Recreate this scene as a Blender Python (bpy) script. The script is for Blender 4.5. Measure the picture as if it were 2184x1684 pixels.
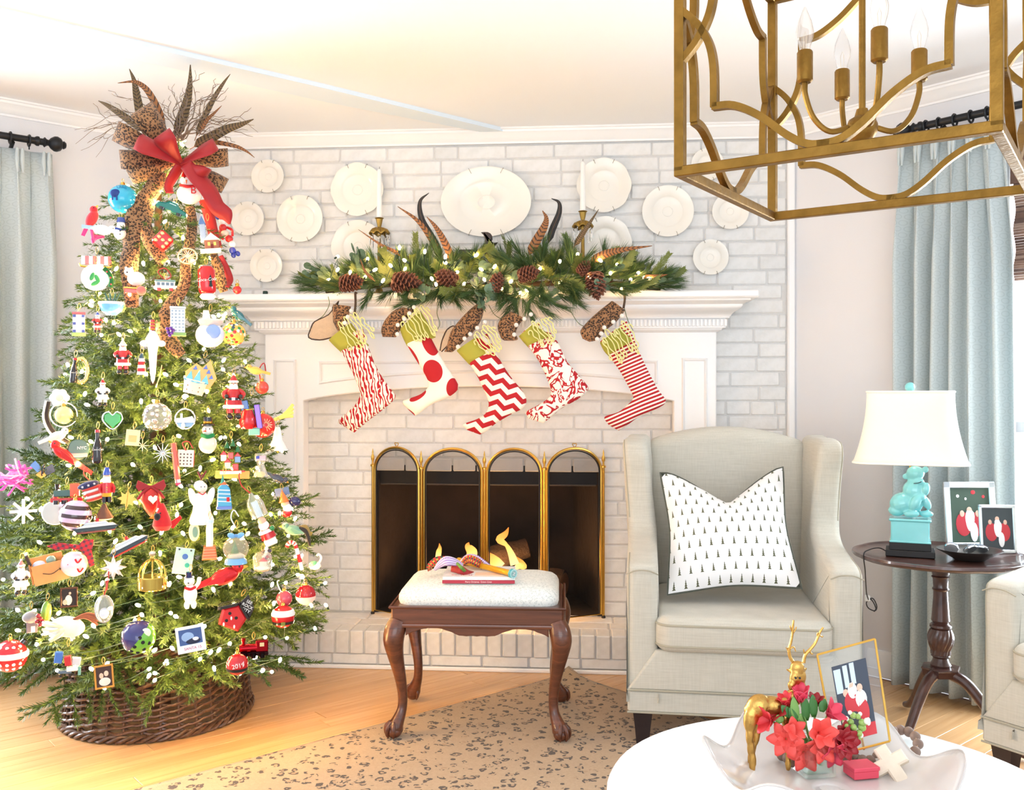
import bpy, math, random
import numpy as np
from math import sin, cos, pi, radians, sqrt, atan2, hypot
from mathutils import Vector, Matrix, Euler, Quaternion

for o in list(bpy.data.objects): bpy.data.objects.remove(o)
SC = bpy.context.scene
COL = SC.collection
R = random.Random(11)

# ------------------------------------------------------------------ camera
F, CX, CY, H = 2000.0, 1092.0, 842.0, 1.17          # focal length and centre for a 2184 x 1684 frame
TH = radians(4.5)
FW = Vector((-sin(TH), cos(TH), 0)); RT = Vector((cos(TH), sin(TH), 0)); CAM = Vector((0, 0, H))
cd = bpy.data.cameras.new('camera'); cd.sensor_width = 36; cd.lens = F / 2184 * 36
cam = bpy.data.objects.new('camera', cd); COL.objects.link(cam)
cam.location = CAM; cam.rotation_euler = (pi / 2, 0, TH); SC.camera = cam
cd.clip_start = 0.05

# ------------------------------------------------------------------ world, window daylight, added fill, exposure
w = bpy.data.worlds.new('world'); SC.world = w; w.use_nodes = True
bg = w.node_tree.nodes['Background']; bg.inputs[0].default_value = (0.86, 0.93, 1.0, 1); bg.inputs[1].default_value = 1.3
SC.view_settings.view_transform = 'Standard'; SC.view_settings.look = 'None'
SC.view_settings.gamma = 1; SC.view_settings.use_curve_mapping = False
SC.view_settings.exposure = 0.20
S2 = sqrt(0.5)
CLX, CRX, YW, ZC = -1.81, 0.93, 4.30, 2.388           # corners of the brick wall, its depth, the ceiling
def wl(s, z=0, off=0): return Vector((CLX - s * S2 + off * S2, YW - s * S2 - off * S2, z))   # point on the left wall
def wr(s, z=0, off=0): return Vector((CRX + s * S2 - off * S2, YW - s * S2 - off * S2, z))   # point on the right wall
def area(name, loc, target, sx, sy, power, col):
    l = bpy.data.lights.new(name, 'AREA'); l.shape = 'RECTANGLE'; l.size = sx; l.size_y = sy; l.energy = power; l.color = col
    o = bpy.data.objects.new(name, l); COL.objects.link(o); o.location = loc
    o.rotation_euler = (Vector(target) - Vector(loc)).to_track_quat('-Z', 'Y').to_euler(); return o
area('daylight_right_window', wr(1.6, 1.05, -0.35), wr(1.5, 0.3, 2), 1.4, 1.9, 150, (0.82, 0.92, 1.0))
area('daylight_left_window', wl(1.9, 1.05, -0.35), wl(1.5, -0.2, 2), 1.4, 1.9, 200, (0.88, 0.94, 1.0))
area('fill_behind_camera', (0.3, -1.6, 1.5), (-0.2, 3.5, 2.6), 3.4, 1.9, 50, (0.90, 0.95, 1.0))  # added fill behind the camera, tilted up to brighten the ceiling; no window built

def ray(px, py): return FW + RT * ((px - CX) / F) - Vector((0, 0, (py - CY) / F))
def at(px, py, d): return CAM + ray(px, py) * d
def onz(px, py, z=0.0): return at(px, py, F * (H - z) / (py - CY))
def ony(px, py, y):
    r = ray(px, py); return CAM + r * (y / r.y)
def yaw_at(px): return TH - math.atan((px - CX) / F)

# ------------------------------------------------------------------ mesh builder
class MB:
    def __init__(s): s.v = []; s.f = []; s.uv = None; s.M = Matrix()
    def add(s, vs, fs, uv=None):
        b = len(s.v); M = s.M
        s.v += [tuple(M @ Vector(v)) for v in vs]; s.f += [tuple(b + i for i in f) for f in fs]
        if uv is not None:
            if s.uv is None: s.uv = [(0, 0)] * b
            s.uv += uv
        elif s.uv is not None: s.uv += [(0, 0)] * len(vs)
        return s
    def box(s, c, d, rot=None, ch=0):
        x, y, z = d[0] / 2, d[1] / 2, d[2] / 2; c = Vector(c)
        Rm = rot.to_matrix() if isinstance(rot, Euler) else (rot or Matrix.Identity(3))
        if not ch:
            vs = [(i * x, j * y, k * z) for i in (-1, 1) for j in (-1, 1) for k in (-1, 1)]
            fs = [(0, 1, 3, 2), (4, 6, 7, 5), (0, 4, 5, 1), (2, 3, 7, 6), (0, 2, 6, 4), (1, 5, 7, 3)]
        else:
            vs = []; idx = {}
            for i in (-1, 1):
                for j in (-1, 1):
                    for k in (-1, 1):
                        for a in range(3):
                            p = [i * (x - ch), j * (y - ch), k * (z - ch)]; p[a] += (i, j, k)[a] * ch
                            idx[i, j, k, a] = len(vs); vs.append(p)
            fs = []
            for a in range(3):
                b1, c1 = [q for q in range(3) if q != a]
                for sg in (-1, 1):
                    q = []
                    for (m, n) in ((-1, -1), (1, -1), (1, 1), (-1, 1)):
                        t = [0, 0, 0]; t[a] = sg; t[b1] = m; t[c1] = n; q.append(idx[t[0], t[1], t[2], a])
                    fs.append(q)
                for m in (-1, 1):
                    for n in (-1, 1):
                        t0 = [0, 0, 0]; t0[b1] = m; t0[c1] = n; t1 = t0[:]; t0[a] = -1; t1[a] = 1
                        fs.append((idx[t0[0], t0[1], t0[2], b1], idx[t1[0], t1[1], t1[2], b1], idx[t1[0], t1[1], t1[2], c1], idx[t0[0], t0[1], t0[2], c1]))
            for i in (-1, 1):
                for j in (-1, 1):
                    for k in (-1, 1): fs.append([idx[i, j, k, a] for a in range(3)])
        return s.add([c + Rm @ Vector(v) for v in vs], fs)
    def grid(s, P, cu=False, cv=False, caps=False):
        """P[i][j] points; cu/cv close in i / j"""
        nu, nv = len(P), len(P[0]); vs = [p for r in P for p in r]; fs = []
        for i in range(nu if cu else nu - 1):
            for j in range(nv if cv else nv - 1):
                i2, j2 = (i + 1) % nu, (j + 1) % nv
                fs.append((i * nv + j, i * nv + j2, i2 * nv + j2, i2 * nv + j))
        uv = [(i / max(1, nu - 1), j / max(1, nv - 1)) for i in range(nu) for j in range(nv)]
        if caps: fs += [tuple(range(nv))[::-1], tuple((nu - 1) * nv + j for j in range(nv))]
        return s.add(vs, fs, uv)
    def tube(s, pts, r, n=8, closed=False, caps=True, flat=None):
        pts = [Vector(p) for p in pts]; N = len(pts)
        rs = r if isinstance(r, (list, tuple)) else [r] * N
        T = []
        for i in range(N):
            a = pts[i - 1] if (i or closed) else pts[0]; b = pts[(i + 1) % N] if (i < N - 1 or closed) else pts[-1]
            t = (b - a); T.append(t.normalized() if t.length > 1e-9 else Vector((0, 0, 1)))
        up = Vector((0, 0, 1)) if abs(T[0].z) < 0.9 else Vector((1, 0, 0))
        nrm = (up - T[0] * up.dot(T[0])).normalized(); P = []
        for i in range(N):
            if i:
                q = T[i - 1].rotation_difference(T[i]); nrm = q @ nrm
                nrm = (nrm - T[i] * nrm.dot(T[i])).normalized()
            bn = T[i].cross(nrm); fl = flat or 1.0
            P.append([pts[i] + (nrm * cos(2 * pi * k / n) + bn * (sin(2 * pi * k / n) * fl)) * rs[i] for k in range(n)])
        return s.grid(P, cu=closed, cv=True, caps=caps and not closed)
    def lathe(s, prof, n=20, c=(0, 0, 0), M=None, mod=None):
        P = []; c = Vector(c)
        for (r, z) in prof:
            row = []
            for k in range(n):
                a = 2 * pi * k / n; rr = max(r, 1e-4) * (mod(a, z) if mod else 1)
                v = Vector((rr * cos(a), rr * sin(a), z)); row.append(c + (M @ v if M else v))
            P.append(row)
        return s.grid(P, cv=True, caps=True)
    def ell(s, c, r, n=16, m=10, rot=None):
        if not isinstance(r, (tuple, list)): r = (r, r, r)
        Rm = rot.to_matrix() if isinstance(rot, Euler) else rot; c = Vector(c); P = []
        for i in range(m + 1):
            t = -pi / 2 + pi * i / m; t = max(min(t, pi / 2 - .02), -pi / 2 + .02)
            row = []
            for k in range(n):
                a = 2 * pi * k / n; v = Vector((r[0] * cos(t) * cos(a), r[1] * cos(t) * sin(a), r[2] * sin(t)))
                row.append(c + (Rm @ v if Rm else v))
            P.append(row)
        return s.grid(P, cv=True, caps=True)
    def prism(s, poly, y0, y1, M=None, ch=0):
        """polygon in x,z extruded along y; ch: chamfered front (y0) edge"""
        n = len(poly); M = M or Matrix()
        A = sum(poly[i][0] * poly[(i + 1) % n][1] - poly[(i + 1) % n][0] * poly[i][1] for i in range(n))
        if A < 0: poly = poly[::-1]
        rings = [(y0, 0), (y1, 0)] if not ch else [(y0, ch), (y0 + ch, 0), (y1 - ch, 0), (y1, ch)]
        vs = []
        for (y, ins) in rings:
            for p in (inset(poly, ins) if ins else poly): vs.append(M @ Vector((p[0], y, p[1])))
        fs = [tuple(range(n)), tuple((len(rings) - 1) * n + i for i in range(n))[::-1]]
        for k in range(len(rings) - 1):
            for i in range(n): fs.append((k * n + (i + 1) % n, k * n + i, (k + 1) * n + i, (k + 1) * n + (i + 1) % n))
        return s.add(vs, fs)

def inset(poly, d):
    n = len(poly); out = []
    for i in range(n):
        a, b, c = Vector(poly[i - 1][:2]), Vector(poly[i][:2]), Vector(poly[(i + 1) % n][:2])
        e1 = (b - a); e2 = (c - b)
        n1 = Vector((-e1.y, e1.x)).normalized() if e1.length > 1e-9 else Vector((0, 0)); n2 = Vector((-e2.y, e2.x)).normalized() if e2.length > 1e-9 else n1
        m = n1 + n2; L = m.length
        m = m / L if L > 1e-6 else n1
        k = max(0.5, m.dot(n1)); out.append(tuple(b + m * (d / k)))
    return out

def crom(pts, n, closed=False):
    """Catmull-Rom through points, n samples per span"""
    pts = [Vector(p) for p in pts]; N = len(pts); out = []
    for i in range(N if closed else N - 1):
        p0 = pts[i - 1] if (i or closed) else pts[0] * 2 - pts[1]; p1 = pts[i]; p2 = pts[(i + 1) % N]
        p3 = pts[(i + 2) % N] if (i + 2 < N or closed) else pts[-1] * 2 - pts[-2]
        for k in range(n):
            t = k / n
            out.append(0.5 * ((2 * p1) + (p2 - p0) * t + (2 * p0 - 5 * p1 + 4 * p2 - p3) * t * t + (3 * p1 - p0 - 3 * p2 + p3) * t ** 3))
    if not closed: out.append(pts[-1])
    return out

def slab(m, outline, t, rad, xf, nr=4):
    """rounded slab: outline (a,b) closed polygon, thickness t centred at 0, edge radius rad; xf(a,b,c)->point"""
    n = len(outline)
    A = sum(outline[i][0] * outline[(i + 1) % n][1] - outline[(i + 1) % n][0] * outline[i][1] for i in range(n))
    if A < 0: outline = outline[::-1]
    P = []
    for k in range(nr + 1):
        a = pi / 2 * k / nr; ins = rad * (1 - sin(a)); c = -t / 2 + rad * (1 - cos(a)); P.append([xf(p[0], p[1], c) for p in inset(outline, ins + 1e-5)])
    for k in range(nr + 1):
        a = pi / 2 * (1 - k / nr); ins = rad * (1 - sin(a)); c = t / 2 - rad * (1 - cos(a)); P.append([xf(p[0], p[1], c) for p in inset(outline, ins + 1e-5)])
    return m.grid(P, cv=True, caps=True)

def rrect(w, h, r, n=5, cx=0, cy=0):
    out = []
    for (sx, sy, a0) in ((1, 1, 0), (-1, 1, 90), (-1, -1, 180), (1, -1, 270)):
        for k in range(n + 1):
            a = radians(a0 + 90 * k / n); out.append((cx + sx * (w / 2 - r) + r * cos(a), cy + sy * (h / 2 - r) + r * sin(a)))
    return out

def to_mesh(name, m, smooth=True, ang=40):
    me = bpy.data.meshes.new(name); me.from_pydata(m.v, [], m.f); me.update()
    if m.uv is not None:
        m.uv += [(0, 0)] * (len(m.v) - len(m.uv))
        ul = me.uv_layers.new(name='UVMap'); li = np.empty(len(me.loops), dtype=np.int32); me.loops.foreach_get('vertex_index', li)
        ul.data.foreach_set('uv', np.array(m.uv, dtype=np.float32)[li].ravel())
    if smooth:
        me.polygons.foreach_set('use_smooth', [True] * len(me.polygons))
        me.set_sharp_from_angle(angle=radians(ang))
    return me
def obj(name, m, mat, parent=None, smooth=True, ang=40, loc=None, rot=None, bevel=0, sub=0, solid=0, kind=None, label=None):
    me = m if isinstance(m, bpy.types.Mesh) else to_mesh(name, m, smooth, ang)
    if mat and not me.materials: me.materials.append(mat)
    o = bpy.data.objects.new(name, me); COL.objects.link(o)
    if parent: o.parent = parent
    if loc is not None: o.location = loc
    if rot is not None: o.rotation_euler = rot
    if solid:
        md = o.modifiers.new('solid', 'SOLIDIFY'); md.thickness = solid; md.offset = 0
    if bevel:
        md = o.modifiers.new('bevel', 'BEVEL'); md.width = bevel; md.segments = 2; md.limit_method = 'ANGLE'; md.angle_limit = radians(35)
    if sub:
        md = o.modifiers.new('sub', 'SUBSURF'); md.levels = sub; md.render_levels = sub
    if kind: o['kind'] = kind
    if label: o['label'] = label
    return o
def tag(o, label, cat, group=None):
    o['label'] = label; o['category'] = cat
    if group: o['group'] = group
    return o
def thing(name, label, cat, loc=(0, 0, 0), rz=0, group=None, rot=None):
    o = bpy.data.objects.new(name, None); COL.objects.link(o); o.empty_display_size = .05
    o.location = loc; o.rotation_euler = rot if rot is not None else (0, 0, rz)
    return tag(o, label, cat, group)
def dup(o, parent=None):
    c = o.copy(); COL.objects.link(c)
    if parent: c.parent = parent
    for ch in list(o.children): dup(ch, c)
    return c
def struct(name, m, mat, parent=None, **k): return obj(name, m, mat, parent, kind='structure', **k)
def text(name, body, size, mat, parent, M, ext=0.0004, shear=0, align='CENTER'):
    cu = bpy.data.curves.new(name, 'FONT'); cu.body = body; cu.size = size; cu.extrude = ext; cu.shear = shear; cu.align_x = align; cu.align_y = 'CENTER'
    cu.resolution_u = 3
    t = bpy.data.objects.new('tmp', cu); COL.objects.link(t)
    me = bpy.data.meshes.new_from_object(t.evaluated_get(bpy.context.evaluated_depsgraph_get())); bpy.data.objects.remove(t)
    me.transform(M); me.materials.clear(); me.materials.append(mat); me.name = name
    o = bpy.data.objects.new(name, me); COL.objects.link(o); o.parent = parent; return o
STAND = Matrix.Rotation(pi / 2, 4, 'X')               # text upright, facing -y

# ------------------------------------------------------------------ materials
def lin(c):
    f = lambda v: v / 12.92 if v <= 0.04045 else ((v + 0.055) / 1.055) ** 2.4
    return tuple(f(x / 255) for x in c) + (1,)
class NT:
    def __init__(s, name):
        s.mat = bpy.data.materials.new(name); s.mat.use_nodes = True; s.t = s.mat.node_tree
        s.b = s.t.nodes['Principled BSDF']; s.out = s.t.nodes['Material Output']
    def n(s, typ, ins=None, **p):
        nd = s.t.nodes.new('ShaderNode' + typ)
        for k, v in p.items(): setattr(nd, k, v)
        for k, v in (ins or {}).items():
            if hasattr(v, 'is_linked') or isinstance(v, bpy.types.NodeSocket): s.t.links.new(v, nd.inputs[k])
            else: nd.inputs[k].default_value = v
        return nd
    def link(s, a, b): s.t.links.new(a, b)
    def coord(s, kind='Object', scale=(1, 1, 1), rot=(0, 0, 0), loc=(0, 0, 0)):
        tc = s.n('TexCoord'); mp = s.n('Mapping', {'Vector': tc.outputs[kind], 'Scale': scale, 'Rotation': rot, 'Location': loc}); return mp.outputs[0]
    def m(s, op, a, b=0.0, c=0.0):
        nd = s.t.nodes.new('ShaderNodeMath'); nd.operation = op
        for i, v in enumerate((a, b, c)):
            if isinstance(v, bpy.types.NodeSocket): s.t.links.new(v, nd.inputs[i])
            else: nd.inputs[i].default_value = v
        return nd.outputs[0]
    def mix(s, fac, a, b):
        nd = s.t.nodes.new('ShaderNodeMix'); nd.data_type = 'RGBA'
        for i, v in ((0, fac), (6, a), (7, b)):
            if isinstance(v, bpy.types.NodeSocket): s.t.links.new(v, nd.inputs[i])
            else: nd.inputs[i].default_value = v
        return nd.outputs[2]
    def noise(s, vec, scale, detail=2, dist=0, rough=.5): return s.n('TexNoise', {'Vector': vec, 'Scale': scale, 'Detail': detail, 'Distortion': dist, 'Roughness': rough}).outputs[0]
    def ramp(s, fac, stops, const=False):
        nd = s.n('ValToRGB', {'Fac': fac}); cr = nd.color_ramp
        if const: cr.interpolation = 'CONSTANT'
        while len(cr.elements) < len(stops): cr.elements.new(0.5)
        for e, (p, c) in zip(cr.elements, stops): e.position = p; e.color = c
        return nd.outputs[0]
    def bump(s, h, strength=.3, dist=.01): s.link(s.n('Bump', {'Height': h, 'Strength': strength, 'Distance': dist}).outputs[0], s.b.inputs['Normal'])
    def col(s, c): s.set('Base Color', c)
    def set(s, k, v):
        if isinstance(v, bpy.types.NodeSocket): s.link(v, s.b.inputs[k])
        else: s.b.inputs[k].default_value = v
    def sep(s, vec): return s.n('SeparateXYZ', {0: vec}).outputs
_mc = {}
def pm(name, col, rough=.5, metal=0, nz=None, bump=None, spec=None, coat=0, em=None, trans=0, alpha=1, ior=None, sheen=0, cell=None):
    """plain procedural material with slight grain; nz=(scale, amount) colour variation, bump=(scale, strength)"""
    if name in _mc: return _mc[name]
    t = NT(name); c = lin(col)
    t.set('Roughness', rough); t.set('Metallic', metal); t.col(c)
    v = t.coord()
    if nz:
        f = t.noise(v, nz[0], 3); t.col(t.mix(f, tuple(max(0, x * (1 - nz[1])) for x in c[:3]) + (1,), tuple(min(1, x * (1 + nz[1])) for x in c[:3]) + (1,)))
    if bump: t.bump(t.noise(v, bump[0], 3), bump[1])
    if spec is not None: t.set('Specular IOR Level', spec)
    if coat: t.set('Coat Weight', coat)
    if em: t.set('Emission Color', lin(em[0])); t.set('Emission Strength', em[1])
    if trans: t.set('Transmission Weight', trans)
    if ior: t.set('IOR', ior)
    if alpha < 1: t.set('Alpha', alpha)
    if sheen: t.set('Sheen Weight', sheen)
    _mc[name] = t.mat; return t.mat
W_ = (1, 1, 1, 1)
# ------------------------------------------------------------------ shared materials
def brick_mat():
    t = NT('white_painted_brick'); v = t.coord('Object'); oi = t.n('ObjectInfo').outputs['Random']
    base = t.mix(oi, lin((228, 228, 227)), lin((237, 237, 236)))
    f = t.ramp(t.noise(v, 30, 4), [(.35, (.93, .93, .92, 1)), (.6, W_)])
    nd = t.n('Mix'); nd.data_type = 'RGBA'; nd.blend_type = 'MULTIPLY'; nd.inputs[0].default_value = 1
    t.link(base, nd.inputs[6]); t.link(f, nd.inputs[7]); t.col(nd.outputs[2]); t.set('Roughness', .55)
    t.bump(t.noise(v, 45, 4), .25, .006); return t.mat
M_BRICK = brick_mat()
M_MORTAR = pm('painted_mortar', (214, 214, 213), .8, nz=(60, .05), bump=(80, .3))
M_WALL = pm('warm_grey_wall_paint', (228, 228, 231), .7, bump=(220, .04))
M_CEIL = pm('ceiling_paint', (246, 248, 251), .8, bump=(160, .04))
M_TRIM = pm('white_gloss_trim', (249, 249, 249), .35, bump=(90, .02))
M_TRIMB = pm('cool_white_trim', (228, 240, 249), .45)
M_BRASS = pm('polished_brass', (214, 170, 84), .28, 1, nz=(40, .12))
M_BLACK = pm('matt_black', (24, 22, 22), .6, nz=(30, .3))
M_SOOT = pm('sooty_firebrick', (52, 44, 40), .9, nz=(9, .5), bump=(30, .4))
M_DKWOOD = None
def wood(name, c1, c2, scale=(2, 30, 30), rough=.4, rnd=0.0, coat=0, axisrot=(0, 0, 0), dist=1.5, bump=.05):
    t = NT(name); v = t.coord('Object', scale, axisrot); oi = t.n('ObjectInfo').outputs['Random']
    v2 = t.n('VectorMath', {0: v}, operation='ADD'); cb = t.n('CombineXYZ', {0: t.m('MULTIPLY', oi, 37.0), 1: t.m('MULTIPLY', oi, 91.0)}); t.link(cb.outputs[0], v2.inputs[1])
    f = t.noise(v2.outputs[0], 1.0, 5, dist)
    c = t.ramp(f, [(.3, lin(c1)), (.7, lin(c2))])
    if rnd:
        hs = t.n('HueSaturation', {'Color': c, 'Value': t.m('ADD', t.m('MULTIPLY', oi, rnd), 1 - rnd / 2)}); c = hs.outputs[0]
    t.col(c); t.set('Roughness', rough); t.set('Coat Weight', coat); t.bump(f, bump, .003); return t.mat
M_PLANK = wood('honey_oak_floor', (208, 160, 110), (224, 178, 128), (1.2, 26, 26), .26, .12, 0, bump=.02)
M_MAHOG = wood('mahogany', (74, 38, 24), (112, 62, 40), (3, 40, 40), .3, 0, .4)
M_WALNUT = wood('dark_walnut', (62, 38, 34), (92, 60, 52), (8, 40, 8), .28, 0, .5)

# ------------------------------------------------------------------ floor, ceiling, walls
def poly_floor(name, mat, z0, z1):
    pts = [(CLX, YW), (CRX, YW), (CRX + 2.26, YW - 2.26), (CRX + 2.26, -.5), (CLX - 2.26, -.5), (CLX - 2.26, YW - 2.26)]
    m = MB(); n = 6; m.add([(x, y, z0) for x, y in pts] + [(x, y, z1) for x, y in pts], [tuple(range(n)), tuple(range(n, 2 * n))[::-1]] + [(i, (i + 1) % n, n + (i + 1) % n, n + i) for i in range(n)])
    return struct(name, m, mat, smooth=False)
floor = poly_floor('floor', pm('subfloor', (150, 100, 60), .7), -0.10, -0.006)
ceil = poly_floor('ceiling', M_CEIL, ZC, ZC + .1)
# floor planks run along the room's own axis, 45 degrees to the fireplace
PW = .085; cache = {}
def cbox_mesh(key, name, d, ch, mat):
    if key not in cache:
        me = to_mesh(name, MB().box((0, 0, 0), d, ch=ch), smooth=False); me.materials.append(mat); cache[key] = me
    return cache[key]
k = 0; q = -4.30
while q < -.35:
    qc = q + PW / 2; s = -.2 + R.uniform(0, .9); smax = min(3.66, 5.78 + q)
    while s < smax:
        L = R.choice([.7, .9, 1.1, 1.3, 1.5]); e = min(s + L, smax); L2 = e - s
        y = (s + e) / 2 * S2 - qc * S2; x = (s + e) / 2 * S2 + qc * S2
        if L2 > .05 and y > 1.9 and x < 2.2:
            L2r = round(L2, 2); me = cbox_mesh(('pl', L2r), 'plank', (L2r - .0012, PW - .0012, .012), .0012, M_PLANK)
            o = obj('plank', me, None, floor, loc=(x, y, -.006)); o.rotation_euler.z = pi / 4
        s = e
    q += PW

def wall_panel(name, P, s0, s1, z0, z1, thick=.12, holes=(), parent=None):
    """wall along P(s,z,off) with rectangular holes (s0,s1,z0,z1)"""
    m = MB()
    def bx(a, b, c, d):
        if b - a < 1e-4 or d - c < 1e-4: return
        vs = [P(u, z, o) for u in (a, b) for z in (c, d) for o in (0, -thick)]
        m.add(vs, [(0, 1, 3, 2), (4, 6, 7, 5), (0, 4, 5, 1), (2, 3, 7, 6), (0, 2, 6, 4), (1, 5, 7, 3)])
    if not holes: bx(s0, s1, z0, z1)
    for (a, b, c, d) in holes:
        bx(s0, a, z0, z1); bx(b, s1, z0, z1); bx(a, b, z0, c); bx(a, b, d, z1)
    return struct(name, m, M_WALL, parent, smooth=False)
WINR = (.93, 2.3, .05, 2.05); WINL = (1.15, 2.55, .05, 2.05)
wall_left = wall_panel('wall_left', wl, 0, 3.2, 0, ZC, holes=[WINL])
wall_right = wall_panel('wall_right', wr, 0, 3.2, 0, ZC, holes=[WINR])
FBX0, FBX1, FBZ0, FBZ1 = -.985, .076, .16, .845
m = MB(); yb = YW + .0055
m.box(((CLX - .1 + FBX0) / 2, yb + .07, ZC / 2), (FBX0 - CLX + .1, .14, ZC)); m.box(((CRX + .1 + FBX1) / 2, yb + .07, ZC / 2), (CRX + .1 - FBX1, .14, ZC))
m.box(((FBX0 + FBX1) / 2, yb + .07, (FBZ1 + ZC) / 2), (FBX1 - FBX0, .14, ZC - FBZ1)); m.box(((FBX0 + FBX1) / 2, yb + .07, .08), (FBX1 - FBX0, .14, .16))
wall_back = struct('wall_back', m, M_MORTAR, smooth=False)

# ------------------------------------------------------------------ bricks, each an object
BH, BL, J = .0655, .222, .0065
def lay(parent, x0, x1, z0, z1, holes, phase=0.0, y=YW):
    r = 0; z = z0
    while z < z1 - .012:
        h = min(BH, z1 - z); x = x0 - ((r + phase) % 2) * BL * .5 - R.uniform(0, .05) * (r % 3)
        iv = [(x0, x1)]
        for (a, b, c, d) in holes:
            if c < z + h * .6 and d > z + h * .4:
                iv2 = []
                for (p, q2) in iv:
                    if b <= p or a >= q2: iv2.append((p, q2)); continue
                    if a > p: iv2.append((p, a))
                    if b < q2: iv2.append((b, q2))
                iv = iv2
        while x < x1:
            L = BL if R.random() < .86 else BL * .5; e = x + L
            for (p, q2) in iv:
                a, b = max(x, p), min(e, q2)
                if b - a > .03:
                    Lq = round(b - a - J, 2); hh = round(h - J, 3); var = R.randrange(3)
                    me = cbox_mesh(('b', Lq, hh), 'brick', (Lq, .024, hh), .004, M_BRICK)
                    o = obj('brick', me, None, parent, loc=((a + b) / 2, y + .012 + R.uniform(-.0015, .002), z + h / 2 + R.uniform(-.001, .001)))
                    o.rotation_euler = (R.uniform(-.01, .01), R.uniform(-.006, .006), 0); o.scale.x = (b - a - J) / Lq
            x = e
        z += h; r += 1
MX0, MX1, MZ1 = -1.475, .578, 1.60                    # mantel body
OX0, OX1 = -1.292, .390                               # opening in the mantel
lay(wall_back, CLX + .035, CRX - .03, FBZ0, 2.322, [(MX0 + .01, MX1 - .01, 0, MZ1 - .02)])

fire = thing('fireplace', 'white painted brick fireplace with a dark firebox behind the brass screen', 'fireplace', (0, 0, 0))
lay(fire, OX0 - .02, OX1 + .02, FBZ0, 1.235, [(FBX0, FBX1, 0, FBZ1 - .01)], .5)
# firebox
m = MB(); bx0, bx1, fd, bt = FBX0 + .14, FBX1 - .14, .5, .80
m.add([(FBX0, YW + .01, .16), (FBX1, YW + .01, .16), (bx1, YW + fd, .16), (bx0, YW + fd, .16)], [(0, 1, 2, 3)])
obj('firebox_floor', m, M_SOOT, fire, smooth=False, solid=.004)
for nm, a, b in (('firebox_side', FBX0, bx0), ('firebox_side', FBX1, bx1)):
    obj(nm, MB().add([(a, YW + .01, .16), (b, YW + fd, .16), (b, YW + fd, FBZ1 + .1), (a, YW + .01, FBZ1 + .1)], [(0, 1, 2, 3)]), M_SOOT, fire, smooth=False, solid=.004)
obj('firebox_back', MB().box(((bx0 + bx1) / 2, YW + fd, .5), (bx1 - bx0 + .1, .01, .9)), M_SOOT, fire, smooth=False)
obj('firebox_roof', MB().box(((FBX0 + FBX1) / 2, YW + .27, FBZ1 + .1), (FBX1 - FBX0, .52, .01)), M_SOOT, fire, smooth=False)
m = MB(); ZT = FBZ1
m.box(((FBX0 + FBX1) / 2, YW + .012, ZT - .012), (FBX1 - FBX0, .016, .024)).box((FBX0 + .011, YW + .012, .5), (.022, .016, .68)).box((FBX1 - .011, YW + .012, .5), (.022, .016, .68))
obj('firebox_frame', m, M_BLACK, fire, smooth=False)
obj('metal_hood', MB().box(((FBX0 + FBX1) / 2, YW + .03, ZT - .055), (FBX1 - FBX0 - .05, .012, .065)), pm('hood_metal', (46, 42, 40), .45, .5), fire, smooth=False)
obj('hood_rail', MB().tube([(FBX0 + .03, YW + .02, ZT - .09), (FBX1 - .03, YW + .02, ZT - .09)], .004), pm('rail_grey', (110, 105, 100), .4, .7), fire)

# hearth
HY, HZ, HX0, HX1 = 3.955, .16, -1.74, .86
hearth = thing('hearth', 'low white painted brick hearth in front of the fireplace', 'hearth')
obj('slab', MB().box(((HX0 + HX1) / 2, (HY + .012 + YW) / 2, .0775), (HX1 - HX0, YW - .001 - HY - .012, .155)), M_MORTAR, hearth, smooth=False)
x = HX0
while x < HX1 - .03:
    wd = .066 + R.uniform(-.004, .004)
    me = cbox_mesh(('h', round(wd, 3)), 'rowlock_brick', (round(wd, 3) - .007, .12, .098), .004, M_BRICK)
    o = obj('brick', me, None, hearth, loc=(x + wd / 2, HY + .06 + R.uniform(-.004, .002), .111 + R.uniform(-.0015, .001))); o.rotation_euler = (R.uniform(-.015, .015), R.uniform(-.02, .02), 0)
    x += wd
x = HX0 + .02
while x < HX1 - .1:
    wd = R.choice([.22, .23, .2]); me = cbox_mesh(('h2', wd), 'stretcher_brick', (wd - .008, .03, .042), .004, M_BRICK)
    obj('brick', me, None, hearth, loc=(x + wd / 2, HY + .017, .038)); x += wd
y = HY + .12
while y < YW - .01:
    x = HX0 + R.uniform(0, .1)
    while x < HX1 - .05:
        L = min(.222, HX1 - x); me = cbox_mesh(('h3', round(L, 2)), 'top_brick', (round(L, 2) - .005, min(.108, YW - y) - .005, .02), .004, M_BRICK)
        obj('brick', me, None, hearth, loc=(x + L / 2, y + min(.108, YW - y) / 2, .149 + R.uniform(-.001, .001))); x += L
    y += .11
struct('trim_1', MB().box(((HX0 + HX1) / 2, HY - .009, .0085), (HX1 - HX0, .014, .017), ch=.004), M_TRIM, smooth=False)

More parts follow.
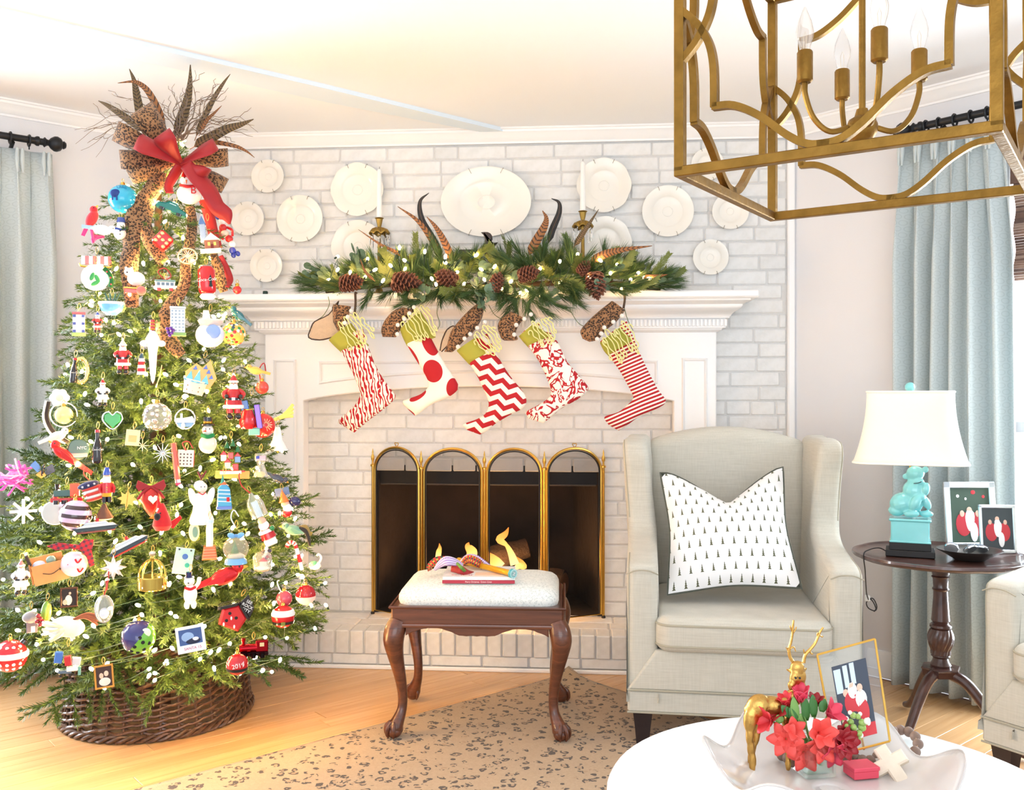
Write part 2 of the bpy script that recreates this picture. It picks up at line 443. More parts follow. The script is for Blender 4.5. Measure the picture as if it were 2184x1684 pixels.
# ------------------------------------------------------------------ crown mouldings, corner boards, baseboards
def profile_run(prof, A, B, inward):
    """prof (out, z); between points A and B (2D), out along inward"""
    P = []
    for (o, z) in prof: P.append([(A[0] + inward[0] * o, A[1] + inward[1] * o, z), (B[0] + inward[0] * o, B[1] + inward[1] * o, z)])
    return MB().grid(P)
crown = [(.0, 2.325), (.007, 2.325), (.009, 2.333), (.017, 2.338), (.028, 2.352), (.039, 2.367), (.044, 2.37), (.046, 2.379), (.054, 2.381), (.054, ZC)]
ex = .1 * math.tan(pi / 8)
def mitre(prof, A, B, inward, dirv, ea, eb):
    P = []
    for (o, z) in prof:
        a = (A[0] + inward[0] * o + dirv[0] * o * ea, A[1] + inward[1] * o + dirv[1] * o * ea, z); b = (B[0] + inward[0] * o - dirv[0] * o * eb, B[1] + inward[1] * o - dirv[1] * o * eb, z)
        P.append([a, b])
    return MB().grid(P)
tq = math.tan(pi / 8)
struct('trim_2', mitre(crown, (CLX, YW), (CRX, YW), (0, -1), (1, 0), tq, tq), M_TRIM)
a, b = wl(0), wl(3.2); struct('trim_3', mitre(crown, a, b, (S2, -S2), (-S2, -S2), tq, 0), M_TRIM)
a, b = wr(0), wr(3.2); struct('trim_4', mitre(crown, a, b, (-S2, -S2), (S2, -S2), tq, 0), M_TRIM)
struct('trim_5', MB().box((CRX - .012, YW - .006, 1.2), (.032, .03, 2.25), ch=.006), M_TRIM, smooth=False)
struct('trim_6', MB().box((CLX + .014, YW - .006, 1.2), (.032, .03, 2.24), ch=.006), M_TRIM, smooth=False)
base = [(0, .11), (.008, .108), (.014, .095), (.014, 0.0)]
a, b = wl(.36), wl(3.2); struct('baseboard_left', mitre(base, a, b, (S2, -S2), (-S2, -S2), 0, 0), M_TRIM)
a, b = wr(.36), wr(3.2); struct('baseboard_right', mitre(base, a, b, (-S2, -S2), (S2, -S2), 0, 0), M_TRIM)
# flat board across the ceiling joint, seen as a cool white band
def onceil(px, py): return onz(px, py, ZC)
m = MB(); rim = [onceil(*p) for p in ((-40, 7), (700, 181), (1118, 283), (1118, 291), (700, 209), (-40, 43))]
m.add([p - Vector((0, 0, .018)) for p in rim] + rim, [tuple(range(6)), tuple(range(6, 12))[::-1]] + [(i, (i + 1) % 6, 6 + (i + 1) % 6, 6 + i) for i in range(6)])
struct('trim_7', m, M_TRIMB, smooth=False, bevel=.003)

# ------------------------------------------------------------------ window in the right wall with woven shade
def window(name, P, hole):
    s0, s1, z0, z1 = hole; m = MB()
    def bar(a, b, c, dd, o0, o1):
        vs = [P(u, z, o) for u in (a, b) for z in (c, dd) for o in (o0, o1)]
        m.add(vs, [(0, 1, 3, 2), (4, 6, 7, 5), (0, 4, 5, 1), (2, 3, 7, 6), (0, 2, 6, 4), (1, 5, 7, 3)])
    cs = .075
    for (a, b, c, dd) in ((s0 - cs, s0, z0 - .02, z1 + cs), (s1, s1 + cs, z0 - .02, z1 + cs), (s0 - cs, s1 + cs, z1, z1 + cs)): bar(a, b, c, dd, 0, .018)
    w = struct(name, m, M_TRIM, smooth=False)
    m = MB(); bar(s0 - .1, s1 + .1, z0 - .03, z0, 0, .026); struct('window_sill', m, M_TRIM, w, smooth=False)
    m = MB(); mid = (z0 + z1) / 2
    for (a, b, c, dd) in ((s0, s0 + .045, z0, z1), (s1 - .045, s1, z0, z1), (s0, s1, z0, z0 + .05), (s0, s1, z1 - .045, z1), (s0, s1, mid - .02, mid + .02)): bar(a, b, c, dd, -.075, -.04)
    struct('window_sash', m, M_TRIM, w, smooth=False)
    m = MB(); u = (s0 + s1) / 2; bar(u - .011, u + .011, z0 + .05, z1 - .045, -.068, -.047); struct('window_muntin', m, M_TRIM, w, smooth=False)
    t = NT(name + '_glass'); tr = t.n('BsdfTransparent'); gl = t.n('BsdfGlossy', {'Roughness': .02}); mx = t.n('MixShader', {0: .06, 1: tr.outputs[0], 2: gl.outputs[0]}); t.link(mx.outputs[0], t.out.inputs[0])
    for (c, dd) in ((z0 + .05, mid - .02), (mid + .02, z1 - .045)):
        struct('window_pane', MB().add([P(s0 + .045, c, -.058), P(s1 - .045, c, -.058), P(s1 - .045, dd, -.058), P(s0 + .045, dd, -.058)], [(0, 1, 2, 3)]), t.mat, w, smooth=False)
    return w
window('window_1', wr, WINR); window('window_2', wl, WINL)
# ------------------------------------------------------------------ mantelpiece
mantel = thing('mantelpiece', 'white wooden mantelpiece with panelled pilasters and a dentilled cornice', 'mantelpiece')
ZM = 1.617; YF = 4.22
xs = [OX0 + (OX1 - OX0) * i / 24 for i in range(25)]
arch = [(x, 1.143 + .066 * (1 - ((x - (OX0 + OX1) / 2) / ((OX1 - OX0) / 2)) ** 2) ** .8) for x in xs]
poly = [(MX0, HZ), (OX0, HZ)] + arch + [(OX1, HZ), (MX1, HZ), (MX1, 1.50), (MX0, 1.50)]
obj('body', MB().prism(poly, YF, YW - .001, ch=.004), M_TRIM, mantel, smooth=False)
def around(prof, x0, x1, yf, yb=YW - .002):
    return MB().grid([[(x0 - o, yb, z), (x0 - o, yf - o, z), (x1 + o, yf - o, z), (x1 + o, yb, z)] for (o, z) in prof])
obj('shelf', MB().box(((-1.632 + .735) / 2, (4.05 + YW) / 2 - .001, ZM - .0155), (2.367, YW - 4.05, .031), ch=.006), M_TRIM, mantel, smooth=False)
bx0, bx1 = MX0, MX1
obj('crown_moulding', around([(.128, 1.586), (.128, 1.578), (.116, 1.572), (.104, 1.566), (.098, 1.564), (.098, 1.556), (.09, 1.546), (.075, 1.537), (.062, 1.528), (.054, 1.516), (.05, 1.512), (.05, 1.508), (.04, 1.508)], bx0, bx1, YF), M_TRIM, mantel, ang=50)
obj('dentil_band', around([(.036, 1.512), (.036, 1.466), (.022, 1.466), (.02, 1.458), (.008, 1.452), (0, 1.448)], bx0, bx1, YF), M_TRIM, mantel, ang=30)
x = MX0 - .03; dm = to_mesh('dentil', MB().box((0, 0, 0), (.011, .010, .030), ch=.0015), smooth=False); dm.materials.append(M_TRIM)
while x < MX1 + .035:
    obj('dentil', dm, None, mantel, loc=(x, YF - .036 - .004, 1.488)); x += .0175
def frame(m, pts, wdt, dep, y, closed=True):
    """mitred strip frame in the x,z plane: bead standing proud of y"""
    inn = inset(pts, wdt); mid1 = inset(pts, wdt * .35); mid2 = inset(pts, wdt * .7)
    A = sum(pts[i][0] * pts[(i + 1) % len(pts)][1] - pts[(i + 1) % len(pts)][0] * pts[i][1] for i in range(len(pts)))
    if A < 0: return frame(m, pts[::-1], wdt, dep, y)
    m.grid([[(p[0], y, p[1]) for p in pts], [(p[0], y - dep, p[1]) for p in mid1], [(p[0], y - dep * .8, p[1]) for p in mid2], [(p[0], y - .0002, p[1]) for p in inn]], cv=True); return m
for (a, b) in ((MX0 + .04, OX0 - .035), (OX1 + .035, MX1 - .04)):
    obj('pilaster_panel', frame(MB(), [(a, .36), (b, .36), (b, 1.335), (a, 1.335)], .014, .009, YF), M_TRIM, mantel)
    obj('plinth', MB().box(((a + b) / 2, YF - .012, .245), (b - a + .11, .03, .168), ch=.006), M_TRIM, mantel, smooth=False)
fz = [(x, z + .06) for x, z in arch if OX0 + .06 < x < OX1 - .06]
fz = [(fz[0][0], fz[0][1])] + fz[1:] + [(fz[-1][0], 1.325), (fz[0][0], 1.325)]
obj('frieze_panel', frame(MB(), fz, .014, .009, YF), M_TRIM, mantel)

# small dark plug end of the light string on the shelf
p = ony(566, 627, 4.13); t = thing('light_string_plug', 'small dark green plug of the light string lying on the mantel shelf', 'plug', (p.x, p.y, ZM))
obj('plug_body', MB().box((0, 0, .011), (.02, .018, .022), ch=.003), pm('plug_green', (20, 52, 46), .5), t, smooth=False)
obj('wire', MB().tube(crom([(-.05, .01, .004), (-.12, .0, .004), (-.01, .012, .006), (.07, .01, .004), (.16, -.01, .004)], 6), .0018, 6), pm('plug_green', (20, 52, 46)), t)

# ------------------------------------------------------------------ fire: logs, grate, flames
t = thing('fire_grate', 'black iron grate holding the logs in the firebox', 'grate', (-.45, YW + .17, .163))
for i in range(7): obj('bar', MB().tube([(-.24 + i * .08, -.13, .1), (-.24 + i * .08, -.12, .05), (-.24 + i * .08, .12, .05)], .007), M_BLACK, t)
for y in (-.11, .11): obj('rail', MB().tube([(-.27, y, .045), (.27, y, .045)], .008), M_BLACK, t)
for sx in (-1, 1):
    for y in (-.11, .11): obj('leg', MB().tube([(sx * .24, y, .045), (sx * .24, y, 0.002)], .008), M_BLACK, t)
M_LOG = pm('charred_bark', (58, 44, 36), .95, nz=(18, .6), bump=(40, .8))
M_LOGE = pm('log_end', (120, 84, 56), .9, nz=(30, .3))
def log(label, c, d, L, r, seed):
    t = thing('log', label, 'log', c); d = Vector(d).normalized(); rr = random.Random(seed); q = Vector((0, 0, 1)).rotation_difference(d).to_matrix().to_4x4()
    ph = [rr.uniform(0, 6) for _ in range(4)]
    obj('bark', MB().lathe([(r * (1 + .1 * sin(i + ph[0])), -L / 2 + L * i / 10) for i in range(11)], 18, M=q, mod=lambda a, z: 1 + .07 * sin(3 * a + ph[1] + 6 * z) + .04 * sin(7 * a + ph[2])), M_LOG, t)
    obj('cut_end', MB().lathe([(.0, L / 2 - .004), (r * .85, L / 2 - .004), (r * .85, L / 2 + .002), (0, L / 2 + .003)], 16, M=q), M_LOGE, t)
log('lower charred log lying across the left of the grate', (-.60, YW + .12, .275), (1, .25, .05), .34, .058, 1)
log('lower charred log on the right of the grate', (-.27, YW + .16, .278), (1, -.3, .04), .36, .06, 2)
log('upper split log leaning over the other two logs', (-.47, YW + .2, .375), (1, .2, .28), .4, .052, 3)
tf = NT('flame'); uvv = tf.n('TexCoord').outputs['UV']; s_ = tf.sep(uvv)
cr = tf.ramp(s_[0], [(0, (1, .62, .22, 1)), (.35, (1, .45, .1, 1)), (1, (.9, .22, .03, 1))]); em = tf.n('Emission', {'Color': cr, 'Strength': 3.2})
lw = tf.n('LayerWeight', {'Blend': .5}).outputs['Facing']; trn = tf.n('BsdfTransparent')
mx = tf.n('MixShader', {0: tf.m('MULTIPLY', tf.m('SUBTRACT', 1.0, tf.m('MULTIPLY', s_[0], .55)), .97), 1: trn.outputs[0], 2: em.outputs[0]}); tf.link(mx.outputs[0], tf.out.inputs[0])
def flame(label, pts, ws):
    """pts in photo pixels (base to tip), real flames at the grate's depth"""
    P3 = [ony(px, py, YW + .05) for px, py in pts]; o = P3[0]; t = thing('flame', label, 'fire', o, group='flames on the logs')
    pp = crom([p - o for p in P3], 5); n = len(pp); ww = []
    for i in range(n):
        u = i / (n - 1) * (len(ws) - 1); j = min(int(u), len(ws) - 2); ww.append((ws[j] + (ws[j + 1] - ws[j]) * (u - j)) * 2.15e-3)
    obj('tongue', MB().tube(pp, ww, 10, flat=.6), tf.mat, t)
flame('tall orange flame above the right hand log', [(1098, 1203), (1090, 1180), (1080, 1162), (1066, 1150), (1078, 1138), (1085, 1124)], [10, 7, 4, 9, 6, .5])
flame('broad yellow flame at the middle of the fire', [(1066, 1210), (1056, 1198), (1046, 1186), (1040, 1176)], [14, 13, 8, .8])
flame('short hooked flame furthest right in the fire', [(1098, 1212), (1108, 1206), (1118, 1208), (1112, 1198), (1100, 1186)], [4, 7, 6, 5, .5])
flame('flame licking up behind the ribbons on the stool', [(1006, 1186), (1006, 1176), (998, 1164), (1000, 1156)], [11, 12, 7, .6])
flame('small flame furthest left in the fire', [(934, 1190), (936, 1176), (938, 1168), (937, 1158)], [6, 6, 4, .5])
l = bpy.data.lights.new('fire_light', 'POINT'); l.energy = 14; l.color = (1, .5, .18); l.shadow_soft_size = .08
o = bpy.data.objects.new('fire_light', l); COL.objects.link(o); o.location = (-.42, YW + .03, .36)

# ------------------------------------------------------------------ brass fire screen
scr = thing('fire_screen', 'folding four-panel brass fire screen with arched tops and black mesh', 'fire screen', (0, 0, HZ))
tm = NT('screen_mesh'); v = tm.coord('Object', (420, 420, 420)); s_ = tm.sep(v)
gx = tm.m('LESS_THAN', tm.m('ABSOLUTE', tm.m('SUBTRACT', tm.m('FRACT', tm.m('ADD', s_[0], s_[2])), .5)), .15); gy = tm.m('LESS_THAN', tm.m('ABSOLUTE', tm.m('SUBTRACT', tm.m('FRACT', tm.m('SUBTRACT', s_[0], s_[2])), .5)), .15)
b2 = tm.n('BsdfDiffuse', {'Color': (.012, .011, .011, 1)}); tr = tm.n('BsdfTransparent'); mx = tm.n('MixShader', {0: tm.m('MULTIPLY', tm.m('MAXIMUM', gx, gy), .75), 1: tr.outputs[0], 2: b2.outputs[0]}); tm.link(mx.outputs[0], tm.out.inputs[0])
E = [ony(795, 1312, YW - .03), ony(898, 1326, 4.12), ony(1033, 1332, 4.12), ony(1161, 1332, 4.12), ony(1287, 1320, YW - .03)]
E = [Vector((p.x, p.y, 0)) for p in E]; ZTOP = .772; ZSP = .665
for i in range(4):
    A, B = E[i], E[i + 1]; dv = (B - A).normalized(); A2, B2 = A + dv * .012, B - dv * .012; L = (B2 - A2).length
    def P(u, z): return A2 + dv * u + Vector((0, 0, z))
    arc = [P(L / 2 - L / 2 * cos(pi * k / 20), ZSP + (ZTOP - ZSP) * sin(pi * k / 20)) for k in range(21)]
    loop = [P(0, .02)] + arc + [P(L, .02)]
    fr = obj('panel_frame', MB().tube(loop, .0065, 8, closed=True), M_BRASS, scr)
    inn = [P(0, .02), P(L, .02)] + arc[::-1]
    obj('wire_mesh', MB().add(inn, [tuple(range(len(inn)))]), tm.mat, fr, smooth=False)
    inn2 = inset([(0.007, .02), (L - .007, .02)] + [(L / 2 + (L / 2 - .007) * cos(pi * k / 20), ZSP + (ZTOP - ZSP - .008) * sin(pi * k / 20)) for k in range(21)], .003)
    obj('mesh_border', MB().tube([P(u, z) for u, z in inn2], .003, 6, closed=True), M_BLACK, fr)
for i in range(5):
    p = E[i]; zt = ZSP + .02
    obj('hinge_post', MB().tube([p + Vector((0, 0, .008)), p + Vector((0, 0, zt))], .006, 8), M_BRASS, scr)
    obj('finial', MB().lathe([(.0, zt - .006), (.011, zt - .004), (.011, zt + .004), (.005, zt + .008), (.004, zt + .02), (.008, zt + .03), (.008, zt + .042), (.003, zt + .054), (.004, zt + .06), (.001, zt + .078)], 12, (p.x, p.y, 0)), M_BRASS, scr)
    obj('foot', MB().lathe([(.0, .0), (.009, 0), (.01, .006), (.006, .012), (0, .012)], 10, (p.x, p.y, 0)), M_BLACK, scr)
for i in (0, 3):
    c = (E[i] + E[i + 1]) / 2
    dv = (E[i + 1] - E[i]).normalized()
    obj('handle', MB().tube(crom([c + Vector((0, 0, ZTOP + .004)), c - dv * .01 + Vector((0, 0, ZTOP + .02)), c + Vector((0, 0, ZTOP + .021)), c + dv * .012 + Vector((0, 0, ZTOP + .019)), c + dv * .004 + Vector((0, 0, ZTOP + .004))], 4), .002, 6), M_BRASS, scr)

# ------------------------------------------------------------------ white plates on the brick
M_PLATE = pm('white_ironstone', (243, 239, 230), .22, nz=(6, .03), coat=.3)
M_WIRE = pm('plate_wire', (150, 140, 120), .35, .9)
def plate(px, py, rx, label, rz=None, scal=0, off=.012, amp=.035, ridge=True):
    c = ony(px, py, YW - off); r = rx * c.y / F * 1.0; k = (rz / rx) if rz else 1.0
    t = thing('wall_plate', label, 'plate', c, group='white plates on the brick wall')
    m = MB(); N = 64 if scal else 44; P = []
    for (q, y) in ((.03, -.004), (.18, -.004), (.185, -.0055), (.2, -.0055), (.205, -.004), (.55, -.003), (.60, -.006), (.66, -.0105), (.84, -.014), (.95, -.017), (1, -.0175), (1, -.014), (.8, -.009), (.55, 0), (.03, .0)):
        if not ridge and .17 < q < .21: y = -.004
        row = []
        for i in range(N):
            a = 2 * pi * i / N; f = 1 + (amp * abs(cos(scal * a / 2)) * min(1, max(0, (q - .5) * 2.5)) - amp / 2 if scal else 0)
            row.append((r * q * f * cos(a) + (0 if q else 1e-4 * cos(a)), y, r * k * q * f * sin(a) + (0 if q else 1e-4 * sin(a))))
        P.append(row)
    m.grid(P, cv=True, caps=True); obj("dish", m, M_PLATE, t, ang=60)
    for a in (68, 112, 248, 292):
        a = radians(a); d = Vector((cos(a), 0, k * sin(a)))
        obj('hanger_clip', MB().tube([d * (r * .86) + Vector((0, -.0185, 0)), d * (r * 1.0) + Vector((0, -.0205, 0)), d * (r * 1.03) + Vector((0, -.012, 0)), d * (r * 1.0) + Vector((0, .004, 0))], .0011, 5), M_WIRE, t)
plate(573, 377, 36, 'small round white plate, uppermost beside the tree')
plate(530, 467, 37, 'small round white plate closest to the tree')
plate(641, 467, 51, 'medium round white plate just right of the two small ones by the tree')
plate(570, 567, 36, 'small round white plate just above the left end of the mantel')
plate(763, 405, 57, 'scalloped white plate behind the left candle', scal=8)
plate(764, 527, 57, 'scalloped white plate half hidden by the left end of the garland', scal=8)
plate(1037, 431, 97, 'large oval white platter over the middle of the mantel', rz=75, off=.014)
plate(1288, 396, 57, 'scalloped white plate behind the right candle', scal=8)
plate(1291, 518, 55, 'scalloped white plate behind the right candlestick crystals', scal=8)
plate(1424, 451, 54, 'medium round white plate right of the right candle')
plate(1557, 451, 38, 'small round white plate partly covered by the lantern frame')
plate(1515, 549, 37, 'small round white plate just above the right end of the mantel')
plate(1508, 352, 34, 'small round white plate behind the hanging lantern')

# ------------------------------------------------------------------ curtains, rods, shade
def curtain_mat():
    t = NT('pale_blue_woven_curtain'); v = t.coord('UV', (26, 90, 1)); s_ = t.sep(v)
    row = t.m('FLOOR', s_[1]); fx = t.m('SUBTRACT', t.m('FRACT', t.m('ADD', s_[0], t.m('MULTIPLY', t.m('MODULO', row, 2.0), .5))), .5); fy = t.m('SUBTRACT', t.m('FRACT', s_[1]), .5)
    d = t.m('SQRT', t.m('ADD', t.m('MULTIPLY', fx, fx), t.m('MULTIPLY', fy, fy))); ring = t.m('LESS_THAN', t.m('ABSOLUTE', t.m('SUBTRACT', d, .38)), .06)
    c = t.mix(t.m('MULTIPLY', ring, .5), lin((208, 218, 220)), lin((178, 190, 190))); f = t.noise(t.coord('Object'), 300, 2)
    nd = t.mix(t.m('MULTIPLY', f, .3), c, lin((205, 216, 214))); t.col(nd); t.set('Roughness', .9); t.set('Sheen Weight', .2)
    tl = t.n('BsdfTranslucent', {'Color': lin((206, 216, 218))}); mx = t.n('MixShader', {0: .16, 1: t.b.outputs[0], 2: tl.outputs[0]}); t.link(mx.outputs[0], t.out.inputs[0])
    return t.mat
M_CURT = curtain_mat()
M_ROD = pm('black_iron_rod', (26, 28, 32), .4, .3)
def curtain(P, s0, s1, ztop, label, folds, seed, offc=.09, spread=.03, zb=.015):
    rr = random.Random(seed); nu = folds * 14 + 1; nv = 40
    L = s1 - s0; o = P((s0 + s1) / 2, 0, 0); t = thing('curtain', label, 'curtain', o); G = []
    ph = [rr.uniform(-.5, .5) for _ in range(folds + 2)]; am = [rr.uniform(.7, 1.25) for _ in range(folds + 2)]
    for i in range(nu):
        u = i / (nu - 1); row = []
        for j in range(nv):
            v_ = j / (nv - 1); z = ztop - (ztop - zb) * v_; x = u * folds; k = int(min(x, folds - 1e-6)); fr = x - k
            pinch = max(0, 1 - v_ / .045) if v_ < .045 else 0; open_ = min(1, v_ / .22)
            wave = sin(2 * pi * (fr + .08 * ph[k] * open_))
            amp = (.018 + .024 * open_) * am[k] * (1 - .3 * pinch)
            soft = .012 * sin(2 * pi * (x * .5 + ph[k] * .2) + v_ * 2.2) * open_
            lip = .020 * max(0, 1 - abs(fr - .25) / .1) * (1 - open_) * (1 if v_ > .02 else .5)
            sx = s0 - spread * open_ + (L + 2 * spread * open_) * u + .012 * sin(2 * pi * fr * 2 + ph[k]) * (1 - open_) + .01 * sin(v_ * 3 + k)
            row.append(P(sx, z, offc + amp * wave + soft + lip) - o)
        G.append(row)
    obj('panel', MB().grid(G), M_CURT, t, ang=80, solid=.003)
    m = MB()
    for k in range(folds):
        for dx in (-.1, .1):
            s = s0 + (k + .25 + dx) / folds * L; m = MB().tube([P(s, ztop - .002, offc + .028) - o, P(s + .004, ztop - .05, offc + .04) - o, P(s, ztop - .1, offc + .036) - o], [.006, .009, .004], 8)
            obj('pinch_pleat', m, M_CURT, t)
    return t
def rod(P, s0, s1, z, label, rings, off=.115):
    o = P(s0, z, off); t = thing('curtain_rod', label, 'curtain rod', o); Q = lambda s, zz=0, of=0: P(s, z + zz, off + of) - o
    obj('pole', MB().tube([Q(s0), Q(s1)], .0145, 12), M_ROD, t)
    d = (Q(s1) - Q(s0)).normalized(); rot = Vector((0, 0, 1)).rotation_difference(-d).to_matrix().to_4x4()
    obj('finial', MB().lathe([(.015, -.02), (.02, -.012), (.02, -.004), (.014, 0), (.014, .012), (.021, .018), (.014, .026), (.012, .034), (.022, .042), (.031, .056), (.032, .066), (.026, .08), (.014, .088), (.017, .092), (.012, .1), (.002, .103)], 16, M=rot), M_ROD, t)
    obj('bracket', MB().tube([P(s0 + .1, z - .05, .0) - o, P(s0 + .1, z - .05, .05) - o, P(s0 + .1, z - .02, off) - o], .008, 8), M_ROD, t)
    for s in rings:
        c = Q(s, -.004); m = MB().tube([c + Vector((0, 0, .022 * cos(a))) + (Q(s, 0, .022) - Q(s)) * sin(a) for a in [2 * pi * k / 16 for k in range(16)]], .0042, 6, closed=True)
        rg = obj('ring', m, M_ROD, t); obj('ring_eyelet', MB().tube([c + Vector((0, 0, -.022)), c + Vector((0, 0, -.036))], .003, 6), M_ROD, rg)
rod(wl, .73, 2.9, 2.215, 'black iron curtain rod with a turned finial, left of the tree', [.77, .84, .93, 1.02, 1.12])
curtain(wl, .68, 1.28, 2.175, 'pale pinch-pleated curtain to the left of the tree', 6, 4, zb=.02)
rod(wr, .63, 2.9, 2.215, 'black iron curtain rod above the window, behind the lantern', [.66, .71, .77, .83, .89, .96])
curtain(wr, .545, .945, 2.175, 'pale blue pinch-pleated curtain behind the table lamp', 6, 9, zb=.02)
# woven wood shade
sh = thing('woven_shade', 'brown woven wood shade rolled half way down the right window', 'blind', wr(1.45, 2.06, .02)); o = sh.location.copy()
M_SH = [pm('shade_reed_%d' % i, c, .75, nz=(60, .25)) for i, c in enumerate([(112, 84, 70), (132, 102, 86), (96, 72, 62), (150, 124, 108)])]
z = 2.05
while z > 1.60:
    hgt = R.uniform(.008, .012); fold = .012 * sin((z - 1.6) / .15 * 2 * pi)
    m = MB(); vs = [wr(s, zz, of) - o for s in (.95, 2.28) for zz in (z, z - hgt + .0008) for of in (.022 + fold, .026 + fold)]
    m.add(vs, [(0, 1, 3, 2), (4, 6, 7, 5), (0, 4, 5, 1), (2, 3, 7, 6), (0, 2, 6, 4), (1, 5, 7, 3)])
    obj('slat', m, R.choice(M_SH), sh, smooth=False); z -= hgt
vs = [wr(s, zz, of) - o for s in (.94, 2.29) for zz in (2.06, 1.95) for of in (.036, .041)]
obj('valance', MB().add(vs, [(0, 1, 3, 2), (4, 6, 7, 5), (0, 4, 5, 1), (2, 3, 7, 6), (0, 2, 6, 4), (1, 5, 7, 3)]), M_SH[0], sh, smooth=False)
# ------------------------------------------------------------------ greenery meshes
def green(name, c1, c2, rough=.5, tr=.0):
    t = NT(name); oi = t.n('ObjectInfo').outputs['Random']; f = t.noise(t.coord('Object'), 24, 2)
    c = t.mix(t.m('ADD', t.m('MULTIPLY', oi, .6), t.m('MULTIPLY', f, .4)), lin(c1), lin(c2)); t.col(c); t.set('Roughness', rough)
    if tr:
        tl = t.n('BsdfTranslucent', {'Color': c}); mx = t.n('MixShader', {0: tr, 1: t.b.outputs[0], 2: tl.outputs[0]}); t.link(mx.outputs[0], t.out.inputs[0])
    return t.mat
M_PINE = green('white_pine_needles', (40, 74, 42), (92, 120, 66)); M_CEDAR = green('cedar_frond', (84, 106, 48), (140, 148, 76)); M_EUC = green('eucalyptus_leaf', (84, 116, 92), (128, 152, 122), .45, .15)
M_FIR = green('fir_needles', (44, 76, 34), (96, 120, 50), .5); M_STEM = pm('twig_bark', (84, 60, 40), .8, nz=(60, .3))
def needles(m, rr, p, d, n, L, ang, w, spin=1.0, flat=1.0):
    """n needles around point p along growth direction d"""
    d = d.normalized(); a = d.orthogonal().normalized(); b = d.cross(a)
    for i in range(n):
        ph = rr.uniform(0, 2 * pi); an = ang * rr.uniform(.6, 1.25); l = L * rr.uniform(.75, 1.1)
        v = d * cos(an) + (a * cos(ph) + b * sin(ph) * flat) * sin(an); s = v.cross(d); s = (s.normalized() if s.length > 1e-6 else a) * w / 2
        q = p + v * l * .55 + d * l * .03; e = p + v * l
        k = len(m.v); m.v += [tuple(p - s), tuple(p + s), tuple(q + s), tuple(q - s), tuple(e)]; m.f += [(k, k + 1, k + 2, k + 3), (k + 3, k + 2, k + 4)]
def pine_tuft(seed):
    rr = random.Random(seed); m = MB(); n = 9; L = .10
    for i in range(n):
        p = Vector((.004 * sin(i), .004 * cos(i * 2), L * i / n)); needles(m, rr, p, Vector((rr.uniform(-.15, .15), rr.uniform(-.15, .15), 1)), 15, .085, .5 - .03 * i, .0016)
    return to_mesh('pine_sprig', m, smooth=False)
def cedar(seed):
    rr = random.Random(seed); m = MB(); L = .17
    def leaf(p, d, l, w):
        s = Vector((-d.z, 0, d.x)).normalized() * w; k = len(m.v); q = p + d * l * .5
        m.v += [tuple(p - s * .5), tuple(p + s * .5), tuple(q + s), tuple(p + d * l), tuple(q - s)]; m.f += [(k, k + 1, k + 2, k + 3, k + 4)]
    for i in range(13):
        u = i / 13; p = Vector((.01 * sin(u * 4), .012 * sin(u * 3 + seed), L * u))
        for sg in (-1, 1):
            a = sg * rr.uniform(.5, .8); bl = .055 * (1 - u * .7) * rr.uniform(.8, 1.1); d = Vector((sin(a), rr.uniform(-.15, .15), cos(a)))
            for j in range(6):
                v = j / 6; p2 = p + d * bl * v
                for s2 in (-1, 1):
                    a2 = a + s2 * .6; leaf(p2, Vector((sin(a2), rr.uniform(-.2, .2), cos(a2))), .016 * (1 - v * .5), .0022)
            leaf(p + d * bl, d, .014, .002)
    return to_mesh('cedar_sprig', m, smooth=False)
def euc(seed):
    rr = random.Random(seed); m = MB()
    m.tube(crom([(0, 0, 0), (.005, .01, .06), (-.004, .02, .13)], 5), [.0016] * 11, 5)
    for i in range(6):
        z = .015 + .02 * i
        for sg in (-1, 1):
            r = .017 * rr.uniform(.7, 1.1); c = Vector((sg * (r + .004), .01 + z * .06, z + r * .5)); tilt = rr.uniform(-.6, .6); k = len(m.v)
            N = 10
            for j in range(N):
                a = 2 * pi * j / N; x, zz = r * cos(a), r * sin(a) * 1.1; m.v.append(tuple(c + Vector((x * cos(tilt), x * sin(tilt) + .1 * zz, zz))))
            m.v.append(tuple(c + Vector((0, .003, 0)))); m.f += [(k + j, k + (j + 1) % N, k + N) for j in range(N)]
    return to_mesh('eucalyptus_sprig', m, smooth=False)
PT = [pine_tuft(i) for i in range(4)]; CE = [cedar(i) for i in range(3)]; EU = [euc(i) for i in range(2)]
for me in PT: me.materials.append(M_PINE)
for me in CE: me.materials.append(M_CEDAR)
for me in EU: me.materials.append(M_EUC)
gx = lambda px: ony(px, 600, 4.1).x
gar = thing('garland', 'lush pine, cedar and eucalyptus garland draped along the mantel shelf', 'garland', (0, 0, 0))
obj('vine', MB().tube(crom([(gx(690), 4.14, ZM + .022), (gx(850), 4.11, ZM + .045), (gx(1050), 4.13, ZM + .035), (gx(1250), 4.1, ZM + .045), (gx(1410), 4.14, ZM + .02)], 6), .012, 8), M_STEM, gar)
def sprig(me, p, d, sc, roll):
    o = obj('sprig', me, None, gar, loc=p); q = Vector((0, 0, 1)).rotation_difference(Vector(d).normalized()); o.rotation_mode = 'QUATERNION'; o.rotation_quaternion = q @ Quaternion((0, 0, 1), roll); o.scale = (sc, sc, sc); return o
rg = random.Random(5)
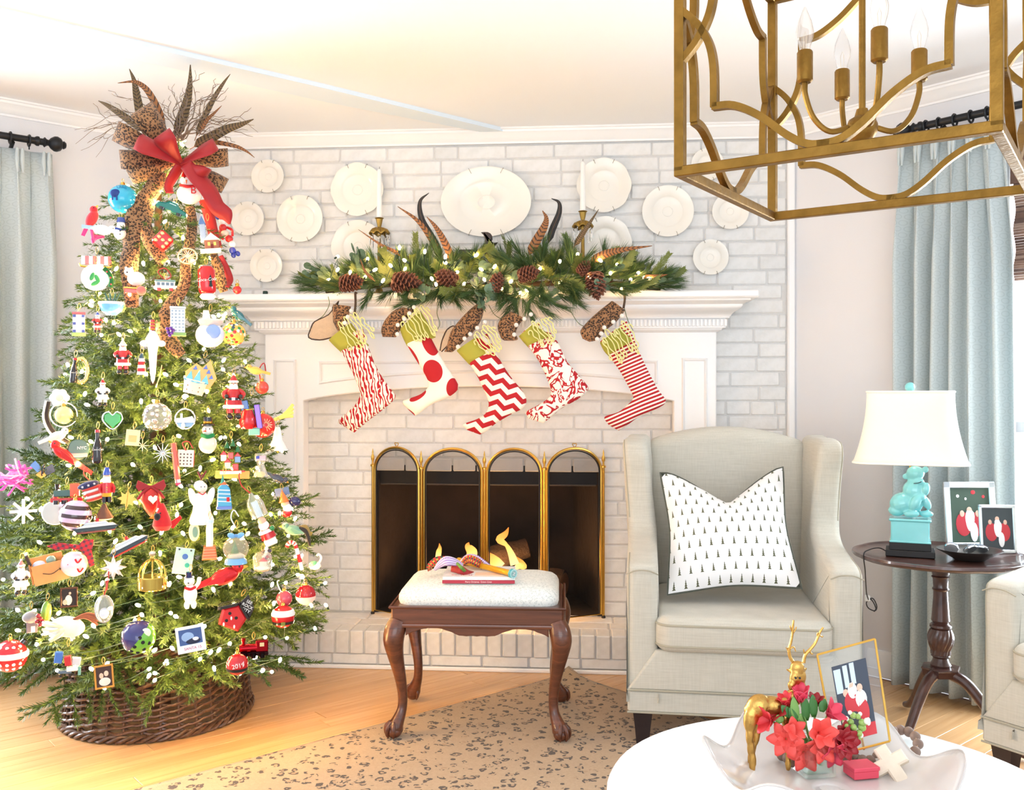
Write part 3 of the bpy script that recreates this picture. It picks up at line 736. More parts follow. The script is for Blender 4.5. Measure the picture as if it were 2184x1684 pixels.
for i in range(275):
    u = (i + rg.random()) / 275; px = 690 + 720 * u; c = (px - 1050) / 360; typ = rg.random(); mid = 1 - c * c
    if typ < .56: d = (rg.choice([-1, 1]) * .5 + c * .9, -rg.uniform(-.1, .6), rg.uniform(.12, .5)); p = (gx(px), rg.uniform(4.03, 4.15), ZM + rg.uniform(.03, .05 + .06 * mid))
    elif typ < .80: d = (rg.uniform(-.5, .5) + c * .6, rg.uniform(-.3, .1), rg.uniform(.3, .9) * (.35 + .65 * mid)); p = (gx(px), rg.uniform(4.05, 4.15), ZM + rg.uniform(.03, .05 + .06 * mid))
    else:
        if abs(c) > .72: d = (c, -.35, .08)
        else: d = (rg.uniform(-.7, .7), -.45, -rg.uniform(.1, .55))
        p = (gx(px), rg.uniform(3.99, 4.03), ZM + rg.uniform(.0, .05))
    r = rg.random(); me = rg.choice(PT) if r < .66 else rg.choice(CE) if r < .86 else rg.choice(EU)
    sc = rg.uniform(.75, 1.15) * (1.0 if abs(c) < .8 else .8)
    sprig(me, p, d, sc, rg.uniform(0, 6.28))
for (px, py, dx, dz) in ((660, 607, -1, .12), (668, 618, -1, -.02), (690, 600, -.8, .3), (1430, 600, 1, .1), (1425, 612, 1, -.05), (1412, 590, .9, .3), (1090, 655, -.5, -.7), (1130, 665, .4, -.8), (1160, 660, .7, -.6), (1100, 640, .1, -1), (1185, 650, .8, -.4), (905, 640, -.8, -.4), (870, 645, -1, -.3), (1000, 635, .8, -.3), (1130, 640, -.2, -.9), (1220, 640, .9, -.35), (940, 630, .9, -.3)):
    p = ony(px, py, 4.0 if 830 < px < 1300 else 4.1); sprig(PT[int(px) % 4], p - Vector((dx, 0, dz)).normalized() * .07, (dx, -.12, dz), 1.0, px)
# hanging tendrils
M_TEN = pm('green_wire', (112, 124, 84), .6)
for pts in ([(880, 640), (890, 665), (905, 690), (900, 712)], [(700, 632), (702, 650), (690, 672), (675, 683)], [(935, 640), (932, 668), (938, 690), (930, 708)], [(1042, 650), (1056, 672), (1078, 684)], [(1215, 660), (1235, 690), (1262, 700)], [(1330, 650), (1338, 680), (1350, 705)]):
    obj('tendril', MB().tube(crom([ony(a, b, 4.02) for a, b in pts], 5), .0016, 5), M_TEN, gar)

# ------------------------------------------------------------------ fairy lights
def bulb_mat(name, s):
    t = NT(name); e = t.n('Emission', {'Color': (1, .60, .23, 1), 'Strength': s}); t.link(e.outputs[0], t.out.inputs[0]); return t.mat
M_BULB = bulb_mat('warm_fairy_bulb', 260)
BM = to_mesh('bulb', MB().lathe([(.0, -.011), (.0035, -.009), (.0062, -.002), (.0058, .004), (.003, .009), (.0, .0105)], 8)); BM.materials.append(M_BULB); BM2 = BM.copy(); BM2.materials.clear(); BM2.materials.append(bulb_mat('garland_bulb', 60))
SM = to_mesh('socket', MB().lathe([(0, -.024), (.004, -.024), (.0045, -.01), (.0, -.009)], 6)); SM.materials.append(pm('plug_green', (20, 52, 46)))
def string_lights(label, pts, sc=1.0, me=None):
    t = thing('string_lights', label, 'string lights', (0, 0, 0)); rr = random.Random(len(pts))
    for p in pts:
        o = obj('bulb', me or BM, None, t, loc=p); o.rotation_euler = (rr.uniform(-1.2, 1.2), rr.uniform(-1.2, 1.2), 0); o.scale = (sc, sc, sc)
        obj('socket', SM, None, o)
    return t
gb = [(720, 547), (784, 552), (720, 575), (747, 581), (779, 590), (700, 597), (817, 598), (833, 566), (864, 573), (863, 555), (852, 528), (906, 536), (950, 547), (950, 560), (975, 580), (921, 594), (930, 606), (897, 638), (1016, 544), (1026, 574), (1055, 568), (1033, 596), (1069, 617), (1108, 624), (1124, 619), (1158, 627), (1152, 573), (1194, 557), (1232, 542), (1195, 602), (1280, 555), (1302, 582), (1316, 563), (1345, 596), (1361, 582), (1374, 592), (1385, 594), (1394, 598), (1326, 616), (1258, 590), (990, 605), (1090, 600), (800, 575)]
sg_ = string_lights('warm fairy lights wound through the mantel garland', [ony(a, b, 3.975 + .02 * (i % 3)) for i, (a, b) in enumerate(gb)], sc=1.1, me=BM2)
ordp = sorted(gb); obj('wire', MB().tube(crom([ony(a, b + 6, 4.0) for a, b in ordp], 3), .0013, 5), pm('plug_green', (20, 52, 46)), sg_)

# ------------------------------------------------------------------ pine cones
M_CONE = pm('pine_cone_scales', (128, 78, 58), .7, nz=(40, .35)); M_CONED = pm('pine_cone_core', (70, 40, 30), .8)
def cone_mesh():
    m = MB(); rr = random.Random(3); L = 1.0; n = 70
    for i in range(n):
        u = i / n; z = -.5 + u * .98; r = .30 * sqrt(max(.02, 1 - (2 * u - .75) ** 2 / 1.6)) * (1 if u < .8 else (1 - u) / .2 * .9 + .1); a = i * 2.39996
        c = Vector((cos(a), sin(a), 0)); s = Vector((-sin(a), cos(a), 0)); w = .11 * (.5 + r * 1.6)
        base = c * r * .35 + Vector((0, 0, z - .03)); tip = c * (r * 1.25 + .02) + Vector((0, 0, z + .07)); midp = c * (r * 1.0) + Vector((0, 0, z + .0)); th = Vector((0, 0, -.035)) - c * .0
        k = len(m.v); m.v += [tuple(x) for x in (base - s * w * .5, base + s * w * .5, midp + s * w, tip + s * w * .45, tip - s * w * .45, midp - s * w)]
        m.v += [tuple(x + th) for x in (base - s * w * .5, base + s * w * .5, midp + s * w, tip + s * w * .45, tip - s * w * .45, midp - s * w)]
        m.f += [(k, k + 1, k + 2, k + 3, k + 4, k + 5), (k + 11, k + 10, k + 9, k + 8, k + 7, k + 6)] + [(k + j, k + 6 + j, k + 6 + (j + 1) % 6, k + (j + 1) % 6) for j in range(6)]
    return to_mesh('scales', m, smooth=False)
CM = cone_mesh(); CM.materials.append(M_CONE); CC = to_mesh('core', MB().ell((0, 0, 0), (.2, .2, .48))); CC.materials.append(M_CONED)
for (px, py, a, L, lab) in ((750, 602, 80, 52, 'pine cone lying furthest left in the garland'), (868, 602, 92, 62, 'long pine cone lying second from the left in the garland'), (950, 592, -70, 50, 'pine cone with raised scales left of the garland middle'), (1060, 600, 20, 42, 'small dark pine cone just left of the garland middle'), (1128, 583, 75, 46, 'reddish pine cone right of the garland middle'), (1271, 610, 172, 58, 'pine cone hanging tip down over the shelf edge on the right'), (1246, 570, 40, 34, 'small pine cone half buried in the right of the garland')):
    p = ony(px, py, 3.97); s = L * 3.97 / F; t = thing('pine_cone', lab, 'pine cone', p, rot=(0, radians(a), 0), group='pine cones in the garland'); t.scale = (s, s, s)
    sc = obj('scales', CM, None, t, kind='stuff'); obj('core', CC, None, t)

# ------------------------------------------------------------------ feathers
def feather_mat(name, c1, c2, freq):
    t = NT(name); s = t.sep(t.coord('UV')); f = t.m('FRACT', t.m('ADD', t.m('MULTIPLY', s[0], freq), t.m('MULTIPLY', t.m('ABSOLUTE', t.m('SUBTRACT', s[1], .5)), -1.2)))
    t.col(t.mix(t.m('MULTIPLY', t.m('LESS_THAN', f, .34), .9), lin(c1), lin(c2))); t.set('Roughness', .6); return t.mat
M_FB = feather_mat('barred_pheasant', (160, 104, 56), (36, 26, 22), 17); M_FD = feather_mat('black_feather', (42, 40, 40), (30, 28, 28), 9); M_FO = feather_mat('olive_pheasant', (112, 92, 58), (40, 30, 24), 22)
M_QUILL = pm('quill', (150, 110, 80), .5)
def feather(label, pix, wpx, mat, dep, group, dy=-.03, tilt=.5):
    """pix: base to tip in photo pixels; dep: function giving a point for a pixel"""
    P3 = [dep(a, b, i / (len(pix) - 1)) for i, (a, b) in enumerate(pix)]; o = P3[0]; t = thing('feather', label, 'feather', o, group=group)
    pp = crom([p - o for p in P3], 8); n = len(pp); scale = (o - CAM).length / F; G = [[], [], []]; fwd = (CAM - o).normalized()
    for i, p in enumerate(pp):
        u = i / (n - 1); d = (pp[min(i + 1, n - 1)] - pp[max(i - 1, 0)]).normalized(); s = d.cross(fwd); s.normalize(); nn = s.cross(d)
        w = wpx * scale * .5 * (min(1, (u - .06) / .1) if u > .06 else 0.02) * (1 - max(0, (u - .3) / .7) ** 1.3 * .93)
        w = max(w, .0004)
        G[0].append(p - s * w + nn * w * tilt); G[1].append(p); G[2].append(p + s * w + nn * w * tilt)
    m = MB(); rows = [[G[0][i], G[1][i], G[2][i]] for i in range(n)]; m.grid(rows); obj('vane', m, mat, t, ang=80, solid=.0008)
    obj('quill', MB().tube(pp, [.0016 * (1 - .8 * i / n) for i in range(n)], 5), M_QUILL, t)
gd = lambda y0: (lambda a, b, u: ony(a, b, y0 - .05 * u))
GF = 'pheasant feathers in the garland'
feather('long barred feather curving left, left of the garland middle', [(943, 560), (926, 520), (892, 472), (848, 440)], 14, M_FB, gd(4.1), GF)
feather('black curled feather rising left of the big oval platter', [(948, 560), (926, 515), (900, 468), (896, 430), (915, 411)], 15, M_FD, gd(4.12), GF)
feather('barred brown feather just right of the curled black feather on the left', [(976, 580), (950, 520), (930, 485), (910, 462)], 15, M_FB, gd(4.05), GF)
feather('short barred feather rising right of the big oval platter', [(1124, 552), (1140, 520), (1160, 485), (1165, 465), (1157, 449)], 19, M_FB, gd(4.08), GF)
feather('black curled feather rising just right of the short barred one', [(1166, 530), (1178, 490), (1192, 455), (1192, 432), (1176, 423)], 14, M_FD, gd(4.12), GF)
feather('dark barred feather crossing the right candlestick', [(1222, 530), (1240, 502), (1256, 478), (1277, 446)], 12, M_FO, gd(4.06), GF)
feather('barred feather pointing right over the end of the garland', [(1250, 562), (1290, 542), (1330, 532), (1391, 524)], 17, M_FB, gd(4.0), GF)
feather('thin red-brown feather pointing up to the left candlestick', [(890, 560), (850, 540), (810, 520), (764, 489)], 8, M_FB, gd(4.05), GF)
feather('thin pinkish feather low in the left of the garland', [(800, 600), (780, 580), (768, 552)], 6, M_FB, gd(3.98), GF)
feather('rusty feather at the right tip of the garland', [(1370, 592), (1395, 590), (1424, 585)], 12, M_FB, gd(4.0), GF)

# ------------------------------------------------------------------ candlesticks and candles
M_OLDB = pm('aged_brass', (158, 128, 66), .38, 1, nz=(60, .25)); M_WAX = pm('white_wax', (250, 248, 244), .4); M_CRYS = pm('crystal', (255, 255, 255), .03, trans=1, ior=1.5)
def candlestick(px, ytop, ybase, side, oside):
    p = ony(px, 600, 4.2); sc = p.y / F; zs = lambda py: H + (CY - py) * sc - ZM
    t = thing('candlestick', 'aged brass candlestick with crystal drops on the %s of the mantel' % side, 'candlestick', (p.x, p.y, ZM), group='pair of brass candlesticks'); zc = zs(ybase)
    obj('stem', MB().lathe([(0, 0), (.05, 0), (.05, .008), (.042, .014), (.018, .022), (.012, .04), (.017, .06), (.01, .075), (.008, .1), (.013, .125), (.009, .14), (.007, zc - .08), (.012, zc - .066), (.008, zc - .055), (.006, zc - .046), (0, zc - .046)], 20), M_OLDB, t)
    obj('candle_cup', MB().lathe([(0, zc - .046), (.007, zc - .046), (.009, zc - .036), (.013, zc - .02), (.016, zc - .004), (.021, zc), (.019, zc + .002), (.013, zc - .003), (0, zc - .004)], 20), M_OLDB, t)
    m = MB(); N = 48
    G = []
    for (r, z) in ((.008, -.048), (.022, -.044), (.034, -.05), (.044, -.066)):
        G.append([(r * (1 + .10 * abs(cos(4 * a)) * (r > .03)) * cos(a), r * (1 + .10 * abs(cos(4 * a)) * (r > .03)) * sin(a), zc + z - (.012 * (1 - abs(cos(4 * a))) if r > .03 else 0)) for a in [2 * pi * k / N for k in range(N)]])
    m.grid(G, cv=True); obj('leaf_bobeche', m, M_OLDB, t, solid=.0018)
    for k in range(8):
        a = pi * k / 4 + .2; c = Vector((.042 * cos(a), .042 * sin(a), zc - .066)); L = .07 if k % 2 else .055
        obj('crystal_drop', MB().lathe([(0, 0), (.0022, -.004), (.0022, -.012), (.0012, -.014), (.0045, -.022), (.0055, -.03), (.003, -L), (0, -L - .004)], 6, c), M_CRYS, t)
    c = thing('candle', 'white taper candle in the %s candlestick' % side, 'candle', (p.x, p.y, ZM + zc - .0025), group='pair of white taper candles'); L = zs(ytop) - zc
    obj('taper', MB().lathe([(0, 0), (.0125, 0), (.0125, .01), (.0098, L - .008), (.006, L - .002), (0, L)], 16), M_WAX, c)
    obj('wick', MB().tube([(0, 0, L - .002), (.001, 0, L + .01)], .0009, 5), M_BLACK, c)
candlestick(809, 352, 460, 'left', 0); candlestick(1243, 344, 452, 'right', 1)
o = ony(1045, 560, 4.14); out = [(555, 470), (610, 462), (680, 465), (730, 490), (755, 530), (760, 590), (738, 640), (790, 655), (858, 648), (810, 700), (790, 760), (780, 830), (740, 900), (620, 900), (585, 800), (580, 720), (625, 650), (630, 600), (615, 540), (590, 500)]
t = thing('carved_finial', 'dark carved wooden finial shaped like a bird among the greenery', 'ornament', o); pl = [(p.x - o.x, p.z - o.z) for p in [ony(960 + a / 8.42, 440 + b / 8.42, 4.14) for a, b in out]]
M_DARKW = pm('dark_carved_wood', (66, 54, 52), .5, nz=(50, .3)); m = MB(); slab(m, pl, .03, .009, lambda a, b, c: Vector((a, c, b))); obj('scroll', m, M_DARKW, t)
obj('rail', MB().box((-.09, .005, .045), (.1, .02, .03), ch=.004), M_DARKW, t, smooth=False)

# ------------------------------------------------------------------ stockings
def leopard(name, base, mid, dark, sc, wide=.5):
    t = NT(name); v = t.coord('Object', (sc, sc, sc)); nv = t.n('TexNoise', {'Vector': v, 'Scale': 1.6, 'Detail': 2}).outputs['Color']
    vv = t.n('VectorMath', {0: v}, operation='ADD'); sb = t.n('VectorMath', {0: nv, 1: (.55, .55, .55)}, operation='MULTIPLY'); t.link(sb.outputs[0], vv.inputs[1])
    d = t.n('TexVoronoi', {'Vector': vv.outputs[0], 'Scale': 1.0}).outputs['Distance']
    ring = t.m('LESS_THAN', t.m('ABSOLUTE', t.m('SUBTRACT', d, .36)), .15); br = t.m('GREATER_THAN', t.noise(v, 1.7, 1), .40)
    inn = t.m('LESS_THAN', d, .25); c = t.mix(t.m('MULTIPLY', inn, .8), lin(base), lin(mid)); t.col(t.mix(t.m('MULTIPLY', ring, br), c, lin(dark))); t.set('Roughness', .85); t.set('Sheen Weight', .15); return t.mat
M_LEO = leopard('leopard_velvet', (150, 108, 72), (104, 68, 44), (24, 18, 16), 120)
M_LEOL = leopard('leopard_velvet_light', (150, 112, 76), (100, 68, 46), (24, 16, 14), 125)
M_LIN = pm('sand_lining', (196, 172, 146), .85, nz=(45, .12), bump=(200, .3))
M_GREEN = pm('green_band_fabric', (168, 164, 62), .85, bump=(500, .2)); M_POM = pm('white_pompom', (248, 244, 238), .95, bump=(300, .6)); M_MONO = pm('pale_green_embroidery', (224, 220, 150), .7)
RED, CRM = lin((178, 24, 34)), lin((246, 240, 226))
def fabric(name, build):
    t = NT(name); f = build(t); t.col(t.mix(f, CRM, RED)); t.set('Roughness', .88); t.bump(t.noise(t.coord('Object'), 700, 1), .12, .002); return t.mat
def f_zebra(t):
    v = t.coord('Object', (1, 1, .42), (0, radians(24), 0)); n1 = t.n('TexNoise', {'Vector': v, 'Scale': 62.0, 'Detail': 1}).outputs['Fac']; s = t.sep(v)
    return t.m('GREATER_THAN', t.m('SINE', t.m('ADD', t.m('MULTIPLY', s[0], 470.0), t.m('MULTIPLY', n1, 13.0))), .15)
def f_chev(t):
    s = t.sep(t.coord('Object', (1, 1, 1), (0, radians(-14), 0))); tri = t.m('ABSOLUTE', t.m('SUBTRACT', t.m('FRACT', t.m('MULTIPLY', s[0], 14.5)), .5))
    return t.m('LESS_THAN', t.m('FRACT', t.m('MULTIPLY', t.m('ADD', s[2], t.m('MULTIPLY', tri, .045)), 21.5)), .5)
def f_stripe(t):
    s = t.sep(t.coord('Object', (1, 1, 1), (0, radians(23), 0))); return t.m('LESS_THAN', t.m('FRACT', t.m('MULTIPLY', t.m('ADD', s[2], t.m('MULTIPLY', t.noise(t.coord('Object'), 6, 1), .012)), 66.0)), .55)
def f_damask(t):
    v = t.coord('Object'); n1 = t.n('TexNoise', {'Vector': v, 'Scale': 13.0, 'Detail': 1.5, 'Distortion': 2.6}).outputs['Fac']; n2 = t.n('TexNoise', {'Vector': v, 'Scale': 30.0, 'Detail': 1, 'Distortion': 3.0}).outputs['Fac']
    a = t.m('LESS_THAN', t.m('ABSOLUTE', t.m('SUBTRACT', n1, .55)), .05); b = t.m('GREATER_THAN', n2, .60); return t.m('MAXIMUM', a, t.m('MULTIPLY', b, t.m('GREATER_THAN', n1, .48)))
STY = 3.985
def f_dots(o):
    def build(t):
        s = t.sep(t.coord('Object')); out = None
        for (zx, zy, rx, ry, an) in ((1425, 895, 98, 115, -20), (1615, 1055, 55, 92, 8), (1395, 620, 70, 130, -24), (1225, 740, 30, 110, -32), (1275, 1140, 95, 38, -32), (1190, 1300, 62, 18, 34)):
            p = ony(620 + zx / 4.677, 600 + zy / 4.677, STY) - o; k = 4.0 / F / 4.677
            dx = t.m('SUBTRACT', s[0], p.x); dz = t.m('SUBTRACT', s[2], p.z); ca, sa = cos(radians(an)), sin(radians(an))
            u = t.m('DIVIDE', t.m('ADD', t.m('MULTIPLY', dx, ca), t.m('MULTIPLY', dz, -sa)), rx * k); v = t.m('DIVIDE', t.m('ADD', t.m('MULTIPLY', dx, sa), t.m('MULTIPLY', dz, ca)), ry * k)
            e = t.m('LESS_THAN', t.m('ADD', t.m('MULTIPLY', u, u), t.m('MULTIPLY', v, v)), 1.0); out = e if out is None else t.m('MAXIMUM', out, e)
        return out
    return build
def sleeve(m, pairs, th, n=20, sub=5, grow=0):
    A = crom([p[0] for p in pairs], sub); B = crom([p[1] for p in pairs], sub); N = len(A); G = []
    for i in range(N):
        c = (A[i] + B[i]) / 2; h = (B[i] - A[i]) / 2; h = h * (1 + grow / max(h.length, .01)); u = i / (N - 1); t = th * min(1, sqrt(max(.06, (1 - u) * 6)))
        t = min(t, h.length * .9 + .002) + (grow if grow else 0)
        row = []
        for k in range(n):
            a = 2 * pi * k / n; ca, sa = cos(a), sin(a); ca = math.copysign(abs(ca) ** .8, ca); sa = math.copysign(abs(sa) ** .8, sa); row.append(c + h * ca + Vector((0, -t * sa, 0)))
        G.append(row)
    return m.grid(G, cv=True, caps=True)
def mono(o, Z, ox, cx_, cy_, bx, by, n, wid, L, seed, th=-.034):
    """entwined script letters: n slanted strokes with loops"""
    rr = random.Random(seed); m = MB(); b = Vector((bx, by)).normalized(); a = Vector((-b.y, b.x)); objs = []
    for i in range(n):
        f = (i / (n - 1) - .5) * wid; l = L * rr.uniform(.75, 1.1) * (1 if 0 < i < n - 1 else .7); s0 = rr.uniform(-12, 12); r1, r2 = rr.uniform(14, 26), rr.uniform(14, 26); sg = rr.choice([-1, 1])
        pts = [(f + sg * r1 * 1.6, s0 - l * .32), (f + sg * r1 * 1.2, s0 - l * .5), (f + sg * r1 * .2, s0 - l * .52), (f - sg * 4, s0 - l * .36), (f + sg * 10, s0 - l * .1), (f - sg * 10, s0 + l * .2), (f - sg * 4, s0 + l * .42), (f - sg * r2, s0 + l * .54), (f - sg * r2 * 1.8, s0 + l * .42), (f - sg * r2 * 1.1, s0 + l * .3)]
        P = []
        for k, (u, v) in enumerate(pts):
            q = Vector((cx_, cy_)) + a * u + b * v; P.append(ony(ox + q.x / Z, 600 + q.y / Z, STY + th - .0015 * (i % 3)) - o)
        m.tube(crom(P, 5), .0026, 6)
    return m
def stocking(ox, label, pairs, band, cuff, poms, fab, monoargs, loop, lining=None):
    Z = 4.677; top = ony(*loop[0], 4.03); o = Vector((top.x, STY, top.z)); q = lambda p: ony(ox + p[0] / Z, 600 + p[1] / Z, STY) - o
    t = thing('stocking', label, 'stocking', o, group='stockings hanging from the mantel')
    f = fab(o) if fab is f_dots else fab
    m = MB(); sleeve(m, [(q(a), q(b)) for a, b in pairs], .024); obj('leg', m, fabric('stocking_' + label.split()[0] + '_' + label.split()[1], f), t, ang=70)
    m = MB(); sleeve(m, [(q(a), q(b)) for a, b in band], .026, grow=.003, sub=3); obj('band', m, M_GREEN, t, ang=50)
    m = MB(); sleeve(m, [(q(a), q(b)) for a, b in cuff], .030, sub=5); obj('cuff', m, M_LEO, t, ang=70)
    if lining:
        pl = [q(p) for p in lining]; m = MB(); slab(m, [(p.x, p.z) for p in pl], .012, .005, lambda a, b, c: Vector((a, c + .004, b))); obj('lining', m, M_LIN, t, ang=60)
        obj('lining_edge', MB().tube(crom(pl, 3), .0028, 6, closed=False), pm('dark_piping', (66, 50, 42), .8), t)
    for (x, y) in poms: obj('pompom', MB().ell(q((x, y)) + Vector((0, -.036, 0)), .0095, 10, 8), M_POM, t)
    obj('monogram', mono(o, Z, ox, *monoargs), M_MONO, t)
    e = ony(*loop[1], STY + .01) - o; tp = Vector((0, 4.043 - STY, 0))
    obj('hanging_loop', MB().tube(crom([tp + Vector((0, .02, .012)), tp + Vector((.0, -.006, .010)), (tp + e) / 2 + Vector((.003, -.004, 0)), e + Vector((0, .0, -.02))], 5), .0055, 6), pm('brown_strap', (84, 66, 56), .8), t)
stocking(620, 'red zebra print stocking, leftmost on the mantel, its sand lining folded open',
    [((430, 610), (720, 470)), ((510, 710), (780, 670)), ((610, 900), (870, 880)), ((685, 1080), (990, 1060)), ((690, 1140), (1046, 1150)), ((640, 1230), (955, 1250)), ((560, 1310), (800, 1370)), ((490, 1365), (690, 1460)), ((470, 1405), (636, 1506))],
    [((388, 585), (600, 420)), ((445, 645), (690, 540)), ((512, 708), (775, 640))],
    [((425, 232), (600, 250)), ((422, 310), (585, 300)), ((435, 400), (560, 400)), ((470, 480), (520, 480)), ((490, 520), (508, 512))],
    [(590, 360), (625, 300), (560, 420)], f_zebra, (655, 490, .55, .83, 8, 250, 300, 1), [(757, 630), (756, 664)],
    [(470, 205), (380, 330), (240, 400), (200, 470), (180, 560), (290, 583), (400, 560), (490, 520), (440, 420), (425, 260)])
stocking(620, 'white stocking with big red spots, second from the left',
    [((1090, 500), (1330, 420)), ((1175, 660), (1440, 640)), ((1280, 830), (1540, 820)), ((1360, 970), (1640, 970)), ((1370, 1050), (1672, 1065)), ((1300, 1120), (1580, 1150)), ((1200, 1160), (1400, 1230)), ((1120, 1190), (1290, 1310)), ((1120, 1225), (1240, 1338))],
    [((1095, 480), (1290, 300)), ((1125, 560), (1370, 430)), ((1168, 645), (1440, 560))],
    [((1120, 258), (1245, 290)), ((1020, 300), (1190, 340)), ((940, 390), (1120, 430)), ((905, 480), (1075, 510)), ((915, 552), (1050, 556))],
    [(1200, 325), (1150, 380), (1085, 440), (1080, 530), (1245, 265)], f_dots, (1290, 430, .5, .86, 8, 260, 310, 2), [(868, 642), (882, 658)])
stocking(620, 'red and white chevron stocking in the middle of the five',
    [((1690, 680), (1960, 520)), ((1790, 830), (2060, 730)), ((1880, 980), (2180, 930)), ((1950, 1140), (2336, 1130)), ((1975, 1230), (2330, 1250)), ((1940, 1320), (2180, 1335)), ((1850, 1375), (2040, 1420)), ((1720, 1425), (1960, 1490)), ((1760, 1480), (1890, 1527))],
    [((1662, 690), (1850, 560)), ((1725, 760), (1940, 640)), ((1788, 828), (2010, 730))],
    [((1880, 212), (1930, 262)), ((1800, 270), (1905, 370)), ((1690, 380), (1840, 480)), ((1600, 500), (1730, 590)), ((1560, 640), (1630, 690)), ((1530, 700), (1600, 705))],
    [(1945, 410), (1870, 470), (1800, 530), (1745, 575), (1680, 655)], f_chev, (1975, 590, .62, .78, 7, 200, 260, 3), [(1030, 640), (1026, 652)],
    [(1490, 690), (1510, 590), (1560, 480), (1635, 445), (1625, 540), (1580, 620), (1505, 700)])
stocking(1020, 'white stocking with red damask scrolls, second from the right',
    [((410, 540), (600, 370)), ((505, 660), (790, 600)), ((600, 790), (890, 800)), ((690, 980), (1060, 1000)), ((725, 1100), (1095, 1080)), ((690, 1170), (1000, 1170)), ((590, 1235), (840, 1260)), ((480, 1300), (740, 1340)), ((500, 1365), (650, 1412))],
    [((412, 545), (560, 420)), ((455, 600), (660, 480)), ((505, 655), (760, 570))],
    [((330, 300), (460, 370)), ((235, 360), (410, 430)), ((193, 450), (375, 510)), ((225, 560), (395, 575)), ((260, 590), (350, 592))],
    [(465, 380), (385, 440), (365, 535), (530, 335)], f_damask, (660, 500, .55, .83, 7, 210, 270, 4), [(1098, 655), (1098, 668)])
stocking(1020, 'red and white striped stocking, rightmost on the mantel',
    [((1215, 600), (1480, 390)), ((1300, 740), (1590, 660)), ((1410, 890), (1680, 860)), ((1520, 1090), (1790, 1070)), ((1545, 1160), (1872, 1190)), ((1500, 1220), (1800, 1260)), ((1400, 1300), (1620, 1340)), ((1260, 1350), (1490, 1430)), ((1300, 1430), (1400, 1487))],
    [((1218, 608), (1440, 440)), ((1260, 690), (1500, 520)), ((1310, 745), (1560, 620))],
    [((1330, 195), (1465, 290)), ((1210, 290), (1380, 400)), ((1100, 390), (1270, 490)), ((1020, 490), (1195, 580)), ((1040, 570), (1110, 602))],
    [(1430, 350), (1345, 410), (1255, 465), (1225, 525), (1185, 580)], f_stripe, (1420, 610, .52, .85, 9, 300, 330, 5), [(1332, 632), (1330, 646)])
# ------------------------------------------------------------------ the tree
TC = at(338, 842, 3.47); TX, TY = TC.x, TC.y
def tr(z): return max(.02, .62 - (z - .42) * .322) if z > .42 else .62
def tree_pt(px, py, off=.0):
    r = ray(px, py); best = None
    for i in range(240):
        d = 2.6 + i * .005; p = CAM + r * d; h = hypot(p.x - TX, p.y - TY) - tr(p.z) - off
        if h <= 0: return p
        if best is None or h < best[0]: best = (h, p)
    return best[1]
tree = thing('christmas_tree', 'tall full evergreen Christmas tree standing in a dark wicker collar', 'tree', (TX, TY, 0))
obj('trunk', MB().tube([(0, 0, .02), (0, 0, 1.1), (0, 0, 2.1)], [.045, .03, .008], 10), M_STEM, tree)
def brush(m, rr, P, nl, dens, w=.0030):
    L = 0
    for a, b in zip(P[:-1], P[1:]):
        n = max(1, int((b - a).length * dens)); d = (b - a)
        for k in range(n): needles(m, rr, a + d * (k + rr.random()) / n, d, 1, nl, .95, w)
    e = P[-1] - P[-2]; needles(m, rr, P[-1], e, 6, nl, .5, w)
def branch(seed, L=.5):
    rr = random.Random(seed); m = MB(); P = [Vector((L * u, .02 * sin(u * 3 + seed), -.10 * L * sin(pi * u) + .10 * L * u * u)) for u in (0, .2, .4, .6, .8, 1)]
    m.tube(P, [.006, .005, .004, .003, .0025, .0015], 5); brush(m, rr, P[2:], .021, 760)
    for i in range(12):
        u = .36 + .62 * i / 12; j = min(int(u * 5), 4); b = P[j] + (P[j + 1] - P[j]) * (u * 5 - j); sg = 1 if i % 2 else -1; l = (.17 - .12 * (u - .3)) * rr.uniform(.8, 1.15) * L / .5
        d = Vector((rr.uniform(.55, .85), sg * rr.uniform(.45, .8), rr.uniform(-.35, .4))).normalized(); e = b + d * l; mid = b + d * l * .5 + Vector((0, 0, -.01))
        m.tube([b, mid, e], [.002, .0016, .001], 4, caps=False); brush(m, rr, [b, mid, e], .020, 760)
        if i % 2 == 0:
            d2 = Vector((d.x * .8, d.y * .4, d.z + rr.uniform(-.5, .5))).normalized(); brush(m, rr, [mid, mid + d2 * l * .55], .019, 700)
    return to_mesh('branch', m, smooth=False)
BR = [branch(i) for i in range(9)]
for me in BR: me.materials.append(M_FIR)
rt = random.Random(21); z = .31; lev = 0
while z < 2.06:
    r = max(.05, tr(z) - (.075 if z > .6 else .05)); n = max(5, int(2 * pi * r / .24)); a0 = lev * 1.1
    for k in range(n):
        a = a0 + 2 * pi * k / n + rt.uniform(-.12, .12); b0 = z + .13 * min(1, r / .4); s = (r + rt.uniform(-.05, .07)) / .5
        s = max(.22, s); o = obj('branch', rt.choice(BR), None, tree, loc=(0, 0, b0 + rt.uniform(-.02, .02))); lowd = .12 if z > .5 else .40
        o.rotation_euler = (rt.uniform(-.5, .5), (lowd if r > .2 else -.25) + rt.uniform(-.12, .12), a); sv = max(.62, s * .62 + .38); o.scale = (s, sv * min(1, s * 1.15 + .2), sv * min(1, s * 1.15 + .2))
    z += .074; lev += 1
for k in range(7):
    o = obj('branch', BR[k], None, tree, loc=(0, 0, 1.98)); a = k * .9; o.rotation_euler = (0, -.9 - .1 * (k % 3), a); o.scale = (.3, .4, .4)
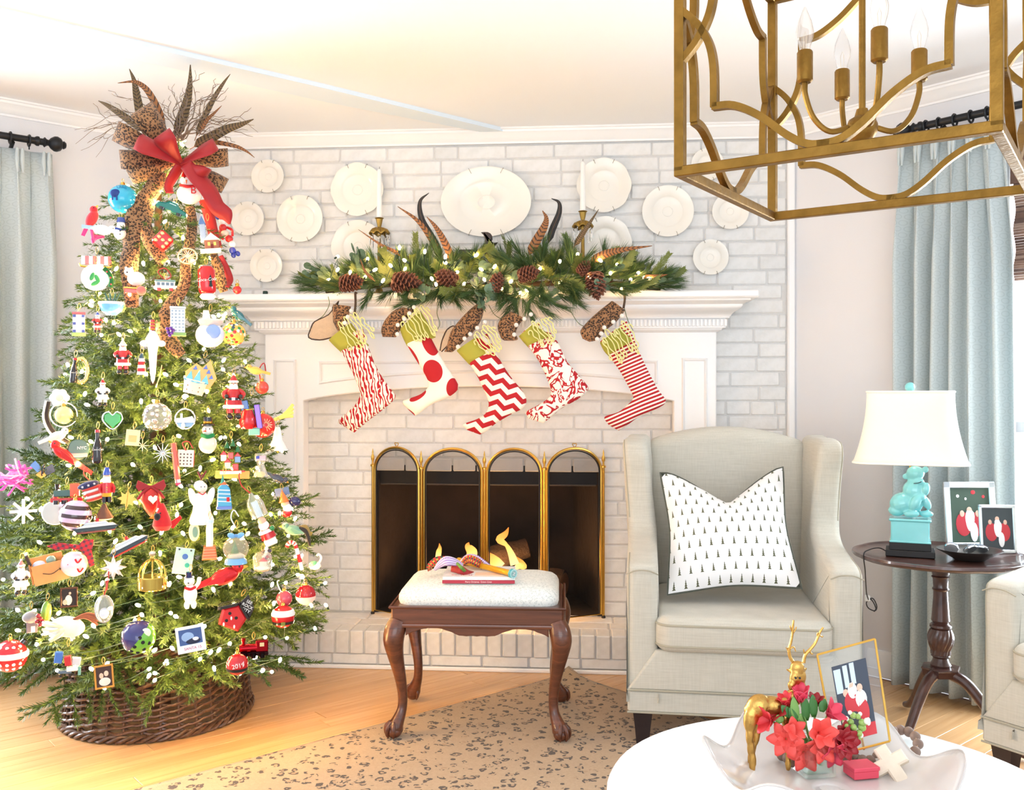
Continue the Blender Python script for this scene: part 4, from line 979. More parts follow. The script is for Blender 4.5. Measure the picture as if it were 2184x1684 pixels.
# small tips that fill the heart of the tree, joined
m = MB(); rr = random.Random(8)
for i in range(2600):
    z = .3 + 1.75 * (1 - sqrt(rr.random())) ** .9; r = tr(z) * rr.uniform(.35, .93); a = rr.uniform(0, 2 * pi); p = Vector((r * cos(a), r * sin(a), z)); d = Vector((cos(a) + rr.uniform(-.7, .7), sin(a) + rr.uniform(-.7, .7), rr.uniform(-.5, .4))).normalized(); brush(m, rr, [p, p + d * .07], .021, 520)
obj('inner_foliage', m, M_FIR, tree, smooth=False, kind='stuff')

# wicker tree collar
M_WICK = wood('dark_wicker', (60, 40, 32), (112, 78, 54), (60, 60, 60), .38, .3, .15)
bk = thing('tree_collar', 'dark brown woven wicker collar around the foot of the Christmas tree', 'basket', (TX, TY, 0))
def br_(z): return .327 - .036 * z / .3 + .010 * max(0, (z - .24) / .07) ** 2
NS = 34; bmz = random.Random(2)
for k in range(NS):
    a = 2 * pi * k / NS; obj('stake', MB().tube([(br_(z) * cos(a), br_(z) * sin(a), z) for z in (.012, .1, .2, .294)], .0042, 6), M_WICK, bk)
nrow = 24
for j in range(nrow):
    z0 = .03 + j * .0105; pts = []
    for i in range(NS * 4):
        a = 2 * pi * i / (NS * 4); ph = cos(pi * i / 4 + (pi if j % 2 else 0)); zz = z0 + .0055 * sin(pi * i / 4 + j * pi) + .006 * sin(a * 3 + j * .2); r = br_(zz) + .0075 * ph; pts.append((r * cos(a), r * sin(a), zz))
    obj('weaver', MB().tube(pts, .0052 + bmz.uniform(-.0006, .0006), 6, closed=True), M_WICK, bk)
for zc, nm in ((.014, 'base_braid'), (.292, 'rim_braid')):
    for q in range(3):
        pts = []
        for i in range(160):
            a = 2 * pi * i / 160; t_ = a * 20 + q * 2.094; r = br_(zc) + .009 * cos(t_) + .004; pts.append((r * cos(a), r * sin(a), zc + .009 * sin(t_) + .001))
        obj(nm, MB().tube(pts, .0065, 6, closed=True), M_WICK, bk)

# fairy lights on the tree
rb = random.Random(77); pts = []
while len(pts) < 215:
    py = 345 + 1090 * sqrt(rb.random()) if rb.random() < .8 else rb.uniform(345, 1400); hw = 50 + (py - 330) * .335 if py < 1260 else 345 - (py - 1260) * .45
    px = 342 + rb.uniform(-1, 1) * hw
    p = tree_pt(px, py, rb.uniform(-.05, .045))
    if p.z < .14 or min([(p - q).length for q in pts] or [1]) < .05: continue
    pts.append(p)
for (px, py) in ((388, 308), (392, 300), (330, 1450), (222, 1465), (318, 1440), (645, 1228), (612, 1360), (695, 1290), (672, 1340), (560, 1430), (355, 1410)): pts.append(tree_pt(px, py, .03))
tl = string_lights('warm fairy lights wound all over the Christmas tree', pts, sc=.88)
m = MB(); order = sorted(range(len(pts)), key=lambda i: -(pts[i].z) * 8 + atan2(pts[i].y - TY, pts[i].x - TX))
cand = [pts[i] * 1 for i in order]; run = []
for p in cand:
    if run and (p - run[-1]).length > .45: run = [p]; continue
    if run: 
        a, b = run[-1], p; mid = (a + b) / 2; dd = Vector((TX - mid.x, TY - mid.y, 0)).normalized() * .06; m.tube([a + dd * .2, mid + dd + Vector((0, 0, -.02)), b + dd * .2], .0013, 4, caps=False)
    run = [p]
obj('wire', m, pm('plug_green', (20, 52, 46)), tl)

# ------------------------------------------------------------------ topper: twigs, feathers, bows, ribbons
TD = 3.40
top = at(372, 290, TD + .04)
def dT(a, b, u=0): return at(a, b, TD)
tw = thing('curly_willow', 'spray of bare curly twigs bursting from the top of the tree', 'twigs', top); rr = random.Random(14)
M_TWIG = pm('grey_twig', (128, 112, 98), .7, nz=(50, .2))
ends = [(160, 300), (185, 268), (200, 330), (240, 205), (262, 268), (296, 170), (345, 215), (372, 180), (395, 200), (418, 150), (430, 196), (452, 200), (474, 178), (480, 205), (500, 262), (530, 285), (550, 275), (512, 318), (220, 240), (440, 240), (410, 215), (175, 318), (330, 235), (460, 290)]
for (ex_, ey) in ends:
    dep = TD + rr.uniform(-.12, .14); e = at(ex_, ey, dep) - top; s = at(372 + rr.uniform(-18, 18), 300, TD) - top; L = (e - s).length; pp = []
    ph = rr.uniform(0, 6); sag = .06 * abs(e.x - s.x) / .3
    sd = (e - s).normalized(); n1 = sd.orthogonal().normalized(); n2 = sd.cross(n1)
    for i in range(15):
        u = i / 14; wv = .012 * min(1, u * 3); pp.append(s + (e - s) * u + n1 * wv * sin(u * 15 + ph) + n2 * wv * cos(u * 12 + ph) + Vector((0, 0, sag * sin(pi * u))))
    tg = obj('twig', MB().tube(pp, [.0026 * (1 - .75 * i / 14) for i in range(15)], 5), M_TWIG, tw)
    for j in (5, 7, 9, 11):
        b = pp[j]; d = (sd + n1 * rr.uniform(-.8, .8) + n2 * rr.uniform(-.8, .8)).normalized() * L * rr.uniform(.15, .32); obj('twiglet', MB().tube([b, b + d * .4 + n1 * .008, b + d * .7 - n1 * .006, b + d], [.0014, .0012, .001, .0007], 4), M_TWIG, tg)
dF = lambda dd: (lambda a, b, u: at(a, b, TD + dd * u))
GT = 'pheasant feathers on top of the tree'
feather('upright dark barred feather, second from the left of the tree top', [(310, 300), (301, 254), (292, 205), (286, 172), (276, 147)], 17, M_FO, dF(.05), GT)
feather('thin brown feather arching over to the left at the tree top', [(352, 285), (340, 240), (318, 198), (300, 180), (284, 174), (251, 177)], 13, M_FB, dF(-.05), GT)
feather('tallest straight dark feather at the middle of the tree top', [(378, 300), (384, 264), (398, 220), (405, 180), (406, 138)], 20, M_FO, dF(.0), GT)
feather('thin straight feather leaning right of the tallest one', [(415, 300), (430, 262), (456, 210), (476, 178), (491, 158)], 11, M_FO, dF(.04), GT)
feather('shorter thin feather lying along the thin straight one on the tree top', [(424, 290), (440, 258), (458, 240), (473, 225)], 7, M_FB, dF(-.02), GT)
feather('broad olive feather pointing right from the tree top', [(405, 318), (440, 298), (482, 276), (515, 265), (541, 254)], 20, M_FO, dF(-.04), GT)
feather('thin brown feather drooping to the right of the tree top', [(425, 306), (455, 303), (500, 311), (525, 322), (543, 336)], 9, M_FB, dF(.08), GT)
feather('barred feather pointing left from the tree top', [(318, 285), (290, 266), (253, 240), (228, 224), (210, 215)], 15, M_FO, dF(.02), GT)
def ribbon(name, parent, pix, wpx, mat, dep, o, tilt=0.0, roll=None):
    P3 = [dep(a, b, i / (len(pix) - 1)) - o for i, (a, b) in enumerate(pix)]; pp = crom(P3, 7); n = len(pp); fwd = (CAM - o).normalized(); G = []
    for i, p in enumerate(pp):
        u = i / (n - 1); d = (pp[min(i + 1, n - 1)] - pp[max(i - 1, 0)]).normalized(); s = d.cross(fwd); s = s.normalized() if s.length > 1e-5 else Vector((1, 0, 0)); nn = s.cross(d)
        k = len(wpx) - 1; j = min(int(u * k), k - 1); ww = (wpx[j] + (wpx[j + 1] - wpx[j]) * (u * k - j)) * (o - CAM).length / F * .5
        ang = (roll(u) if roll else tilt); s2 = s * cos(ang) + nn * sin(ang); bow = fwd * ww * .18
        G.append([p - s2 * ww, p - s2 * ww * .35 + bow, p + s2 * ww * .35 + bow, p + s2 * ww])
    return obj(name, MB().grid(G), mat, parent, ang=80, solid=.0012)
M_REDV = pm('red_velvet_ribbon', (158, 14, 24), .55, sheen=.1, nz=(30, .1)); M_PINKV = pm('red_velvet_back', (222, 110, 110), .5)
bo = dT(388, 330); bow = thing('velvet_bow', 'big red velvet bow with trailing tail near the top of the tree', 'bow', bo)
def bow_loop(parent, o, base, ang, Lp, wp, mat, puff=.06, back=0.0, phi=.5, dz=-.1):
    """one loop of a tied bow: runs out along the screen angle and returns, ribbon width across"""
    sc = (o - CAM).length / F; fwd = (CAM - o).normalized(); rt_ = fwd.cross(Vector((0, 0, 1))).normalized() * -1; up = rt_.cross(fwd) * -1 if rt_.cross(fwd).z < 0 else rt_.cross(fwd)
    a = rt_ * cos(radians(ang)) + up * sin(radians(ang)); wv = (-rt_ * sin(radians(ang)) + up * cos(radians(ang))); b0 = dT(*base) - o + fwd * (-dz) - fwd * back; G = []
    for i in range(33):
        t_ = i / 32; p = b0 + a * (Lp * sc * sin(pi * t_) ** .75) + fwd * (puff * sin(2 * pi * t_)) + up * (.012 * sin(pi * t_))
        ww = wp * sc * .5 * (.30 + .70 * min(1, sin(pi * t_) * 1.5)); wd = wv * cos(phi) + fwd * sin(phi) * (1 if t_ < .5 else .6) + a * .15 * cos(pi * t_)
        G.append([p - wd * ww, p - wd * ww * .33 + fwd * ww * .12, p + wd * ww * .33 + fwd * ww * .12, p + wd * ww])
    return obj('loop', MB().grid(G), mat, parent, ang=80, solid=.0012)
for (an, L_, w_, ph_) in ((160, 82, 44, .75), (128, 56, 44, -.5), (28, 72, 34, -.8), (-30, 56, 38, .6)): bow_loop(bow, bo, (385, 347), an, L_, w_, M_REDV, .05, 0, ph_)
ribbon('tail', bow, [(396, 350), (420, 378), (446, 408), (462, 440), (482, 458), (490, 478)], [24, 32, 34, 30, 30, 4], M_REDV, lambda a, b, u: at(a, b, TD - .11 + .03 * u), bo, roll=lambda u: .5 * sin(u * 5))
ribbon('tail', bow, [(385, 352), (372, 372), (360, 395), (362, 412)], [20, 22, 18, 16], M_REDV, lambda a, b, u: at(a, b, TD - .09), bo, roll=lambda u: .5)
obj('knot', MB().ell(dT(384, 346) - bo + Vector((0, -.1, 0)), (.016, .016, .02)), M_LEO, bow)
lb_o = dT(345, 300); lb = thing('leopard_bow', 'leopard print ribbon bow tied in behind the red velvet bow', 'bow', lb_o)
for (an, L_, w_, ph_, bk_) in ((128, 108, 54, .55, .03), (160, 118, 46, -.6, .01), (186, 104, 42, .6, .02), (206, 96, 30, -.4, .0), (6, 92, 40, .55, .03), (-28, 98, 38, -.6, .02)): bow_loop(lb, lb_o, (380, 344), an, L_, w_, M_LEOL, .05, bk_, ph_, -.05)
def streamer(label, pix, wd, off=.03):
    dd = lambda a, b, u: tree_pt(a, b, off); o = dd(*pix[0], 0); t = thing('ribbon_streamer', label, 'ribbon', o, group='leopard ribbon streamers on the tree'); ribbon('ribbon', t, pix, wd, M_LEOL, dd, o, roll=lambda u: .35 * sin(u * 9)); return t
streamer('leopard ribbon streamer waving down the left of the upper tree', [(340, 365), (328, 400), (300, 440), (282, 480), (280, 530), (275, 565), (278, 600), (282, 655)], [28, 34, 34, 36, 32, 34, 32, 22])
streamer('leopard ribbon streamer passing behind the red dice', [(330, 372), (318, 430), (306, 470), (318, 510), (336, 540), (350, 560)], [22, 26, 30, 28, 26, 22], .02)
streamer('leopard ribbon streamer behind the white hoop and the hotel ornament', [(405, 440), (410, 480), (404, 530), (396, 570), (392, 610), (362, 655), (350, 700), (372, 740), (388, 758)], [18, 20, 22, 20, 22, 26, 30, 28, 18], .015)
streamer('leopard ribbon streamer beside the red drinks can', [(455, 540), (464, 570), (470, 600), (478, 622)], [14, 22, 24, 16], .02)
rs = tree_pt(480, 555, .03); t = thing('red_ribbon', 'narrow red ribbon tail hanging beside the red drinks can', 'ribbon', rs)
ribbon('ribbon', t, [(470, 545), (482, 572), (490, 596), (484, 612)], [10, 14, 14, 8], M_REDV, lambda a, b, u: tree_pt(a, b, .035), rs)
t = thing('red_ribbon', 'red ribbon trailing down the right edge of the upper tree', 'ribbon', tree_pt(440, 440, .03)); o = t.location.copy()
ribbon('ribbon', t, [(436, 425), (446, 460), (456, 500), (466, 530)], [22, 22, 20, 16], M_REDV, lambda a, b, u: tree_pt(a, b, .02), o)
# ------------------------------------------------------------------ rug
def rug_mat():
    t = NT('leopard_rug'); v = t.coord('Object', (1, 1, 1)); nv = t.n('TexNoise', {'Vector': v, 'Scale': 30.0, 'Detail': 2}).outputs['Color']
    sb = t.n('VectorMath', {0: nv, 1: (.03, .03, .03)}, operation='MULTIPLY'); vv = t.n('VectorMath', {0: v, 1: sb.outputs[0]}, operation='ADD')
    vo = t.n('TexVoronoi', {'Vector': vv.outputs[0], 'Scale': 29.0, 'Randomness': .9}); d = vo.outputs['Distance']; rnd = t.sep(vo.outputs['Color'])[0]
    ring = t.m('LESS_THAN', t.m('ABSOLUTE', t.m('SUBTRACT', d, t.m('ADD', .25, t.m('MULTIPLY', rnd, .10)))), .105); br = t.m('GREATER_THAN', t.noise(v, 62, 1), t.m('ADD', .41, t.m('MULTIPLY', rnd, .12)))
    inn = t.m('LESS_THAN', d, .24); base = t.mix(t.noise(v, 160, 3), lin((158, 134, 106)), lin((184, 160, 130))); base = t.mix(t.m('MULTIPLY', inn, .35), base, lin((140, 104, 76)))
    t.col(t.mix(t.m('MULTIPLY', t.m('MULTIPLY', ring, br), .93), base, lin((40, 30, 28)))); t.set('Roughness', .95); t.set('Sheen Weight', .2); t.bump(t.noise(v, 420, 2), .35, .004); return t.mat
rc = onz(1213, 1437, .006); rc.y = min(rc.y, 3.925); rc.z = 0
rug = MB(); NU = 40; G = []
us = sorted(set([i * .02 for i in range(12)] + [.24 + i * .12 for i in range(28)]))
for u in us:
    row = []
    for v in us:
        p = Vector(((-u + v) * S2, -(u + v) * S2, .0065)); dd = hypot(u, v); lift = max(0, 1 - dd / .15) ** 2 * .035; row.append(p + Vector((0, -lift * .3, lift)))
    G.append(row)
ro = obj('leopard_rug', rug.grid(G), rug_mat(), None, ang=80, loc=rc, solid=.006); tag(ro, 'tan leopard spotted rug set diagonally on the oak floor', 'rug')

# ------------------------------------------------------------------ footstool
FS = at(1017, 842, 3.16); fs = thing('footstool', 'mahogany cabriole leg footstool with a pale spotted cushion in front of the fire', 'footstool', (FS.x, FS.y, .0065), TH - radians(3))
def leaf_cush():
    t = NT('pale_leopard_upholstery'); v = t.coord('Object'); d = t.n('TexVoronoi', {'Vector': v, 'Scale': 110.0}).outputs['Distance']
    r_ = t.m('MULTIPLY', t.m('LESS_THAN', t.m('ABSOLUTE', t.m('SUBTRACT', d, .36)), .12), t.m('GREATER_THAN', t.noise(v, 190, 1), .45)); t.col(t.mix(t.m('MULTIPLY', r_, .42), lin((230, 233, 229)), lin((158, 170, 168)))); t.set('Roughness', .9); return t.mat
SW, SD = .292, .42
obj('seat_rail', MB().box((0, SD / 2, .416), (SW * 2, SD, .066), ch=.006), M_MAHOG, fs, smooth=False)
obj('rail_moulding', around([(.0, .450), (.006, .450), (.008, .446), (.005, .441), (.0, .440)], -SW, SW, 0, SD), M_MAHOG, fs)
obj('rail_bead', around([(.0, .392), (.006, .39), (.008, .384), (.006, .378), (0, .376)], -SW, SW, 0, SD), M_MAHOG, fs)
# drop-in cushion
cw, cdp = .272, .385; G = []; N = 13
for (k, (ins, z)) in enumerate([(0, .449), (-.004, .462), (-.003, .476), (.004, .490), (.018, .502), (.045, .511), (.09, .517), (.14, .520)]):
    G.append([(x, y + SD / 2, .0065 * 0 + z) for x, y in rrect(2 * (cw - ins), cdp - 2 * ins, max(.03, .05 - ins * .1), 6)])
obj('cushion', MB().grid(G, cv=True, caps=True), leaf_cush(), fs, ang=60)
wave = lambda u: .352 + .0 + .022 * (1 - cos(4 * pi * u)) / 2 * (1 if True else 0) - .006 * cos(2 * pi * u) * 0 + .0025 * abs(sin(pi * u * 11))
def apron(nm, L, M):
    bot = [(-L + 2 * L * i / 40, (.350 if .38 < i / 40 < .62 else .350 + .026 * sin(pi * min(1, (i / 40 if i <= 20 else 1 - i / 40) / .38))) + .002 * abs(sin(i * 1.1))) for i in range(41)]
    obj(nm, MB().prism(bot + [(L, .385), (-L, .385)], -.010, .010, M=M, ch=.002), M_MAHOG, fs, smooth=False)
apron('front_apron', SW - .05, Matrix.Translation((0, .008, 0))); apron('back_apron', SW - .05, Matrix.Translation((0, SD - .008, 0)))
for s in (-1, 1): apron('side_apron', SD / 2 - .05, Matrix.Translation((s * (SW - .008), SD / 2, 0)) @ Matrix.Rotation(pi / 2, 4, 'Z'))
for sx in (-1, 1):
    for sy in (0, 1):
        c = Vector((sx * (SW - .022), .022 if not sy else SD - .022, 0)); dx = Vector((sx, -1 if not sy else 1, 0)) * .7071
        prof = [(.395, .000, .030), (.37, .012, .036), (.335, .020, .036), (.29, .014, .029), (.24, .002, .023), (.18, -.012, .0185), (.13, -.018, .0165), (.09, -.014, .017), (.06, .000, .0215), (.04, .012, .027), (.03, .016, .027)]
        pts = crom([c + dx * o + Vector((0, 0, z)) for z, o, r in prof], 3); rs = [q.x for q in crom([(r, 0, 0) for z, o, r in prof], 3)]
        lg = obj('leg', MB().tube(pts, rs, 14), M_MAHOG, fs)
        b = c + dx * .018; obj('ball', MB().ell(b + Vector((0, 0, .0225)), (.026, .026, .0225), 14, 10), M_MAHOG, lg)
        for a in (-50, 0, 50, 180):
            ca = atan2(dx.y, dx.x) + radians(a); e = Vector((cos(ca), sin(ca), 0)); obj('claw', MB().tube(crom([b + e * .012 + Vector((0, 0, .055)), b + e * .026 + Vector((0, 0, .04)), b + e * .030 + Vector((0, 0, .022)), b + e * .024 + Vector((0, 0, .006))], 4), [.007, .0075, .0075, .008, .008, .0075, .007, .0065, .006, .006, .005, .004, .003], 8), M_MAHOG, lg)
        for k in range(6):
            u = k / 6; zz = .365 - .1 * u; oo = dx * (.032 + .014 * sin(pi * min(1, u * 1.5)) - .03 * u); side = Vector((-dx.y, dx.x, 0)) * (.011 * (1 - u) * (1 if k % 2 else -1))
            obj('carved_leaf', MB().ell(c + oo + side + Vector((0, 0, zz)), (.008, .008, .014), 8, 6, Euler((.4 * (1 if k % 2 else -1), 0, 0))), M_MAHOG, lg)

# books, gift tube, ribbons on the stool
zc = .5265
def fsp(px, py, z): return onz(px, py, z)
def flat_book(name, label, px0, px1, py, depth, z0, hgt, cov, spine, page, txt=None):
    a = onz(px0, py, z0); b = onz(px1, py, z0); Wd = (b - a).length; t = thing(name, label, 'book', (a + b) / 2, TH - radians(1)); e = .0018
    obj('pages', MB().box((0, depth / 2, hgt / 2), (Wd - .006, depth - .006, hgt - 2 * e)), page, t, smooth=False)
    obj('cover', MB().box((0, depth / 2, hgt - e / 2), (Wd, depth, e)).box((0, depth / 2, e / 2), (Wd, depth, e)), cov, t, smooth=False)
    obj('spine', MB().box((0, .001, hgt / 2), (Wd, .004, hgt), ch=.001), spine, t, smooth=False)
    if txt: text('spine_title', txt, hgt * .62, pm('white_print', (250, 240, 236), .6), t, Matrix.Translation((0, -.0012, hgt / 2)) @ STAND)
    return t
PAGE = pm('book_pages', (246, 242, 234), .8); CW = pm('white_cover', (240, 238, 236), .35); CR = pm('crimson_cover', (176, 46, 66), .4)
flat_book('book', 'crimson spined book lying lowest on the footstool cushion', 943, 1098, 1244, .205, zc - .004, .0115, CW, CR, PAGE, 'Merry Christmas  Crown Crest')
t = flat_book('book', 'white softcover book on top of the crimson one', 944, 1098, 1236, .20, zc + .0077, .0105, CW, CW, PAGE)
text('cover_title', 'Christmas', .018, pm('red_print', (196, 80, 90), .6), t, Matrix.Translation((-.06, .03, .0107)))
obj('cover_picture', MB().box((.03, .05, .0106), (.09, .06, .0003)), pm('peach_print', (240, 206, 180), .6), t, smooth=False)
ztop = zc + .0182
a = onz(1094, 1223, ztop + .012); b = at(978, 1208, 3.46); b.z = ztop + .016; t = thing('gift_tube', 'gold cardboard tube with a teal octagonal end lying on the books', 'tube', a)
d = (b - a); q = Vector((0, 0, 1)).rotation_difference(d.normalized()).to_matrix().to_4x4(); L = d.length
obj('barrel', MB().lathe([(0, 0), (.0105, 0), (.0105, L), (0, L)], 20, M=q), pm('gold_card', (226, 176, 44), .3, .6), t)
obj('end_cap', MB().lathe([(0, -.004), (.0165, -.004), (.0165, .008), (0, .008)], 8, M=q), pm('teal_cap', (72, 170, 182), .45), t, ang=20)
obj('cap_ring', MB().lathe([(.012, -.0045), (.014, -.0055), (.0155, -.0045)], 24, M=q), pm('pale_teal', (170, 220, 222), .4), t)
text('cap_letter', 'H', .016, pm('white_print', (250, 240, 236)), t, q @ Matrix.Translation((0, 0, -.0048)) @ Matrix.Rotation(pi, 4, 'X') @ Matrix.Rotation(radians(205), 4, 'Z'))
def plaid(name, c1, c2, c3, f):
    t = NT(name); s = t.sep(t.coord('UV', (f * 6, f, 1))); a = t.m('LESS_THAN', t.m('FRACT', s[0]), .5); b = t.m('LESS_THAN', t.m('FRACT', s[1]), .5)
    t.col(t.mix(t.m('MULTIPLY', t.m('ADD', a, b), .5), lin(c1), lin(c2)) if c3 is None else t.mix(t.m('MULTIPLY', a, b), t.mix(a, lin(c1), lin(c2)), lin(c3))); t.set('Roughness', .6); return t.mat
M_GING = plaid('gingham_ribbon', (246, 240, 250), (140, 90, 190), None, 4.0); M_PLAID = plaid('tartan_ribbon', (190, 40, 44), (40, 80, 60), (200, 160, 60), 2.0)
rb_o = at(1000, 1212, 3.36); rb_o.z = ztop; t = thing('ribbon_bundle', 'loose bundle of tartan, gingham and red ribbons lying on the books', 'ribbon', rb_o)
dd = lambda k: (lambda a, b, u: at(a, b, 3.36 + k - .04 * sin(pi * u)))
ribbon('tartan_loop', t, [(985, 1208), (965, 1196), (935, 1194), (918, 1206), (917, 1216)], [10, 14, 16, 14, 10], M_PLAID, dd(.0), rb_o, roll=lambda u: -.4 + u)
ribbon('gingham_loop', t, [(988, 1206), (970, 1198), (952, 1196), (938, 1204), (926, 1216)], [10, 16, 20, 14, 6], M_GING, dd(-.04), rb_o, roll=lambda u: -.6 + 1.2 * u)
ribbon('gingham_loop', t, [(980, 1200), (996, 1188), (1015, 1190), (1035, 1204), (1050, 1212)], [8, 14, 14, 14, 8], M_GING, dd(.05), rb_o, roll=lambda u: .8 - u)
ribbon('tartan_loop', t, [(984, 1204), (1000, 1192), (1020, 1200), (1034, 1212)], [10, 18, 18, 10], M_PLAID, dd(.02), rb_o, roll=lambda u: .3)
ribbon('red_loop', t, [(962, 1212), (980, 1214), (996, 1220), (1012, 1222)], [12, 18, 14, 8], M_REDV, dd(-.05), rb_o, roll=lambda u: .7 * u)
ribbon('green_tie', t, [(974, 1200), (984, 1210), (994, 1220)], [5, 7, 6], pm('green_ribbon', (96, 140, 56), .6), dd(-.08), rb_o)

# ------------------------------------------------------------------ wing armchair
def linen():
    t = NT('oatmeal_linen'); a = t.noise(t.coord('Object', (14, 14, 260)), 1.0, 3); b = t.noise(t.coord('Object', (260, 260, 14)), 1.0, 3)
    t.col(t.mix(t.m('ADD', t.m('MULTIPLY', a, .6), t.m('MULTIPLY', b, .4)), lin((172, 168, 154)), lin((214, 210, 198)))); t.set('Roughness', .92); t.set('Sheen Weight', .15)
    t.bump(t.m('ADD', a, b), .10, .002); return t.mat
M_LINEN = linen(); M_PIPE = pm('linen_piping', (170, 164, 146), .9); M_ESP = pm('espresso_wood', (40, 30, 32), .35, nz=(30, .2))
AW = .38
def armchair(label, loc, rz):
    t = thing('wing_armchair', label, 'armchair', loc, rz)
    z0 = -.0065
    obj('seat_rail', MB().box((0, .36, .152), (2 * AW - .01, .73, .076), ch=.008), M_LINEN, t, smooth=False)
    m = MB(); slab(m, [(-AW + .004, .189), (AW - .004, .189), (.283, .322), (-.283, .322)], .10, .012, lambda a, b, c: Vector((a, c + .044, b))); obj('front_panel', m, M_LINEN, t, ang=50)
    obj('seam_piping', MB().tube([(-AW + .004, -.007, .190), (AW - .004, -.007, .190)], .0035, 6), M_PIPE, t)
    obj('seam_piping', MB().tube([(-AW + .004, -.004, .116), (AW - .004, -.004, .116)], .0035, 6), M_PIPE, t)
    # seat cushion with a crowned top
    out = rrect(.565, .60, .05, 6, 0, .27); m = MB()
    def cx(a, b, c):
        u = max(0, 1 - (a / .29) ** 2) * max(0, 1 - ((b - .27) / .31) ** 2); fr = max(0, 1 - ((b + .03) / .12)) if b < .09 else 0
        return Vector((a, b - .012 * (1 - (a / .29) ** 2) * (1 if b < 0 else 0), .378 + c + (.016 * u if c > 0 else 0)))
    G = slab(m, out, .115, .032, cx, 6); obj('seat_cushion', m, M_LINEN, t, ang=60)
    for zz in (.412, .344):
        obj('cushion_piping', MB().tube([Vector((p[0] * 1.0, p[1] - .012 * (1 - (p[0] / .29) ** 2) * (1 if p[1] < 0 else 0), zz)) for p in inset(out, .001)], .004, 6, closed=True), M_PIPE, t)
    # side panels: arm and wing in one upholstered piece
    side = crom([(.006, .15), (.006, .25), (.006, .35), (.006, .46), (.005, .56), (.03, .603), (.16, .622), (.30, .645), (.372, .685), (.395, .76), (.398, .86), (.392, .935), (.42, .985), (.50, 1.0), (.60, 1.0), (.70, .99), (.735, .80), (.715, .30), (.712, .152), (.40, .15), (.12, .15), (.03, .151), (.010, .153)], 5, closed=True)
    side = [(p.x, p.y) for p in side]
    for s in (-1, 1):
        m = MB()
        def sx(a, b, c):
            fl = .030 * max(0, (b - .66) / .33) - .018 * max(0, min(1, (a - .5) / .2)) ; th = 1 - .12 * max(0, (b - .66) / .33)
            return Vector((s * (AW - .054 + c * th * (-1 if s < 0 else 1) * (-1 if s < 0 else 1) + fl), a, b))
        slab(m, side, .105, .028, sx, 6); sp = obj('side_panel', m, M_LINEN, t, ang=60)
        # arm front panel tapering to the rail, outer piping
        fo = inset(side if sum(side[i][0] * side[(i + 1) % len(side)][1] - side[(i + 1) % len(side)][0] * side[i][1] for i in range(len(side))) > 0 else side[::-1], .0084)
        obj('piping', MB().tube([sx(a, b, .0441) for a, b in fo if .2 < b < .625 and a < .18], .0032, 6), M_PIPE, sp)
        obj('piping', MB().tube([sx(a, b, .0441) for a, b in fo if b > .70 and a < .5], .0032, 6), M_PIPE, sp)
        obj('arm_seam', MB().tube(crom([sx(.004, .57, .052), sx(-.0005, .583, .02), sx(-.0005, .583, -.02), sx(.004, .57, -.052)], 4), .0022, 6), M_PIPE, sp)
    # back with arched top, leaning
    bo_ = [(-.288, .36), (.288, .36)] + [(.31 - .62 * i / 24, .975 + .062 * sin(pi * i / 24) ** .8 if 0 < i < 24 else .965) for i in range(25)]
    m = MB(); slab(m, bo_, .15, .045, lambda a, b, c: Vector((a, .655 + (b - .4) * .10 + c - .022 * max(0, 1 - (a / .3) ** 2) * (1 if c < 0 else 0), b)), 6); obj('back', m, M_LINEN, t, ang=60)
    for s in (-1, 1):
        for (y, yy) in ((.045, .05), (.67, .72)):
            obj('leg', MB().grid([[(s * .325 + dx * w_, (y if zz > .05 else yy if y > .3 else y) + dy * w_, zz) for dx, dy in ((-1, -1), (1, -1), (1, 1), (-1, 1))] for zz, w_ in ((z0, .020), (.06, .026), (.118, .033))], cv=True, caps=True), M_ESP, t, smooth=False)
    return t
def cam_xy(X, d): return RT * X + FW * d
p = cam_xy(.754, 3.055); armchair('oatmeal linen wing armchair with a tree print pillow, beside the hearth', (p.x, p.y, .0065), TH - radians(8))
p = cam_xy(1.425 + .38 * cos(radians(58)), 2.85 - .38 * sin(radians(58))); armchair('oatmeal linen armchair cut off by the right edge of the photo', (p.x, p.y, .0065), TH - radians(58))
# pillow
def pillow_mat():
    t = NT('tree_print_cotton'); s = t.sep(t.coord('UV', (11.5, 10.5, 1))); row = t.m('FLOOR', s[1]); cxx = t.m('SUBTRACT', t.m('FRACT', t.m('ADD', s[0], t.m('MULTIPLY', t.m('MODULO', row, 2.0), .5))), .5); cy = t.m('FRACT', s[1])
    inr = t.m('MULTIPLY', t.m('GREATER_THAN', cy, .2), t.m('LESS_THAN', cy, .82)); u = t.m('DIVIDE', t.m('SUBTRACT', .82, cy), .62); tier = t.m('FRACT', t.m('MULTIPLY', u, 3.99))
    wd = t.m('ADD', .012, t.m('MULTIPLY', t.m('MULTIPLY', u, t.m('ADD', .3, t.m('MULTIPLY', tier, .7))), .15)); k = t.m('MULTIPLY', t.m('LESS_THAN', t.m('ABSOLUTE', cxx), wd), inr)
    t.col(t.mix(k, lin((238, 238, 238)), lin((92, 94, 70)))); t.set('Roughness', .9); t.bump(t.noise(t.coord('Object'), 600, 1), .1, .001); return t.mat
c4 = [at(1424, 1268, 3.27), at(1710, 1254, 3.22), at(1408, 1008, 3.52), at(1670, 996, 3.50)]; po = (c4[0] + c4[1]) / 2
pil = thing('pillow', 'white pillow printed with small dark fir trees, standing in the wing armchair', 'pillow', po); N = 25; nrm = (c4[1] - c4[0]).cross(c4[2] - c4[0]).normalized()
if nrm.dot(CAM - po) < 0: nrm = -nrm
